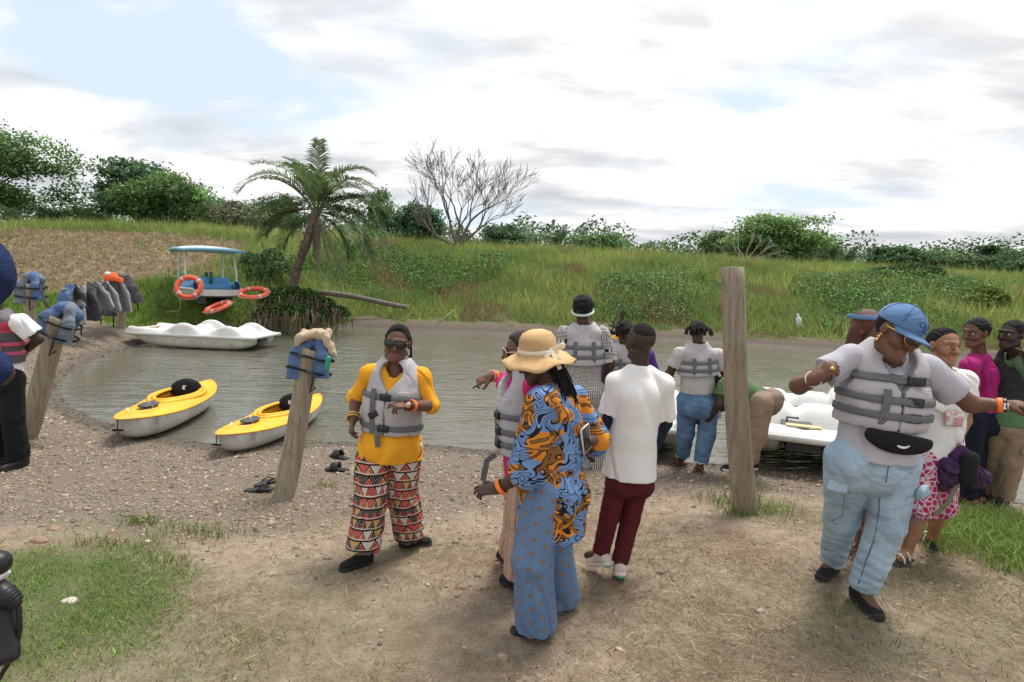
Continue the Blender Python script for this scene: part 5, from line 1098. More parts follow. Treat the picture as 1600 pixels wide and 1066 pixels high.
        if bust:
            for q in (-1, 1): sh.ell(s.cho + s.side * q * .07 * K + s.f * (.085 * K) - s.ax * .03 * K, (.075 * K + off) * bust, None, .05)
        if seat:
            for q in (-1, 1): sh.ell(s.pel + s.side * q * .07 * K - s.f * .06 * K - s.ax * .02, (.105 * K * st) * seat + off, None, .05)
        return sh
    def top(s,  name, m, off=.012, hem=.12, sleeve=(.55, .55), sl_r=(.072, .068), bust=.0, seat=0.0, w=(1, 1, 1), disp=(.006, 18), res=None, col=None, uv=None, cutneck=True, flare=0.0, flat=1.3):
        sh = s.torso_sh(off, hem, w=w, bust=bust, seat=seat, flat=flat); K = s.k
        for q, f in zip('lr', sleeve):
            a, b, c = s.J[q + 's'], s.J[q + 'e'], s.J[q + 'w']; r0, r1 = sl_r[0] * K * s.st, sl_r[1] * K * s.st
            if f <= 0: continue
            if f <= 1: sh.cone(a, a + (b - a) * f, r0, r1, None, (0, 1), k=.03)
            else: sh.cone(a, b, r0, r1 * .95, k=.03); sh.cone(b, b + (c - b) * (f - 1), r1 * .95, r1 * .85, None, (0, 1), k=.02)
        if cutneck: sh.cone(s.J['neck'] - s.ax * .035 * K + s.f * .02, s.J['neck'] + s.ax * .2 * K + s.f * .03, .064 * K, .10 * K, k=.008, op='s')
        sh.cut(s.pel - s.ax * (hem * K), -s.ax)
        return s.mesh(name, sh, m, res, creases(*disp, seed=int(abs(s.o[0]) * 100) % 97, stretch=(1.1, 1.1, .75)), col=col, uv=uv)
    def trousers(s, name, m, thigh=.105, knee=.085, hem=.075, end=1.0, off=0.0, seat=1.0, disp=(.005, 16), uv=None, col=None, res=None, rise=.06, kf=1.0, stretch=(1, 1, 1), flat=1.22, extra=None, kl=.018):
        K, st, J = s.k, s.st, s.J; sh = Sh(.035 * K); sh.cone(s.pel + s.ax * rise * K, s.pel - s.ax * .02, .150 * K * st + off, .155 * K * st + off, (s.f, flat), (1, 0))
        for q in (-1, 1): sh.ell(s.pel + s.side * q * .075 * K - s.f * .055 * K - s.ax * .05 * K, .105 * K * st * seat, None, .05)
        for q in 'lr':
            h, kn, a = J[q + 'h'], J[q + 'k'], J[q + 'a']; sh.cone(h, kn, thigh * K * st, knee * K * st, k=kl)
            if end > 0: e = kn + (a - kn) * end; sh.cone(kn, e, knee * K * st, hem * K * st, None, (0, 1), k=.02)
        return s.mesh(name, sh, m, res, extra or creases(*disp, seed=int(abs(s.o[1]) * 100) % 89, stretch=stretch), uv=uv, col=col)
    def trunk_pt(s, z, x, off):
        """point on the padded trunk's front: z metres above the hips, x to the figure's left"""
        l = np.linalg.norm(s.cho - s.pel); t = z * s.k / l; c = s.pel + s.ax * z * s.k; K, st = s.k, s.st
        r = np.interp(t, [0, .52, 1, 1.4], [.155 * K * st * s.vw[0], .14 * K * st * s.vw[1], .150 * K * (.5 + .5 * st) * s.vw[2], .13 * K * (.5 + .5 * st)]) + off
        xr = np.clip(x / r, -.98, .98); return c - s.side * x * 1.0 + s.f * (r * math.sqrt(1 - xr * xr) / s.vflat)
    def vest(s, m, straps=(.07, .16, .27), off=.045, z0=.02, z1=.42, vee=.19, front=True, back_marks=True, buckles=True, w=(1, 1, 1), flat=1.25, res=None, m_strap=None, buckle_x=0.0, label_mark=True, bust=0, split=True, armr=.085, names='life_vest'):
        s.vw, s.vflat = w, flat; K = s.k; m_strap = m_strap or STRAP; st = s.st
        def trunk(o):
            sh = Sh(.04 * K); sh.cone(s.pel + s.ax * z0 * K, s.wai, .155 * K * st * w[0] + o, .14 * K * st * w[1] + o, (s.f, flat)); sh.cone(s.wai, s.cho, .14 * K * st * w[1] + o, .150 * K * (.5 + .5 * st) * w[2] + o, (s.f, flat)); sh.cone(s.cho, s.J['neck'] - s.ax * .03 * K, .145 * K * (.5 + .5 * st) * w[2] + o, .10 * K + o, (s.f, flat * 1.05))
            if bust:
                for q in (-1, 1): sh.ell(s.cho + s.side * q * .065 * K + s.f * (.075 * K) - s.ax * .05 * K, (.065 * K + o) * bust, None, .07)
            return sh
        sh = trunk(off)
        for q in 'lr':
            mid = s.J['neck'] * .45 + s.J[q + 's'] * .55; sh.cone(mid + s.f * .03 - s.ax * .04, mid - s.f * .05 - s.ax * .02, .062 * K + off * .35, .062 * K + off * .35, k=.04)
        sh.cut(s.pel + s.ax * z0 * K, -s.ax)
        for q in 'lr':
            a = s.J[q + 's']; sgn = 1 if (a - s.J['neck']) @ s.side > 0 else -1; sh.cone(a + s.side * sgn * .055 * K - s.ax * .06 * K, a + s.side * sgn * .30 * K - s.ax * .08 * K, armr * K, .14 * K, k=.012, op='s'); sh.cone(a + s.side * sgn * .085 * K - s.ax * .05 * K, a + s.side * sgn * .11 * K - s.ax * .20 * K, armr * .85 * K, armr * .7 * K, k=.02, op='s')
        nb = s.J['neck']; sh.cone(nb - s.ax * .02 * K, nb + s.ax * .3 * K, .082 * K, .095 * K, k=.012, op='s')
        if front and vee:
            for j in range(5):
                u = j / 4; sh.cone(nb - s.ax * (.01 + vee * u) * K + s.f * .04, nb - s.ax * (.01 + vee * u) * K + s.f * .34, (.074 * (1 - u) + .006) * K, (.074 * (1 - u) + .006) * K, k=.006, op='s')
        if front and split: sh.box(s.pel + s.ax * .15 * K + s.f * .22, (.0035, .12, .30), [s.side, s.f, s.ax], 0, .006, 's')
        fo = creases(.0028, 16, 7)
        def vd(V):
            z = (V - s.pel) @ s.ax / K; o_ = fo(V)
            for zs in straps: o_ = o_ - .009 * np.exp(-((z - zs) / .022) ** 2)
            return o_ - .006 * np.exp(-((z - z0) / .02) ** 2)
        v = s.mesh(names, sh, m, res or s.res * .9, vd); s.vest_o = v
        for z in straps:
            b = trunk(off + .009); c = s.pel + s.ax * z * K; b.cut(c + s.ax * .019 * K, s.ax + s.f * .0); b.cut(c - s.ax * .019 * K, -s.ax)
            V, F = b.mesh(.009, c - .35, c + .35); me = mesh_np('strap', V - s.o, F); obj('strap', me, m_strap, v)
            if buckles and front:
                p = s.trunk_pt(z, buckle_x, off + .012); bs = Sh(.004).box(p, (.036 * K, .008, .019 * K), [s.side, s.f, s.ax], .005); bs.box(p + s.f * .008, (.014 * K, .006, .013 * K), [s.side, s.f, s.ax], .004); s.mesh('buckle', bs, BUCK, .006, parent=v)
        if back_marks:
            zs = sorted(straps)[:2]
            for x in (-.07, .07):
                sgn = 1 if front else -1; pts = []
                for z in np.linspace(zs[0] - .045, zs[1] + .055, 7):
                    r = s.trunk_pt(z, x * 1.2 * K, off + .014 + (.026 * np.clip((z - .18) / .15, 0, 1) if bust else 0)); c = s.pel + s.ax * z * K; pts.append(r if front else r - 2 * s.f * ((r - c) @ s.f))
                if front and x > 0: continue
                band(np.array(pts) - s.o, .036 * K, .003, 'webbing', m_strap, v, s.f * (1 if front else -1))
        if front and split:
            zz_ = np.linspace(z0 + .005, .50 - vee, 9); MB().tube(np.array([s.trunk_pt(z, 0, off * 1.0 - .002) for z in zz_]) - s.o, .0045, 5).build('zip', BUCK, v)  # black tube paints in the dark gap of the front split
        if label_mark and front:
            p = [s.trunk_pt(.42, .085 * K + x, off + .017) + s.ax * z for x, z in ((0, 0), (.055, 0), (.055, .016), (0, .016))]; mb = MB()
            for i in range(4): mb.tube(np.array([p[i], p[(i + 1) % 4]]) - s.o, .0018, 4)
            for i in range(6): mb.tube(np.array([p[0] + (p[1] - p[0]) * (.12 + .13 * i) + s.ax * .004, p[0] + (p[1] - p[0]) * (.14 + .13 * i) + s.ax * .012]) - s.o, .0018, 4)
            mb.build('maker_label', WHM, v)
        return v
    def shoe(s, q, m, msole, L=.245, high=.05, sole=.022, toe_m=None, name='shoe'):
        K = s.k; a, t = s.J[q + 'a'], s.J[q + 't']; d = unit(t - a); fl = unit(np.array([d[0], d[1], 0])); up = np.array([0, 0, 1.0]); pit = d[2]
        dn = s.J.get(q + 'd', None); d = unit(dn) if dn is not None else unit(np.array([d[0], d[1], 0])); sd = unit(np.cross(d, up)); u = np.cross(sd, d)
        h = a - u * .055 * K - d * .045 * K; e = h + d * (L - .07) * K
        sh = Sh(.02).cone(h + u * .025, a - u * .012 * K, .040 * K, .043 * K, k=.02).cone(h + u * .018 * K, e + u * .010 * K, .038 * K, .038 * K, (u, 1.35)).cone(a - u * .02 * K, e + u * .012 * K, .040 * K, .028 * K); sh.cut(h - u * .005, -u)
        o = s.mesh(name, sh, m, .007, folds(.0015, 50, 2)); so = Sh(.01).cone(h - u * .006, e - u * .006, .041 * K, .044 * K, (u, 1.0)); so.cut(h + u * .006, u); so.cut(h - u * sole * K, -u); s.mesh('sole', so, msole, .007, parent=o)
        if toe_m is not None: tc = Sh(.01).ell(e + d * .012 * K + u * .004, (.038 * K, .034 * K, .026 * K), [sd, d, u]); tc.cut(e - d * .0, -d); tc.cut(h - u * .004, -u); s.mesh('toe_cap', tc, toe_m, .006, parent=o)
        return o
    def sandal(s, q, m, L=.24, beads=False, slide=False):
        K = s.k; a, t = s.J[q + 'a'], s.J[q + 't']; d = unit(np.array([t[0] - a[0], t[1] - a[1], 0])); u = np.array([0, 0, 1.0]); sd = np.cross(d, u); h = a - u * .062 * K - d * .045 * K; e = h + d * (L - .08) * K
        sh = Sh(.01).cone(h, e, .037 * K, .043 * K); sh.cut(h + u * .004, u); sh.cut(h - u * .016, -u); o = s.mesh('sandal', sh, m, .006); m2 = SILV if beads else m
        for x in ((0, 1) if not beads else (0, 1)):
            p = h + d * (L * (.62 - .30 * x)) * K; arc = [p + sd * .043 * K * math.cos(t_) + u * (.01 + .055 * (1 + .25 * x) * K * math.sin(t_)) for t_ in np.linspace(0, math.pi, 12)]
            mb = MB().tube(np.array(arc) - s.o, .0065 if beads else .010, 6); mb.build('strap', m2, o)
        return o
    def hair_cap(s, m, grow=.012, low=-.02, front=.055, disp=(.004, 60), res=.007, back=None, vol=(1, 1, 1)):
        k = s.hk; sh = Sh(.02 * k); sh.ell(s.hp(0, -.014 - .55 * grow, .032), (np.array((.076, .095, .088)) + grow) * np.array(vol) * k, [s.hr, s.hf, s.hu])
        sh.cut(s.hp(0, front, .06), unit(s.hf * 1.0 - s.hu * .75)); sh.cut(s.hp(0, 0, low), -s.hu + s.hf * .55)
        return s.mesh('hair', sh, m, res, folds(*disp, seed=3))
    def band_at(s, a, b, f, r, w, m, name):
        """ring around the limb a-b at fraction f"""
        a, b = s.J[a], s.J[b]; d = unit(b - a); c = a + (b - a) * f; e1 = unit(np.cross(d, (0, .3, 1))); e2 = np.cross(d, e1); t = np.linspace(0, 2 * math.pi, 25); mb = MB()
        G = np.array([[c + d * z * s.k + (r * (1 if abs(z) < w else .97)) * s.k * (math.cos(x) * e1 + math.sin(x) * e2) for x in t[:-1]] for z in np.linspace(-w, w, 4)]); mb.grid(G - s.o, closed_u=True); return mb.build(name, m, s.root, solid=.003)
    def beads_at(s, a, b, f, r, m, name, rb=.006, n=18):
        a, b = s.J[a], s.J[b]; d = unit(b - a); c = a + (b - a) * f; e1 = unit(np.cross(d, (0, .3, 1))); e2 = np.cross(d, e1); pts = np.array([c + r * s.k * (math.cos(x) * e1 + math.sin(x) * e2) for x in np.linspace(0, 2 * math.pi, n * 4 + 1)]); rad = rb * (.45 + .55 * np.abs(np.sin(np.arange(n * 4 + 1) * math.pi / 4))); mb = MB(); mb.tube(pts - s.o, rad, 6, cap=False); return mb.build(name, m, s.root)
    def glasses(s, mf, ml, w=.030, h=.026, big=True):
        g = thing_child(s.root, 'sunglasses'); k = s.hk
        for q in (-1, 1):
            sh = Sh(.006).ell(s.hp(q * .034, .100, .004), np.array((w, .007, h)) * k, [unit(s.hr - q * .22 * s.hf), unit(s.hf + q * .22 * s.hr), s.hu]); s.mesh('lens', sh, ml, .0035, parent=g)
            MB().tube(np.array([s.hp(q * .062, .092, .010), s.hp(q * .080, .06, .012), s.hp(q * .083, 0, .010), s.hp(q * .082, -.02, .0)]) - s.o, .0042 * k, 6).build('temple', mf, g)
            t = np.linspace(0, 2 * math.pi, 25); MB().tube(np.array([s.hp(q * .034 + w * 1.02 * math.cos(x), .101 - .22 * w * q * math.cos(x) * q * (1 if q > 0 else 1) * 0 - .008 * (math.cos(x) * q > 0) * abs(math.cos(x)), .004 + h * 1.02 * math.sin(x)) for x in t]) - s.o, .0028 * k, 5, cap=False).build('rim', mf, g)
        MB().tube(np.array([s.hp(-.008, .108, .008), s.hp(.008, .108, .008)]) - s.o, .003 * k, 6).build('bridge', mf, g)
        return g
    def braids(s, m, starts, L, n=8, r=.008, jitter=.02, down=None, name='braid'):
        hl = s.mesh; 
        for p0, dv, Ln in starts:
            p = np.asarray(p0, float); pts = [p]; d = unit(dv)
            for i in range(6): d = unit(d + np.array([0, 0, -.45]) + rng.normal(0, jitter * 3, 3)); p = p + d * Ln / 6; pts.append(p)
            MB().tube(np.array(pts) - s.o, np.linspace(r, r * .6, 7) * (1 + .15 * np.sin(np.arange(7) * 3)), 6).build(name, m, s.root)
def scalp(f, x, phi, g=1.03):
    c = math.sqrt(max(.05, 1 - (x / .078) ** 2)); return f.hp(x, -.012 + .095 * math.cos(phi) * c * g, .030 + .088 * math.sin(phi) * c * g)
def thing_child(parent, name):
    o = bpy.data.objects.new(name, None); COL.objects.link(o); o.parent = parent; o.empty_display_size = .05; return o
def leg_uv(J, o):
    """pattern coordinates running round and down each leg"""
    def uv(V):
        best = None; U = np.zeros((len(V), 2)); D = np.full(len(V), 9.)
        for q in 'lr':
            for a, b, base in ((J[q + 'h'], J[q + 'k'], 0), (J[q + 'k'], J[q + 'a'], 1)):
                a = np.asarray(a, float); b = np.asarray(b, float); ba = b - a; l = np.linalg.norm(ba); t = np.clip(((V - a) @ ba) / (l * l), -.3 if base == 0 else 0, 1.1); c = a + t[:, None] * ba; d = np.linalg.norm(V - c, axis=1)
                ang = np.arctan2(V[:, 0] - c[:, 0], -(V[:, 1] - c[:, 1])); m = d < D; D[m] = d[m]; U[m] = np.c_[ang * .105, V[:, 2]][m] + (3.7 if q == 'l' else 0, 0)
        return U
    return uv
def front_uv(c):
    def uv(V): d = V - np.asarray(c); return np.c_[np.arctan2(d[:, 0], -d[:, 1]) * .17, d[:, 2]]
    return uv
def pat_mat(name, fn, rough=.8):
    m = bpy.data.materials.new(name); m.use_nodes = True; nt = m.node_tree; b = nt.nodes['Principled BSDF']; b.inputs['Roughness'].default_value = rough; b.inputs['Specular IOR Level'].default_value = .2
    a = nt.nodes.new('ShaderNodeAttribute'); a.attribute_name = 'pat'; sp = nt.nodes.new('ShaderNodeSeparateXYZ'); nt.links.new(a.outputs['Vector'], sp.inputs[0])
    nt.links.new(fn(nt, a.outputs['Vector'], sp.outputs[0], sp.outputs[1]), b.inputs['Base Color'])
    t = nt.nodes.new('ShaderNodeTexCoord'); bn = nt.nodes.new('ShaderNodeBump'); bn.inputs['Strength'].default_value = .35; bn.inputs['Distance'].default_value = .02; nt.links.new(noise(nt, t.outputs['Object'], 22, 4, .6), bn.inputs['Height']); nt.links.new(bn.outputs[0], b.inputs['Normal'])
    return m
def fr(nt, x): return M2(nt, 'FRACT', x)
def mudcloth(nt, vec, u, v):
    """rows of triangles, zigzags and diamonds in red, gold, black and white"""
    row = M2(nt, 'MULTIPLY', v, 15.0); rid = M2(nt, 'FLOOR', row); rv = fr(nt, row)
    k = fr(nt, M2(nt, 'MULTIPLY', M2(nt, 'SINE', M2(nt, 'MULTIPLY', rid, 12.99)), 437.5)); scl = M2(nt, 'ADD', 11.0, M2(nt, 'MULTIPLY', M2(nt, 'FLOOR', M2(nt, 'MULTIPLY', k, 3.0)), 5.0))
    cu = M2(nt, 'MULTIPLY', u, scl); cid = M2(nt, 'FLOOR', cu); ru = fr(nt, cu); tri = M2(nt, 'ABSOLUTE', M2(nt, 'SUBTRACT', M2(nt, 'MULTIPLY', ru, 2.0), 1.0))
    d = M2(nt, 'SUBTRACT', rv, tri); lines = M2(nt, 'ABSOLUTE', M2(nt, 'SUBTRACT', fr(nt, M2(nt, 'MULTIPLY', d, 2.6)), .5))
    h = fr(nt, M2(nt, 'MULTIPLY', M2(nt, 'SINE', M2(nt, 'ADD', M2(nt, 'MULTIPLY', cid, 7.13), M2(nt, 'MULTIPLY', rid, 3.71))), 91.7))
    A = ramp(nt, h, [(0, (.50, .035, .025)), (.36, (.50, .27, .07)), (.62, (.012, .01, .012)), (.8, (.50, .035, .025))], 'CONSTANT'); Bc = ramp(nt, h, [(0, (.012, .01, .012)), (.3, (.5, .035, .025)), (.55, (.52, .29, .08)), (.8, (.6, .56, .5))], 'CONSTANT')
    c = mixc(nt, M2(nt, 'GREATER_THAN', d, 0.0), A, Bc); c = mixc(nt, M2(nt, 'LESS_THAN', lines, .07), c, (.60, .55, .48))
    c = mixc(nt, M2(nt, 'LESS_THAN', M2(nt, 'ABSOLUTE', d), .10), c, (.012, .01, .012)); c = mixc(nt, M2(nt, 'LESS_THAN', rv, .14), c, (.012, .01, .012)); c = mixc(nt, M2(nt, 'MULTIPLY', M2(nt, 'LESS_THAN', M2(nt, 'ABSOLUTE', M2(nt, 'SUBTRACT', rv, .22)), .045), 1.0), c, (.62, .57, .5))
    return c
def waxprint(nt, vec, u, v):
    """flowing blue and orange lobes with black outlines"""
    n = nt.nodes.new('ShaderNodeTexNoise'); n.inputs['Scale'].default_value = 9; n.inputs['Detail'].default_value = 1.0; nt.links.new(vec, n.inputs['Vector'])
    wv = nt.nodes.new('ShaderNodeVectorMath'); wv.operation = 'MULTIPLY_ADD'; nt.links.new(n.outputs['Color'], wv.inputs[0]); wv.inputs[1].default_value = (.16, .16, .0); nt.links.new(vec, wv.inputs[2])
    def vor(sc, off):
        mp = nt.nodes.new('ShaderNodeMapping'); mp.inputs['Location'].default_value = off; mp.inputs['Scale'].default_value = (1.0, .75, 1); nt.links.new(wv.outputs[0], mp.inputs[0]); x = nt.nodes.new('ShaderNodeTexVoronoi'); x.feature = 'SMOOTH_F1'; x.inputs['Smoothness'].default_value = .35; x.inputs['Scale'].default_value = sc; nt.links.new(mp.outputs[0], x.inputs['Vector']); return x
    a = vor(17, (0, 0, 0)); f = noise(nt, wv.outputs[0], 16, 0, .3, .25)
    s1 = M2(nt, 'SINE', M2(nt, 'MULTIPLY', f, 25.0))
    side = noise(nt, vec, 6.5, 1.0, .5, .8)
    blue = mixc(nt, noise(nt, vec, 90, 2), (.11, .21, .42), (.19, .32, .56)); org = mixc(nt, noise(nt, vec, 120, 2), (.55, .19, .015), (.66, .26, .03)); blk = (.012, .010, .018)
    fill = mixc(nt, M2(nt, 'GREATER_THAN', side, .50), blue, org)
    c = mixc(nt, M2(nt, 'GREATER_THAN', s1, .12), blk, fill); c = mixc(nt, M2(nt, 'LESS_THAN', s1, -.62), c, mixc(nt, M2(nt, 'GREATER_THAN', side, .47), blue, (.22, .10, .03)))
    dots = M2(nt, 'LESS_THAN', a.outputs['Distance'], .17); c = mixc(nt, dots, c, blk); return mixc(nt, M2(nt, 'LESS_THAN', a.outputs['Distance'], .115), c, (.20, .09, .025))
def wavyblue(nt, vec, u, v):
    """blue ground with fine wavy vertical lines and small orange lozenges"""
    ph = M2(nt, 'ADD', M2(nt, 'MULTIPLY', u, 330.0), M2(nt, 'MULTIPLY', M2(nt, 'SINE', M2(nt, 'MULTIPLY', v, 75.0)), 2.6)); s = M2(nt, 'SINE', ph)
    c = mixc(nt, M2(nt, 'GREATER_THAN', s, .05), (.10, .18, .33), (.24, .36, .53)); c = mixc(nt, M2(nt, 'GREATER_THAN', s, .78), c, (.04, .06, .12))
    cu = M2(nt, 'MULTIPLY', u, 17.0); rv = M2(nt, 'ADD', M2(nt, 'MULTIPLY', v, 13.0), M2(nt, 'MULTIPLY', M2(nt, 'FLOOR', cu), .5)); du = M2(nt, 'ABSOLUTE', M2(nt, 'SUBTRACT', fr(nt, cu), .5)); dv = M2(nt, 'ABSOLUTE', M2(nt, 'SUBTRACT', fr(nt, rv), .5)); d = M2(nt, 'ADD', M2(nt, 'MULTIPLY', du, 1.0), M2(nt, 'MULTIPLY', dv, 1.2))
    c = mixc(nt, M2(nt, 'LESS_THAN', d, .19), c, (.05, .04, .06)); return mixc(nt, M2(nt, 'LESS_THAN', d, .14), c, (.42, .17, .03))
def bwprint(nt, vec, u, v):
    """black cloth with white broken geometric lines"""
    cu, cv = M2(nt, 'MULTIPLY', u, 34.0), M2(nt, 'MULTIPLY', v, 34.0); h = fr(nt, M2(nt, 'MULTIPLY', M2(nt, 'SINE', M2(nt, 'ADD', M2(nt, 'MULTIPLY', M2(nt, 'FLOOR', cu), 12.9), M2(nt, 'MULTIPLY', M2(nt, 'FLOOR', cv), 78.2))), 437.5)); fu, fv = fr(nt, cu), fr(nt, cv)
    sel = M2(nt, 'GREATER_THAN', h, .5); x = mixc(nt, sel, fu, fv); y = M2(nt, 'ABSOLUTE', M2(nt, 'SUBTRACT', fr(nt, M2(nt, 'MULTIPLY', x, 2.0)), .5)); return mixc(nt, M2(nt, 'LESS_THAN', y, .26), (.014, .013, .014), (.60, .58, .55))
def pinkprint(nt, vec, u, v):
    x = nt.nodes.new('ShaderNodeTexVoronoi'); x.feature = 'DISTANCE_TO_EDGE'; x.inputs['Scale'].default_value = 26; nt.links.new(vec, x.inputs['Vector']); return mixc(nt, M2(nt, 'LESS_THAN', x.outputs['Distance'], .09), (.42, .03, .14), (.62, .5, .52))
def stripes(nt, vec, u, v):
    s = fr(nt, M2(nt, 'MULTIPLY', u, 16.0)); c = ramp(nt, s, [(0, (.45, .32, .2)), (.3, (.40, .05, .12)), (.42, (.5, .4, .28)), (.6, (.05, .2, .1)), (.68, (.5, .36, .22)), (.85, (.55, .3, .35))], 'CONSTANT'); return c
def denim(name, c, fade=.35):
    m = bpy.data.materials.new(name); m.use_nodes = True; nt = m.node_tree; b = nt.nodes['Principled BSDF']; b.inputs['Roughness'].default_value = .85; b.inputs['Specular IOR Level'].default_value = .2; t = nt.nodes.new('ShaderNodeTexCoord'); o = t.outputs['Object']
    mp = nt.nodes.new('ShaderNodeMapping'); mp.inputs['Scale'].default_value = (1, 1, 2.6); nt.links.new(o, mp.inputs[0]); n1 = noise(nt, o, 5, 4, .55); n2 = noise(nt, mp.outputs[0], 9, 3, .5, .6); n3 = noise(nt, o, 260, 2)
    cc = mixc(nt, ramp(nt, n1, [(.35, 0), (.7, 1)]), c, tuple(min(1, x * (1 + fade) + .06) for x in c)); cc = mixc(nt, ramp(nt, n2, [(.32, .45), (.46, 0)]), cc, tuple(x * .55 for x in c)); cc = mixc(nt, M2(nt, 'MULTIPLY', n3, .25), cc, tuple(x * .6 for x in c)); nt.links.new(cc, b.inputs['Base Color'])
    bn = nt.nodes.new('ShaderNodeBump'); bn.inputs['Strength'].default_value = .5; bn.inputs['Distance'].default_value = .02; nt.links.new(n2, bn.inputs['Height']); nt.links.new(bn.outputs[0], b.inputs['Normal']); return m
def cloth(name, c, var=.06, bump=.3): return mat(name, c, .85, .18, var=var, vscale=10, bump=bump * 1.1, bscale=11, ridged=True)

def gnd(J, K, **kw):
    """set ankles and toes so that the soles rest on the ground at the measured places: la=(ankle px, py, toe px, py)"""
    for q, (ax_, ay_, tx_, ty_) in kw.items():
        t = ong(tx_, ty_); zg = t[2]
        for _ in range(3): a = onz(ax_, ay_, zg + .085 * K); zg = gz(a[0], a[1])
        J[q] = a; dv = (t - a) * (1, 1, 0); n_ = np.linalg.norm(dv); dv = dv / (n_ + 1e-9) * np.clip(n_, .10, .17) * K; J[q[0] + 't'] = np.array([a[0] + dv[0], a[1] + dv[1], gz(a[0] + dv[0], a[1] + dv[1]) + .03]); k_ = q[0] + 'k'; h_ = q[0] + 'h'
        if k_ in J: m_ = (J[h_] + a) / 2; v = J[k_] - CAM; J[k_] = CAM + v * ((m_[1] - .03 + (J[k_][1] * 0)) / v[1])
    return J
def PJ(d0, **kw): return {k: atd(v[0], v[1], d0 + (v[2] if len(v) > 2 else 0)) for k, v in kw.items()}
SK1 = skin_mat('skin_brown', (.135, .066, .043)); SK2 = skin_mat('skin_deep', (.072, .038, .027)); SK3 = skin_mat('skin_light_brown', (.30, .150, .085)); SK4 = skin_mat('skin_dark', (.050, .029, .022))
GP = 'people on the river beach'
BLKC = cloth('black_cloth', (.014, .014, .016)); BSH = mat('black_canvas', (.014, .014, .015), .8, .25, var=.2, vscale=30, bump=.3, bscale=90); BSO = mat('black_sole', (.022, .022, .022), .65, .3)

# ---- 1 woman in the yellow top
d = ong(600, 868)[1]; K = 372 * d / FPX / 1.68
J = PJ(d, head=(621, 536), neck=(619, 577, .02), ls=(658, 590, .03), rs=(579, 584, .0), le=(673, 634, -.02), lw=(641, 634, -.22), re=(556, 622, .05), rw=(552, 654, -.08), lh=(634, 698, .02), rh=(585, 698), lk=(628, 778, .0), rk=(580, 786, -.04), la=(640, 836, .10), ra=(566, 866, -.03), lt=(648, 852, -.05), rt=(560, 884, -.16))
gnd(J, K, la=(640, 838, 650, 853), ra=(566, 866, 558, 886))
f = Fig('woman in yellow top, grey life vest, sunglasses and red patterned wide trousers', J, (-.12, -1), SK1, K, GP, 1.10, head_fwd=(.05, -1, -.02), head_up=(.10, 0, 1), res=.008)
f.make_body(hand_l=((-1, -.25, .02), (0, .2, -1), (.15, .25, .75, .9), .35, .25, -1), hand_r=((-.10, -.2, -1), (1, .1, 0), (.55, .6, .6, .7), .4, .1, 1))
YT = mat('yellow_cloth', (.80, .36, .022), .8, .2, var=.08, vscale=8, bump=.35, bscale=20, ridged=True)
f.top('tunic', YT, .014, .075, (1.12, 1.10), (.056, .060), seat=1.0, w=(1.22, 1.08, 1.0), disp=(.007, 15), flat=1.18)
f.trousers('trousers', pat_mat('mudcloth_print', mudcloth), .112, .108, .112, .93, disp=(.008, 13), uv=leg_uv(f.J, f.o), res=.009, stretch=(1.4, 1.4, .5))
f.vest(VEST, (.175, .395), .052, .12, vee=.13, armr=.088, buckle_x=.0, bust=.9, flat=1.18)
b0 = f.trunk_pt(.175, -.035 * K, .07); band(np.array([b0, b0 + (-.004, -.012, -.05), b0 + (.002, -.010, -.12)]) - f.o, .034 * K, .003, 'strap_end', STRAP, f.vest_o)
bk = f.trunk_pt(.27, -.075 * K, .068); f.mesh('loose_buckle', Sh(.004).box(bk, (.034 * K, .010, .018 * K), [unit(f.side * .8 - f.ax * .5), f.f, unit(f.ax * .8 + f.side * .5)], .006), BUCK, .006, parent=f.vest_o)
f.glasses(GFRM, LENS, .036, .027)
f.hair_cap(HAIR, .006, -.03, .046, (.003, 70))
for i in range(15):
    x0 = (i - 7) * .0102; MB().tube(np.array([scalp(f, x0, R(a_), 1.06) for a_ in np.linspace(46 + 400 * x0 * x0 * 10, 190, 9)]) - f.o, .0075 * K * np.linspace(.7, 1.1, 9), 6).build('twist', HAIR, f.root)
st = [(f.hp(sx * .078, -.01 - .02 * i, .05 - .01 * i), f.hr * sx * .12 - f.hf * .25 - f.hu * .8, .07 + .02 * i) for sx in (-1, 1) for i in range(5)]
f.braids(HAIR, st, .1, r=.011 * K, jitter=.05, name='twist')
for q in (-1, 1): f.mesh('earring', Sh(.004).ell(f.hp(q * .083, .0, -.045), np.array((.005, .007, .016)) * K).ell(f.hp(q * .083, .0, -.065), np.array((.007, .009, .010)) * K), SILV if q < 0 else GOLD, .004)
f.band_at('le', 'lw', .93, .040, .013, ORNG, 'wrist_band'); f.band_at('le', 'lw', 1.10, .036, .007, GFRM, 'watch_strap')
wp = f.J['lw'] + unit(f.J['lw'] - f.J['le']) * .012 + np.array([0, -.034, .010]) * K; f.mesh('watch', Sh(.003).ell(wp, np.array((.021, .010, .021)) * K), mat('rose_gold', (.7, .42, .32), .3, .5, metal=.8), .004)
for t in (.86, .98): f.beads_at('re', 'rw', t, .042, GOLD, 'bead_bracelet', .009)
for q in 'lr': f.shoe(q, BSH, BSO)

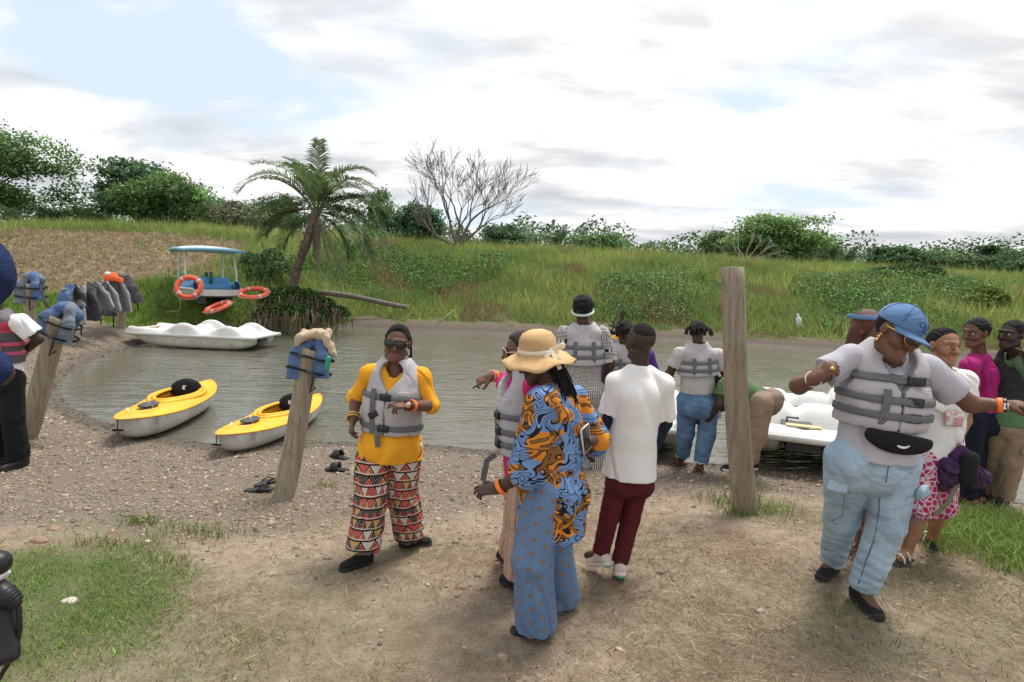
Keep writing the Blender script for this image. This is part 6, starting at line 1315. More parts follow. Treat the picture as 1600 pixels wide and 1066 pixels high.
# ---- 2 woman in straw hat, seen from behind her left side
d = ong(838, 992)[1]; K = 470 * d / FPX / 1.68
J = PJ(d, head=(838, 563, .06), neck=(862, 604, .05), ls=(848, 632, -.12), rs=(893, 628, .17), le=(822, 738, -.14), lw=(778, 764, -.10), re=(928, 686, .20), rw=(922, 690, .02), lh=(852, 765, -.06), rh=(870, 765, .12), lk=(832, 875, -.08), rk=(866, 862, .14), la=(836, 976, -.06), ra=(876, 930, .16), lt=(806, 990, -.04), rt=(850, 945, .2))
gnd(J, K, la=(838, 974, 805, 988), ra=(878, 930, 850, 944))
f = Fig('woman in straw sun hat and blue orange printed blouse, seen from behind', J, (-.86, .5), SK2, K, GP, 1.12, head_fwd=(-.80, .35, -.38), head_up=(-.15, 0, 1), res=.009)
f.make_body(hand_l=((-1, .05, -.12), (.1, .6, -1), (.35, .5, .65, .75), .45, .15, -1), hand_r=((-.5, -.6, .1), (-.6, .7, 0), (.5, .6, .6, .7), .5, .1, 1))
WX = pat_mat('wax_print', waxprint, .7)
f.top('blouse', WX, .020, .26, (1.32, 1.2), (.098, .096), w=(1.08, 1.10, 1.12), seat=1.0, bust=.9, disp=(.010, 15), uv=front_uv(f.pel), flat=1.10)
f.trousers('trousers', pat_mat('blue_wave_print', wavyblue), .112, .106, .112, 1.04, disp=(.008, 12), uv=leg_uv(f.J, f.o), stretch=(1.4, 1.4, .5))
# hat
STR = mat('straw', (.66, .43, .22), .85, .15, var=.12, vscale=30, bump=.0); hat = thing_child(f.root, 'sun_hat'); nt = STR.node_tree; tcx = nt.nodes.new('ShaderNodeTexCoord'); wv = nt.nodes.new('ShaderNodeTexWave'); wv.bands_direction = 'Z'; wv.inputs['Scale'].default_value = 75; wv.inputs['Distortion'].default_value = 1.0; nt.links.new(tcx.outputs['Object'], wv.inputs['Vector']); bn = nt.nodes.new('ShaderNodeBump'); bn.inputs['Strength'].default_value = .7; bn.inputs['Distance'].default_value = .006; nt.links.new(wv.outputs[0], bn.inputs['Height']); nt.links.new(bn.outputs[0], nt.nodes['Principled BSDF'].inputs['Normal'])
hc = f.head + np.array([.006, 0, .050]); hu = unit((-.10, -.10, 1)); e1 = unit(np.cross(hu, (0, 1, 0))); e2 = np.cross(hu, e1); prof = [(.0, .118), (.045, .115), (.076, .100), (.092, .070), (.099, .028), (.102, -.005), (.112, -.018), (.140, -.030), (.170, -.044), (.198, -.060)]
G = []
for r_, z_ in prof:
    G.append([hc + hu * (z_ + (.010 * math.sin(t * 7) + .013 * math.sin(t * 3 + 1)) * max(0, (r_ - .11) / .09)) * K + (e1 * math.cos(t) + e2 * math.sin(t) * 1.0) * r_ * 1.10 * K for t in np.linspace(0, 2 * math.pi, 64, endpoint=False)])
MB().grid(np.array(G)[::-1] - f.o, closed_u=True).build('straw_shell', STR, hat, solid=.004)
RIB = cloth('cream_ribbon', (.70, .62, .48)); G = [[hc + hu * z_ * K + (e1 * math.cos(t) + e2 * math.sin(t)) * .1045 * 1.10 * K for t in np.linspace(0, 2 * math.pi, 48, endpoint=False)] for z_ in (-.006, .006, .020)]
MB().grid(np.array(G) - f.o, closed_u=True).build('ribbon', RIB, hat, solid=.003)
bp = hc + e1 * .075 * K * (1 if e1[0] > 0 else -1) + np.array([0, -.085, .012]) * K; sgn = 1
for dx, dz in ((.055, .022), (-.050, .012)): f.mesh('bow_loop', Sh(.008).cone(bp, bp + np.array([dx, -.012, dz]) * K, .008 * K, .020 * K, ((0, 1, 0), 2.2)), RIB, .005, parent=hat)
band(np.array([bp, bp + np.array([.02, -.05, -.05]) * K, bp + np.array([.045, -.065, -.10]) * K]) - f.o, .024 * K, .002, 'bow_tail', RIB, hat); band(np.array([bp, bp + np.array([-.02, -.02, -.025]) * K, bp + np.array([-.035, -.03, -.045]) * K]) - f.o, .024 * K, .002, 'bow_tail', RIB, hat)
f.hair_cap(HAIR, .008, -.05, .03, res=.009)
st = [(f.hp(.01 + .12 * (i / 30 - .5), -.085 + .02 * abs(i / 30 - .5), -.02 - .01 * (i % 4)), -f.hf * .5 + np.array([.25, -.12, -.5]), .24 + .05 * rng.uniform()) for i in range(30)]
f.braids(HAIR, st, .25, r=.0085 * K, jitter=.05)
f.mesh('earring', Sh(.004).ell(f.hp(-.086, .0, -.052), np.array((.008, .010, .016)) * K), GOLD, .004); f.band_at('le', 'lw', .88, .043, .013, ORNG, 'wrist_band')
ph = f.J['rw'] + np.array([-.03, -.06, .03]); MB().box((-.037, -.006, -.075), (.037, .006, .075), None, Matrix.Rotation(R(-18), 4, 'Y')).build('phone_back', mat('phone_black', (.015, .015, .018), .2, .5), None)
po = bpy.context.scene.objects['phone_back']; po.name = 'phone_body'; pr = thing('phone', 'black phone with clear rim held behind the straw hat woman', 'phone', ph, rz=R(52)); pr.scale = (.85, .85, .85); po.parent = pr; rimp = MB(); M_ = np.array(Matrix.Rotation(R(-18), 3, 'Y')); rimp.tube(np.array([(-.04, 0, -.078), (.04, 0, -.078), (.04, 0, .078), (-.04, 0, .078), (-.04, 0, -.078)]) @ M_.T, .006, 6); rimp.build('phone_rim', SILV, pr)
for q in 'lr': f.sandal(q, RUB)

# ---- 3 woman in vest behind the straw hat woman, pointing left
d = ong(790, 925)[1]; K = 400 * d / FPX / 1.68
J = PJ(d, head=(813, 550), neck=(818, 590, .03), ls=(836, 606, -.12), rs=(792, 602, .14), le=(838, 680, -.1), lw=(835, 715, -.05), re=(803, 588, .30), rw=(768, 588, .18), lh=(826, 718, -.05), rh=(812, 718, .08), lk=(818, 810, -.04), rk=(812, 810, .1), la=(797, 905, -.02), ra=(786, 868, .18), lt=(785, 920, -.05), rt=(772, 880, .16))
gnd(J, K, la=(812, 905, 800, 918), ra=(802, 866, 786, 876))
f = Fig('woman in grey life vest and pink top pointing left beside the straw hat', J, (-.92, -.25), SK1, K, GP, 1.0, head_fwd=(-1, -.1, -.1), res=.009)
f.make_body(hand_r=((-.9, -.15, -.35), (0, .5, -.8), (.1, .9, 1.0, 1.0), .5, .1, 1))
f.top('shirt', cloth('pink_cloth', (.55, .03, .17)), .012, .16, (1.0, .8), disp=(.006, 17)); f.trousers('skirt', pat_mat('striped_cloth', stripes), .115, .112, .12, .9, uv=leg_uv(f.J, f.o))
f.vest(VEST, (.13, .215, .32), .045, .05, vee=.19, armr=.085, buckle_x=.02, flat=1.12); f.hair_cap(mat('hair_dark_brown', (.022, .013, .011), .6, .3, var=.3, vscale=50, bump=.9, bscale=150), .012, -.07, .04, (.004, 70), res=.008)
f.glasses(mat('pink_frame', (.62, .36, .33), .3, .5), LENS, .032, .026); f.band_at('re', 'rw', .86, .040, .012, ORNG, 'wrist_band'); f.beads_at('re', 'rw', .97, .036, mat('pink_beads', (.7, .25, .3), .4), 'bead_bracelet', .007)
p = f.trunk_pt(.05, 0, .06); band(np.array([p, p + (-.05, 0, -.04), p + (-.07, 0, -.16)]) - f.o, .034, .003, 'strap_end', STRAP, f.vest_o)
for q in 'lr': f.shoe(q, BSH, BSO)

# ---- 4 boy in white shirt, walking away
d = ong(952, 898)[1]; K = 392 * d / FPX / 1.68
J = PJ(d, head=(1001, 534, -.01), neck=(999, 574), ls=(963, 598), rs=(1036, 602), le=(950, 656, .02), lw=(930, 692, -.02), re=(1041, 662, .06), rw=(1022, 702, .22), lh=(966, 742), rh=(1000, 744, .02), lk=(953, 806, -.02), rk=(984, 812, .02), la=(938, 866, -.02), ra=(968, 882, -.05), lt=(915, 868, .10), rt=(962, 893, .14))
f = Fig('boy in oversized white shirt and maroon trousers walking away', J, (-.12, 1), SK4, K, GP, .84, head_fwd=(-.45, .85, 0), res=.008)
f.make_body(face=True, hand_l=((-.5, -.1, -1), (1, 0, -.2), (.6, .7, .8, .8), .4, .05, -1))
NAV = cloth('navy_cloth', (.018, .022, .045)); f.top('sleeve_shirt', NAV, .004, .02, (1.92, 1.9), (.056, .05), disp=(.003, 25))
f.top('white_shirt', cloth('white_cotton', (.78, .77, .75), .03, .4), .022, .0, (.86, .86), (.080, .094), w=(1.26, 1.14, 1.12), disp=(.008, 9), flat=1.10)
f.trousers('trousers', cloth('maroon_cloth', (.085, .014, .018), .15), .098, .082, .070, .96, disp=(.0025, 20), stretch=(.7, .7, 1.8))
sk_ = Sh(.015).ell(f.hp(0, -.014, .034), (np.array((.076, .095, .088)) + .004) * K, [f.hr, f.hf, f.hu]); sk_.cut(f.hp(0, .055, .05), unit(f.hf - f.hu * .6)); sk_.cut(f.hp(0, -.02, -.03), -f.hu + f.hf * .9); f.mesh('cropped_hair', sk_, mat('cropped_hair', (.020, .016, .015), .9, .15, var=.4, vscale=120, bump=.5, bscale=300), .006)
SNK = mat('sneaker_cream', (.60, .50, .43), .7, .3, var=.2, vscale=16); GRN = mat('sneaker_green', (.05, .42, .22), .5, .3); PNK = mat('sneaker_rust', (.45, .13, .08), .7)
for q in 'lr':
    f.J[q + 'd'] = unit(f.J[q + 't'] - f.J[q + 'a']) * (1, 1, 0) + np.array([0, 0, -.42]); o = f.shoe(q, SNK, mat('sneaker_sole', (.62, .58, .52), .6), .235); a = f.J[q + 'a']; dd = unit(f.J[q + 'd']); hu_ = np.cross(unit(np.cross(dd, (0, 0, 1))), dd)
    f.mesh('heel_tab', Sh(.01).ell(a - dd * .050 * K - hu_ * .005, np.array((.024, .014, .024)) * K), GRN, .006, parent=o); f.mesh('heel_sole', Sh(.01).ell(a - dd * .042 * K - hu_ * .073 * K, np.array((.036, .03, .014)) * K), GRN, .006, parent=o); f.mesh('side_stripe', Sh(.01).cone(a - hu_ * .03 * K + dd * .0 + (.0, -.040 * K, 0), a - hu_ * .045 * K + dd * .05 + (.0, -.036 * K, 0), .012 * K, .006 * K), PNK, .006, parent=o)

# ---- 5 woman with headband in black and white dress
d = 6.2; K = 282 * d / FPX / 1.68
J = PJ(d, head=(911, 486), neck=(912, 514), ls=(882, 522), rs=(940, 522), le=(868, 572, .02), lw=(885, 606, .2), re=(954, 570, .0), rw=(940, 602, .2), lh=(896, 610), rh=(926, 610), lk=(898, 675), rk=(926, 675), la=(902, 734), ra=(926, 736), lt=(902, 742, .1), rt=(928, 744, .1))
f = Fig('woman in black and white printed dress with a headband, facing the water', J, (.05, 1), SK2, K, GP, 1.05, head_fwd=(.25, .95, 0), res=.012)
f.make_body(face=False, hand_r=((-.3, .9, -.1), (-1, 0, 0), (.4, .4, .5, .5), .4, .1, 1)); BW = pat_mat('black_white_print', bwprint)
f.top('dress_top', BW, .012, .12, (.9, .9), (.072, .076), seat=1.0, uv=front_uv(f.pel)); f.trousers('dress_skirt', BW, .12, .115, .12, .95, uv=front_uv(f.pel), disp=(.010, 10), stretch=(1.5, 1.5, .4))
f.vest(VEST, (.33, .42), .042, .25, front=False, buckles=False, armr=.085, flat=1.2)
sh = Sh(.03).ell(f.hp(0, -.02, .055), np.array((.098, .11, .098)) * K, [f.hr, f.hf, f.hu]).ell(f.hp(0, -.05, -.02), np.array((.07, .05, .05)) * K, [f.hr, f.hf, f.hu]); f.mesh('afro_hair', sh, HAIR, .010, folds(.008, 60, 2))
t = np.linspace(0, 2 * math.pi, 30); MB().tube(np.array([f.hp(.090 * math.cos(x), -.015 + .105 * math.sin(x), -.005 + .03 * math.sin(x)) for x in t]) - f.o, .013 * K, 6, cap=False).build('headband', mat('headband', (.5, .55, .52), .6, .3, var=.5, vscale=60), f.root)
for q in 'lr': f.sandal(q, RUB)
# ---- 6 child in purple with vest, half hidden by the boy
d = 6.6; K = 240 * d / FPX / 1.68
J = PJ(d, head=(975, 522), neck=(977, 544), ls=(952, 554), rs=(1012, 556), le=(944, 590), lw=(950, 620, .1), re=(1024, 590), rw=(1020, 620, .1), lh=(966, 620), rh=(994, 620), lk=(966, 680), rk=(994, 680), la=(966, 732), ra=(994, 732), lt=(966, 738, .1), rt=(994, 738, .1))
f = Fig('person in purple shirt and grey vest half hidden by the boy', J, (0, 1), SK2, K, GP, 1.0, res=.013); f.make_body(face=False); f.top('shirt', cloth('purple_cloth', (.09, .035, .20)), .012, .1, (1.3, 1.3)); f.trousers('jeans', denim('denim_mid', (.09, .16, .27)), .1, .08, .075); f.vest(VEST, (.30, .39), .042, .22, front=False, buckles=False, armr=.085, flat=1.2)
f.mesh('curly_hair', Sh(.03).ell(f.hp(0, -.02, .05), np.array((.1, .11, .10)) * K), HAIR, .012, folds(.012, 50, 2))
for q in 'lr': f.shoe(q, BSH, BSO)

# ---- 8 woman in grey vest and blue jeans at the boat
d = ong(1078, 738)[1]; K = 236 * d / FPX / 1.68
J = PJ(d, head=(1090, 520), neck=(1090, 544), ls=(1062, 554), rs=(1122, 556), le=(1046, 584, .05), lw=(1040, 590, .25), re=(1136, 590), rw=(1130, 600, .24), lh=(1074, 626), rh=(1106, 628), lk=(1072, 676), rk=(1104, 680), la=(1066, 718, .0), ra=(1094, 728, -.05), lt=(1052, 727, .02), rt=(1090, 738, .0))
gnd(J, K, la=(1066, 716, 1050, 728), ra=(1094, 726, 1090, 740))
f = Fig('woman in blue jeans and grey vest standing at the white boat, seen from behind', J, (0, 1), SK2, K, GP, 1.14, head_fwd=(.1, 1, -.2), res=.011); f.make_body(face=False)
f.top('shirt', cloth('grey_cotton', (.46, .46, .45), .05), .016, -.10, (.62, .62), (.066, .078), w=(1.08, 1.04, 1.02), seat=0); f.trousers('jeans', denim('denim_blue', (.085, .17, .30)), .108, .088, .070, .90, seat=1.12, disp=(.004, 22), res=.010, rise=.12)
for q in 'lr': e = f.J[q + 'k'] + (f.J[q + 'a'] - f.J[q + 'k']) * .90; t = np.linspace(0, 2 * math.pi, 33); MB().tube(np.array([e + np.array([.078 * K * math.cos(x), .078 * K * math.sin(x), .012 * math.cos(8 * x) * K]) for x in t]) - f.o, .007 * K, 5, cap=False).build('lace_hem', SILV, f.root)
f.vest(VEST, (.37, .455), .042, .30, front=False, buckles=False, armr=.085, flat=1.2, w=(1, 1, 1.02))
f.mesh('short_hair', Sh(.03).ell(f.hp(0, -.015, .04), np.array((.095, .112, .095)) * K, [f.hr, f.hf, f.hu]), HAIR, .011, folds(.008, 60, 2)); st = [(f.hp(.088 * math.cos(a_), -.02 - .07 * abs(math.sin(a_)), .06), f.hr * math.cos(a_) * .6 - f.hf * .5, .12) for a_ in np.linspace(0, math.pi, 16)]; f.braids(HAIR, st, .12, r=.011, jitter=.04)
BRN = mat('brown_leather', (.16, .07, .04), .6, .3)
for q in 'lr': f.sandal(q, BRN)

# ---- 9 man bending into the boat
d = 5.75; K = 1.02
J = PJ(d, head=(1112, 600, .35), neck=(1132, 592, .28), ls=(1134, 602, .10), rs=(1146, 592, .42), le=(1124, 632, .05), lw=(1106, 656, .18), re=(1130, 636, .45), rw=(1104, 652, .42), lh=(1190, 630, -.02), rh=(1194, 626, .25), lk=(1182, 682, -.06), rk=(1178, 680, .22), la=(1160, 726, -.05), ra=(1172, 722, .25), lt=(1126, 734, -.02), rt=(1140, 730, .28))
f = Fig('man in green shirt and khaki trousers bending over behind the tall post', J, (-.85, .25), SK4, K, GP, .98, head_fwd=(-.6, .2, -.8), head_up=(-.8, 0, .5), res=.011)
f.make_body(face=False, hand_l=((-.5, .4, -.5), (.2, .9, 0), (.5, .5, .6, .6), .4, .1, -1)); f.top('shirt', cloth('green_cotton', (.105, .165, .075), .08), .014, .02, (.6, .6), (.08, .085), w=(1.0, 1.02, 1.05)); KHK = cloth('khaki_cloth', (.26, .19, .145), .10); f.trousers('trousers', KHK, .118, .098, .088, 1.0, seat=1.1, rise=.02)
pk = Sh(.01).box(f.pel - f.f * .115 * K + f.side * -.06 - np.array([0, .06, .05]), (.05, .012, .02), None, .008); f.mesh('pocket_flap', pk, cloth('pocket_pink', (.42, .28, .23)), .008)
for q in 'lr':
    o = f.shoe(q, BSH, mat('white_sole', (.6, .58, .54), .6), .27)
    if q == 'l': a = f.J['la']; mk = MB(); xs_ = np.linspace(0, 1, 10); mk.grid(np.array([[a + np.array([-.10 + .07 * x, -.048, -.028 - .022 * math.sin(math.pi * x * .8) + .018 * x]) for x in xs_], [a + np.array([-.10 + .07 * x, -.049, -.028 - .022 * math.sin(math.pi * x * .8) - .012 * math.sin(math.pi * x) + .018 * x]) for x in xs_]]) - f.o); mk.build('tick_emblem', WHM, o, solid=.002)
sh_ = Sh(.006).box(atd(1118, 648, 6.03), (.045, .02, .03), None, .01); ob_ = thing('drink_carton', 'small red white and blue pack in the bending man hands', 'pack', atd(1118, 648, 6.03)); sdf_obj('carton', sh_, mat('pack_white', (.5, .48, .5), .5), ob_, atd(1118, 648, 6.03), .008); sdf_obj('carton_stripe', Sh(.004).box(atd(1119, 648, 6.005), (.02, .006, .031), None, .004), mat('pack_red', (.45, .04, .05), .5), ob_, atd(1118, 648, 6.03), .006)

# ---- 10 woman in blue cap, leaning forward
d = ong(1330, 955)[1]; K = 500 * d / FPX / 1.66; print('cap', d, K)
J = PJ(d, head=(1401, 520, -.10), neck=(1388, 558, .02), ls=(1447, 578, -.02), rs=(1328, 562, .05), le=(1517, 632, -.02), lw=(1566, 633, -.10), re=(1248, 603, .02), rw=(1273, 592, -.18), lh=(1398, 725, .02), rh=(1328, 720, .0), lk=(1384, 822, -.08), rk=(1315, 808, -.06), la=(1347, 918, -.05), ra=(1302, 872, .10), lt=(1372, 962, -.22), rt=(1275, 905, -.02))
gnd(J, K, la=(1347, 922, 1375, 972), ra=(1300, 876, 1272, 916))
f = Fig('woman in blue denim cap, lilac grey life vest and light ripped jeans', J, (-.10, -1), SK1, K, GP, 1.06, head_fwd=(.30, -1, -.42), head_up=(.28, .1, 1), res=.008)
f.make_body(hand_r=((.55, -.3, .62), (.5, .5, -.6), (.75, .95, 1.0, 1.05), .75, .05, 1), hand_l=((1, -.1, .08), (.1, .3, -.9), (.75, .7, .7, .75), .8, .08, -1))
LIL = mat('lilac_cotton', (.42, .41, .455), .85, .18, var=.07, vscale=12, bump=.35, bscale=18, ridged=True)
f.top('shirt', LIL, .020, -.03, (.62, .50), (.070, .078), w=(1.16, 1.06, 1.0), disp=(.006, 14), bust=.9, seat=.9, flat=1.2); J3 = denim('denim_light', (.29, .39, .48), .40); cz = creases(.0032, 13, 5, (1, 1, 1.1)); zk = J['lk'][2]; f.trousers('jeans', J3, .120, .088, .070, .97, seat=1.0, disp=(.005, 22), res=.008, stretch=(.5, .5, 2.2), flat=1.15, kl=.012, rise=.09, extra=lambda V: cz(V) + .0022 * np.sin(V[:, 2] * 120 + 3 * np.sin(V[:, 0] * 22) + 2 * np.sin(V[:, 1] * 17)) * sm(-V[:, 2], -(zk - .06), -(zk - .22)))
for q in 'lr':
    h_, k_ = f.J[q + 'h'], f.J[q + 'k']; sg = 1 if q == 'l' else -1; p = h_ + (k_ - h_) * .34 + np.array([sg * .095, -.085, 0]) * K * 1.08; f.mesh('pocket_flap', Sh(.012).box(p, (.036, .010, .018), [unit((1, sg * .7, .15 * sg)), unit((-sg * .7, 1, 0)), unit((-.15 * sg, 0, 1))], .012), J3, .007, folds(.006, 50, 5))
    seam = [p + np.array([-.03 * sg, -.022, -.02]) * K, p + np.array([-.035 * sg, -.012, -.14]) * K + (k_ - h_) * .05, p + np.array([.01 * sg, .005, -.18]) * K + (k_ - h_) * .05]; MB().tube(np.array(seam) - f.o, .0028, 5).build('pocket_seam', cloth('denim_seam', (.10, .16, .24)), f.root)
f.vest(VEST, (.285, .365, .47), .060, .205, vee=.16, buckle_x=.055, bust=.9, flat=1.15, w=(.98, 1.0, 1.0), armr=.088)
for q in 'lr':                                               # stitched side and inner seams of the jeans
    h_, k_, a_ = f.J[q + 'h'], f.J[q + 'k'], f.J[q + 'a']; sg = 1 if q == 'l' else -1
    for off_, nm in ((sg * .75, 'side_seam'), (-sg * .62, 'inner_seam')):
        pts = []
        for t_ in np.linspace(.15 if nm == 'side_seam' else .35, 1.9, 16):
            c_ = h_ + (k_ - h_) * t_ if t_ <= 1 else k_ + (a_ - k_) * (t_ - 1); r_ = np.interp(t_, [0, 1, 2], [.120, .088, .070]) * K * f.st; pts.append(c_ + np.array([math.sin(off_ * 1.6), -math.cos(off_ * 1.6), 0]) * (r_ + .001) + rng.normal(0, .0015, 3))
        MB().tube(np.array(pts) - f.o, .0036, 5).build(nm, cloth('denim_seam', (.10, .16, .24)), f.root)
fly = [f.pel + f.f * .158 * K + f.ax * z + f.side * .004 for z in (.07, .03, -.02, -.06)]; MB().tube(np.array(fly) - f.o, .003, 5).build('fly_seam', cloth('denim_seam', (.10, .16, .24)), f.root)
# bum bag
sh = Sh(.04); bc = f.pel + f.ax * .170 * K - f.side * .02 + f.f * (.165 * K); sh.ell(bc, np.array((.165, .052, .075)) * K, [unit(f.side + .10 * f.ax), f.f, unit(f.ax - .10 * f.side)]); sh.cut(bc + f.ax * .030 * K, f.ax - .1 * f.side); bg_ = f.mesh('bum_bag', sh, BLK, .008, folds(.004, 30, 3))
bl_ = f.torso_sh(.024, 0, w=(1.0, 1.0, 1.0)); cc = f.pel + f.ax * .19 * K; tl = unit(f.ax - f.side * .22); bl_.cut(cc + tl * .016, tl); bl_.cut(cc - tl * .016, -tl); V, F = bl_.mesh(.009, cc - .4, cc + .4); obj('bag_belt', mesh_np('bag_belt', V - f.o, F), BLK, bg_)
mk = MB(); xs_ = np.linspace(0, 1, 12); bx_ = bc + f.f * .058 * K - f.ax * .012 * K
mk.grid(np.array([[bx_ - f.side * (-.045 + .09 * x) * K + f.ax * K * (.012 - .030 * math.sin(math.pi * min(1, x * .75 + .1)) * (1 - .5 * x)) - f.f * .02 * (2 * x - 1) ** 2 * K for x in xs_], [bx_ - f.side * (-.045 + .09 * x) * K + f.ax * K * (.012 - .030 * math.sin(math.pi * min(1, x * .75 + .1)) * (1 - .5 * x) - .016 * math.sin(math.pi * x) ** .7 * (1 - .6 * x)) - f.f * .02 * (2 * x - 1) ** 2 * K for x in xs_]]) - f.o); mk.build('tick_emblem', WHM, bg_, solid=.003)
# cap
DCP = denim('cap_denim', (.10, .19, .36), .3); k = f.hk; sh = Sh(.012); sh.ell(f.hp(0, -.010, .048), np.array((.093, .112, .092)) * k, [f.hr, f.hf, f.hu]); sh.cut(f.hp(0, 0, .030), -f.hu); cp = f.mesh('denim_cap', sh, DCP, .006); V_ = []
G = []
for j in range(7):
    v_ = j / 6; G.append([f.hp(.084 * math.sin(a_) * (1 + .05 * v_), .078 * math.cos(a_) * 1.0 + .012 + v_ * .075 * math.cos(a_) ** .8, .038 - v_ * .020 - .012 * math.sin(a_) ** 2) for a_ in np.linspace(-1.35, 1.35, 21)])
MB().grid(np.array(G) - f.o).build('peak', DCP, cp, solid=.005); f.mesh('button', Sh(0).ell(f.hp(0, -.010, .142), .008 * k), DCP, .004, parent=cp)
for a_ in range(6): t_ = np.linspace(.15, 1.45, 9); MB().tube(np.array([f.hp(.0945 * math.sin(x) * math.sin(a_ * math.pi / 3), -.010 + .1135 * math.sin(x) * math.cos(a_ * math.pi / 3), .048 + .0935 * math.cos(x)) for x in t_]) - f.o, .0016, 4).build('seam', cloth('cap_seam', (.06, .12, .24)), cp)
emb = MB()                                                   # embroidered bow on the front of the cap
def capf(x, z): q = math.sqrt(max(0, 1 - (x / .093) ** 2 - (z / .092) ** 2)); return f.hp(x, -.010 + .114 * q, .048 + z)
for pts in ([(.0, .03), (.020, .050), (.034, .042), (.028, .026), (0, .03)], [(.0, .03), (-.020, .050), (-.034, .042), (-.028, .026), (0, .03)], [(0, .03), (.012, .012), (.026, .004)], [(0, .03), (-.012, .012), (-.026, .004)], [(0, .03), (.003, .005)]): emb.tube(np.array([capf(*p) for p in pts]) - f.o, .0026, 5)
emb.build('bow_embroidery', cloth('bow_thread', (.055, .11, .24)), cp)
f.hair_cap(HAIR, .004, -.035, .035, res=.007); f.glasses(GOLD, LENS, .029, .025)
for q in (-1, 1): f.mesh('earring', Sh(.003).ell(f.hp(q * .085, .0, -.036), np.array((.006,) * 3) * k).ell(f.hp(q * .085, .0, -.050), np.array((.007,) * 3) * k).ell(f.hp(q * .085, .0, -.066), np.array((.008,) * 3) * k), GOLD, .0035)
f.beads_at('re', 'rw', .93, .038, SILV, 'bead_bracelet', .005, 26); f.band_at('le', 'lw', .93, .036, .012, ORNG, 'wrist_band'); f.band_at('le', 'lw', 1.08, .034, .010, BUCK, 'watch_strap'); wl_ = f.J['le'] + (f.J['lw'] - f.J['le']) * .93; f.mesh('white_patch', Sh(.002).box(wl_ + np.array([0, -.036, 0]) * K, (.010, .003, .014), None, .002), WHM, .003)
rg = f.J['rw'] + unit((.55, -.3, .62)) * .10 * K; f.mesh('ring', Sh(.004).ell(rg + np.array([-.01, -.02, -.01]), np.array((.014, .010, .012)) * K), GOLD, .004)
for q in 'lr': f.shoe(q, BSH, BSO, .265, toe_m=BSO)
# what she holds out at the right edge
hb = f.J['lw'] + np.array([.10, -.05, .02]) * K; cam_toy = thing('swim_goggles', 'yellow and blue swim goggles held out at the right edge', 'goggles', hb)
sdf_obj('yellow_pouch', Sh(.02).ell(hb + (.01, -.01, .06), (.03, .022, .045)).ell(hb + (.03, -.01, .02), (.028, .02, .035)), mat('yellow_plastic', (.80, .50, .02), .4, .4), cam_toy, hb, .006); sdf_obj('blue_lens', Sh(.01).ell(hb + (-.005, -.02, -.045), (.030, .014, .026)), mat('blue_plastic', (.10, .35, .55), .15, .5), cam_toy, hb, .005); MB().tube([(-.01, -.02, -.04), (-.05, -.02, -.035), (-.065, -.01, -.01)], .005, 5).build('goggle_strap', RUB, cam_toy)

# ---- 11 person behind the capped woman
d = 3.75; K = 1.0
J = PJ(d, head=(1358, 516), neck=(1362, 548), ls=(1398, 565), rs=(1335, 565), le=(1402, 640), lw=(1398, 690), re=(1332, 640), rw=(1336, 690), lh=(1378, 680), rh=(1352, 680), lk=(1376, 750), rk=(1352, 750), la=(1380, 812, .05), ra=(1350, 812, .05), lt=(1384, 822, -.08), rt=(1344, 824, -.06))
J['la'][2] = J['ra'][2] = gz(J['la'][0], J['la'][1]) + .075
f = Fig('person with straight reddish hair and denim visor hidden behind the capped woman', J, (.5, -.8), SK1, K, GP, .88, res=.012); f.make_body(face=False, leg=1.0); f.top('shirt', cloth('dark_plum', (.10, .02, .05)), .012, .1, (.5, .5)); f.trousers('shorts', denim('denim_dark', (.05, .07, .12)), .1, .09, .09, .25)
RHR = mat('hair_auburn', (.085, .022, .014), .45, .4, var=.35, vscale=40, bump=.5, bscale=120); sh = Sh(.02).ell(f.hp(0, -.014, .035), np.array((.088, .108, .10))).cone(f.hp(.05, -.04, 0), f.hp(.055, -.06, -.12), .05, .05).cone(f.hp(-.05, -.04, 0), f.hp(-.055, -.06, -.12), .05, .05); sh.cut(f.hp(0, .06, .04), unit(f.hf - f.hu * .5)); f.mesh('straight_hair', sh, RHR, .009)
t = np.linspace(0, 2 * math.pi, 30); MB().grid(np.array([[f.hp(.093 * math.cos(x), -.014 + .113 * math.sin(x), .066 + dz) for x in t[:-1]] for dz in (0, .012, .026)]) - f.o, closed_u=True).build('visor_band', DCP, f.root, solid=.004)
for q in 'lr': f.sandal(q, BRN)

# ---- 12 woman in white printed shirt
d = ong(1418, 876)[1]; K = 372 * d / FPX / 1.68; print('white woman', d, K)
J = PJ(d, head=(1474, 541, -.02), neck=(1474, 580, .02), ls=(1506, 596, .04), rs=(1446, 598, .02), le=(1508, 658, .02), lw=(1494, 692, -.06), re=(1436, 660, .1), rw=(1440, 705, .1), lh=(1474, 715, .04), rh=(1447, 715, .0), lk=(1470, 790, .06), rk=(1442, 795, -.02), la=(1452, 842, .25), ra=(1416, 862, .0), lt=(1448, 850, .1), rt=(1410, 880, -.14))
gnd(J, K, ra=(1416, 862, 1408, 882), la=(1456, 840, 1450, 852))
f = Fig('smiling woman with cornrows in white printed shirt and pink print shorts', J, (-.25, -1), SK3, K, GP, .96, head_fwd=(.12, -1, 0), head_up=(.05, 0, 1), res=.009)
f.make_body(hand_l=((-.15, -.15, -1), (-1, .2, .1), (.6, .7, .75, .8), .5, .08, -1), leg=1.0); f.eyes()
f.top('shirt', cloth('white_cotton_tee', (.74, .73, .71), .03, .4), .020, .03, (.68, .68), (.084, .09), w=(1.02, 1.02, 1.02), disp=(.007, 14), bust=.85); f.trousers('shorts', pat_mat('pink_print', pinkprint), .108, .100, .10, .10, uv=leg_uv(f.J, f.o))
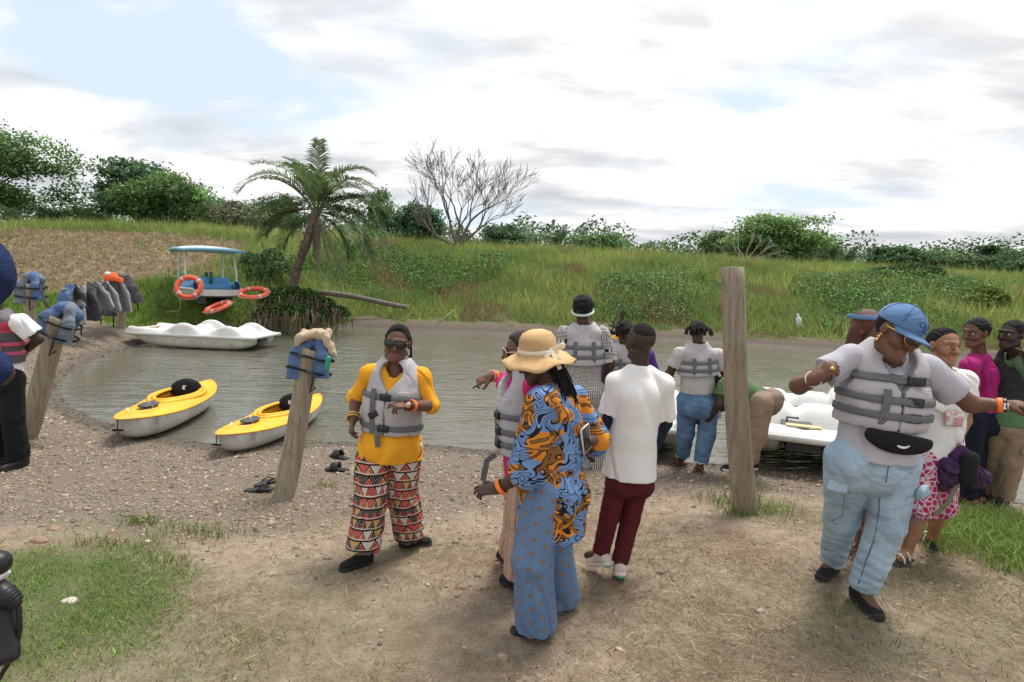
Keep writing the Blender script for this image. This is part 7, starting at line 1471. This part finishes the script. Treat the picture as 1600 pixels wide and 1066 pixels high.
f.vw, f.vflat = (1.02, 1.02, 1.02), 1.3; pr_ = [[f.trunk_pt(z, x * K, .030) + f.f * (.030 * math.exp(-((z - .34) / .09) ** 2)) for x in np.linspace(-.03, .09, 9)] for z in np.linspace(.27, .38, 8)]
PRT = bpy.data.materials.new('shirt_print'); PRT.use_nodes = True; nt = PRT.node_tree; t_ = nt.nodes.new('ShaderNodeTexCoord'); vo = nt.nodes.new('ShaderNodeTexVoronoi'); vo.inputs['Scale'].default_value = 70; nt.links.new(t_.outputs['Object'], vo.inputs['Vector']); nn_ = noise(nt, t_.outputs['Object'], 16, 2); cpk = mixc(nt, M2(nt, 'GREATER_THAN', nn_, .5), (.70, .68, .66), (.62, .34, .36)); nt.links.new(mixc(nt, M2(nt, 'LESS_THAN', vo.outputs['Distance'], .22), cpk, (.10, .09, .10)), nt.nodes['Principled BSDF'].inputs['Base Color']); nt.nodes['Principled BSDF'].inputs['Roughness'].default_value = .85
MB().grid(np.array(pr_) - f.o).build('chest_print', PRT, f.root, solid=.002)
f.hair_cap(HAIR, .004, -.04, .035, (.001, 60), .006)
for i in range(9):
    x0 = (i - 4) * .0165; MB().tube(np.array([scalp(f, x0, R(a_), 1.04) for a_ in np.linspace(52, 190, 9)]) - f.o, .0062 * K, 6).build('cornrow', HAIR, f.root)
f.band_at('le', 'lw', .84, .036, .008, GFRM, 'watch_strap'); f.sandal('r', RUB, beads=True); f.sandal('l', RUB, beads=True)
bgp = f.J['lw'] + np.array([-.01, -.07, -.16]) * K; bag = thing('cloth_bag', 'dark purple patterned cloth bag hanging from the white shirt woman hand', 'bag', bgp); PUR = mat('purple_bag', (.05, .022, .07), .85, .15, var=.8, vscale=18, bump=.5, bscale=30, ridged=True, dirt=.25)
sh = Sh(.05).cone(bgp + (0, 0, .10), bgp + (-.05, 0, -.02), .045, .085, ((0, 1, 0), 1.4)).cone(bgp + (.02, 0, .06), bgp + (.13, 0, -.07), .05, .07, ((0, 1, 0), 1.5)).cone(bgp + (-.05, 0, -.02), bgp + (-.09, 0, -.13), .07, .03); sdf_obj('bag_body', sh, PUR, bag, bgp, .007, creases(.010, 24, 6)); sh = Sh(.03).cone(bgp + (.01, -.06, .07), bgp + (.0, -.075, -.04), .055, .06, ((0, 1, 0), 1.6)); sdf_obj('black_pouch', sh, BLK, bag, bgp, .008, folds(.006, 30, 4)); band([(-.03, -.03, -.10), (-.09, -.05, -.22), (-.16, -.05, -.30)], .03, .003, 'bag_strap', cloth('olive_strap', (.16, .17, .11)), bag)

# ---- 13 person in magenta shirt
d = ong(1520, 786)[1] - .1; K = 290 * d / FPX / 1.68; print('mag', d, K)
J = PJ(d, head=(1525, 520), neck=(1530, 553, .02), ls=(1516, 572, -.15), rs=(1540, 570, .17), le=(1512, 622, -.14), lw=(1534, 598, -.02), re=(1548, 620, .2), rw=(1545, 640, .1), lh=(1522, 655, -.07), rh=(1534, 655, .09), lk=(1516, 718, -.08), rk=(1526, 718, .09), la=(1514, 778, -.07), ra=(1524, 778, .1), lt=(1502, 786, -.1), rt=(1508, 785, .1))
gnd(J, K, la=(1514, 776, 1502, 787), ra=(1524, 772, 1508, 782))
f = Fig('young person with cropped hair in magenta shirt looking left', J, (-.95, -.2), SK1, K, GP, .9, head_fwd=(-1, -.22, -.12), res=.010); f.make_body(hand_l=((.8, -.2, .2), (0, .5, .6), (.4,) * 4, .4, .1, -1)); f.eyes()
f.top('shirt', cloth('magenta_cotton', (.36, .020, .155), .08), .016, -.08, (.62, .62), (.084, .092)); f.trousers('trousers', cloth('navy_trousers', (.012, .014, .028)), .11, .085, .078, rise=.14); f.hair_cap(HAIR, .009, -.01, .052, (.004, 90), .008)
for q in 'lr': f.shoe(q, BRN, BSO)
# ---- 14 man at the right edge
d = ong(1556, 796)[1]; K = 296 * d / FPX / 1.68; print('man', d, K)
J = PJ(d, head=(1581, 523), neck=(1588, 554, .02), ls=(1604, 570, -.12), rs=(1562, 570, .14), le=(1622, 620, -.05), lw=(1606, 566, -.20), re=(1552, 622, .2), rw=(1556, 660, .1), lh=(1592, 660, -.04), rh=(1566, 660, .05), lk=(1580, 718, -.06), rk=(1556, 718, .04), la=(1568, 776, .0), ra=(1545, 772, .1), lt=(1552, 788, -.16), rt=(1520, 780, .0))
gnd(J, K, la=(1568, 776, 1548, 794), ra=(1545, 768, 1518, 784))
f = Fig('man in green shirt, black front pack and khaki cargo trousers at the right edge', J, (-.8, -.55), SK4, K, GP, 1.0, head_fwd=(-.96, -.22, .02), res=.010); f.make_body(hand_l=((-.3, .3, 1), (-.6, .4, 0), (.5,) * 4, .4, .1, -1)); f.eyes()
f.top('shirt', cloth('green_tee', (.10, .19, .095), .08), .018, .02, (.62, .62), (.084, .09)); f.trousers('trousers', cloth('khaki_cargo', (.30, .225, .165), .10), .122, .10, .085, 1.0); f.hair_cap(HAIR, .007, -.01, .055, (.003, 90), .008)
bd = Sh(.02).cone(f.hp(0, .062, -.092), f.hp(.05, .01, -.06), .024 * K, .012 * K).cone(f.hp(0, .062, -.092), f.hp(-.05, .01, -.06), .024 * K, .012 * K); f.mesh('beard', bd, HAIR, .006)
f.vest(mat('black_pack', (.024, .025, .027), .7, .25, var=.25, vscale=20, bump=.2, bscale=40), (), .040, .19, vee=.10, front=True, back_marks=False, label_mark=False, split=False, names='front_pack', armr=.095)
f.vw, f.vflat = (1, 1, 1), 1.25; PRM = cloth('faint_print', (.10, .10, .10)); mb = MB()
for z in (.36, .34, .32, .24, .22, .20): mb.tube(np.array([f.trunk_pt(z, x * K, .050) for x in (-.02, .04, .09 - .03 * ((z * 100) % 3) / 2)]) - f.o, .0022, 4)
mb.build('pack_print', PRM, f.root); kk = f.J['lh'] * .45 + f.J['lk'] * .55; f.mesh('cargo_pocket', Sh(.02).box(kk + np.array([.035, -.10, .0]), (.05, .015, .07), None, .015), MATS['khaki_cargo'], .009)
for q in 'lr': f.shoe(q, BSH, BSO, .28)

# ---- 15 man in pink and grey vest at the left
d = ong(25, 733)[1]; K = 292 * d / FPX / 1.68; print('left man', d, K)
J = PJ(d, head=(-10, 462), neck=(-6, 494), ls=(-38, 502), rs=(30, 504, -.02), le=(-50, 560), lw=(-40, 600, .2), re=(60, 530, .05), rw=(36, 552, .22), lh=(-16, 588), rh=(16, 590), lk=(-8, 655, .05), rk=(20, 650, .02), la=(-2, 712, .15), ra=(27, 718, .0), lt=(-16, 720, .2), rt=(10, 730, -.08))
gnd(J, K, la=(0, 710, -14, 722), ra=(30, 716, 6, 736))
f = Fig('man in pink and grey life vest and black trousers at the left edge', J, (-.25, 1), SK4, K, GP, 1.02, res=.010); f.make_body(face=False, hand_r=((-.5, .5, -.1), (0, .5, -.8), (.5,) * 4, .4, .1, 1))
f.top('shirt', cloth('white_shirt', (.74, .74, .76), .03), .014, .06, (.72, .72), (.08, .086)); f.trousers('trousers', BLKC, .112, .09, .085, 1.0); f.hair_cap(HAIR, .008, -.02, .04, res=.01)
cl_ = Sh(.01).cone(f.J['neck'] - f.ax * .02, f.J['neck'] + f.ax * .035, .074, .068, None, (1, 1)); f.mesh('collar', cl_, MATS['white_shirt'], .008)
vm = bpy.data.materials.new('pink_grey_vest'); vm.use_nodes = True; nt = vm.node_tree; b = nt.nodes['Principled BSDF']; b.inputs['Roughness'].default_value = .8; a_ = nt.nodes.new('ShaderNodeNewGeometry'); sp = nt.nodes.new('ShaderNodeSeparateXYZ'); nt.links.new(a_.outputs['Position'], sp.inputs[0]); z_lo = f.pel[2]; nt.links.new(ramp(nt, M2(nt, 'DIVIDE', M2(nt, 'SUBTRACT', sp.outputs[2], z_lo), .6), [(0, (.085, .075, .085)), (.70, (.50, .045, .11)), (.87, (.13, .115, .12))], 'CONSTANT'), b.inputs['Base Color'])
f.vest(vm, (.225, .31), .042, .13, front=False, buckles=False, armr=.085, flat=1.2, m_strap=cloth('pink_strap', (.50, .10, .17)))
for q in 'lr': f.shoe(q, mat('black_leather', (.012, .012, .013), .3, .5), BSO, .27)

# ---- 7 paddler across the river in a yellow kayak
pk_ = onz(968, 534, 0); yk = copy_tree(k1); yk.location = tuple(pk_ + np.array([-.25, 0, -.10])); yk.rotation_euler = (0, 0, R(176)); tag(yk, 'small yellow kayak afloat near the far shore carrying the paddler', 'kayak', 'yellow kayaks beached at the water'); yk.scale = (.9, .9, .9)
d = pk_[1]; K = .95; b0 = pk_ + np.array([.05, 0, .12])
J = dict(head=b0 + (.0, 0, .86), neck=b0 + (0, 0, .66), ls=b0 + (-.02, -.19, .56), rs=b0 + (0, .19, .56), le=b0 + (-.30, -.25, .40), lw=b0 + (-.38, -.2, .62), re=b0 + (-.25, .2, .38), rw=b0 + (-.45, .1, .45), lh=b0 + (0, -.1, .08), rh=b0 + (0, .1, .08), lk=b0 + (-.40, -.14, .20), rk=b0 + (-.40, .14, .20), la=b0 + (-.72, -.1, .05), ra=b0 + (-.72, .1, .05), lt=b0 + (-.8, -.1, .12), rt=b0 + (-.8, .1, .12))
f = Fig('paddler sitting in the yellow kayak near the far shore, paddle raised', J, (-1, -.25), SK4, K, GP, 1.0, head_fwd=(-.5, -1, 0), res=.015); f.make_body(feet=True); f.top('shirt', cloth('dark_tee', (.025, .02, .02)), .012, .0, (.5, .5)); f.trousers('shorts', BLKC, .1, .085, .08, .1); f.hair_cap(HAIR, .014, -.02, .05, res=.012)
pa, pb_ = atd(955, 522, d - .1), atd(967, 479, d - .3); pd = thing('paddle', 'paddle with black shaft and orange blade raised beside the paddler', 'paddle', pa); MB().tube([(0, 0, 0), pb_ - pa], .022, 6).build('shaft', DGR, pd); sdf_obj('blade', Sh(.02).cone(pa, pa + (pa - pb_) * .22, .05, .09, ((0, 1, 0), 4)).cone(pa + (pa - pb_) * .22, pa + (pa - pb_) * .42, .09, .06, ((0, 1, 0), 4)), mat('paddle_orange', (.75, .32, .03), .5), pd, pa, .015)

# ---- 16 camera operator cut off by the left edge
d = 1.05; K = 1.0
J = PJ(d, head=(-170, 230, -.1), neck=(-170, 340), ls=(-290, 410), rs=(-66, 424), re=(-100, 545, -.04), rw=(-4, 582, .02), le=(-400, 560), lw=(-300, 660, .2), lh=(-330, 800), rh=(-220, 800), lk=(-330, 1150), rk=(-220, 1150), la=(-330, 1500), ra=(-220, 1500), lt=(-330, 1550, .15), rt=(-220, 1550, .15))
gz0 = gz(J['la'][0], J['la'][1])
for q in ('la', 'ra'): J[q][2] = gz0 + .08
for q in ('lk', 'rk'): J[q][2] = gz0 + .50
for q in ('lh', 'rh'): J[q][2] = gz0 + .95
f = Fig('camera operator in navy sleeves cut off by the left edge', J, (.1, 1), SK2, K, GP, 1.0, res=.013); f.make_body(face=False)
NVY = mat('navy_fleece', (.022, .035, .095), .95, .1, var=.2, vscale=60, bump=.5, bscale=160); f.top('jacket', NVY, .02, .1, (1.95, 2.12), (.074, .046), disp=(.004, 18)); f.trousers('trousers', BLKC); f.hair_cap(HAIR, .01, res=.012)
for q in 'lr': f.shoe(q, BSH, BSO)
vc0 = atd(-12, 960, .95); vc = thing('video_camera', 'black video camera with cable in the lower left corner', 'camera', vc0); CMB = mat('camera_black', (.010, .010, .012), .45, .4, var=.1)
q = lambda px, py, dd=0: atd(px, py, .95 + dd)
sdf_obj('camera_body', Sh(.012).box(q(-42, 1000), (.048, .05, .044), [unit(np.cross(ray(-42, 1000), (0, 0, 1))), unit(ray(-42, 1000)), unit(np.cross(np.cross(ray(-42, 1000), (0, 0, 1)), ray(-42, 1000)))], .012), CMB, vc, vc0, .006); sdf_obj('eyepiece', Sh(.006).cone(q(-45, 892), q(-12, 882), .021, .023).cone(q(-12, 882), q(-4, 880), .024, .021), CMB, vc, vc0, .004)
sh = Sh(.006).cone(q(-35, 905), q(8, 932), .022, .019).cone(q(8, 932), q(22, 942), .016, .012); sdf_obj('plug', sh, CMB, vc, vc0, .004)
for i in range(5): c = q(6 + 4.4 * i, 930 + 3.1 * i); MB().tube([q(5 + 4.4 * i, 930 + 2.8 * i) - vc0, q(7 + 4.4 * i, 931.4 + 2.8 * i) - vc0], .0205 - .0014 * i, 14).build('grip_ring', CMB, vc)
sdf_obj('white_ring', Sh(.003).cone(q(-8, 905), q(-2, 910), .0215, .0215, None, (1, 1)), WHM, vc, vc0, .004)
MB().tube(np.array([q(20, 940), q(30, 950), q(31, 985), q(24, 1020), q(5, 1050), q(-10, 1075)]) - vc0, .0042, 8).build('cable', CMB, vc)
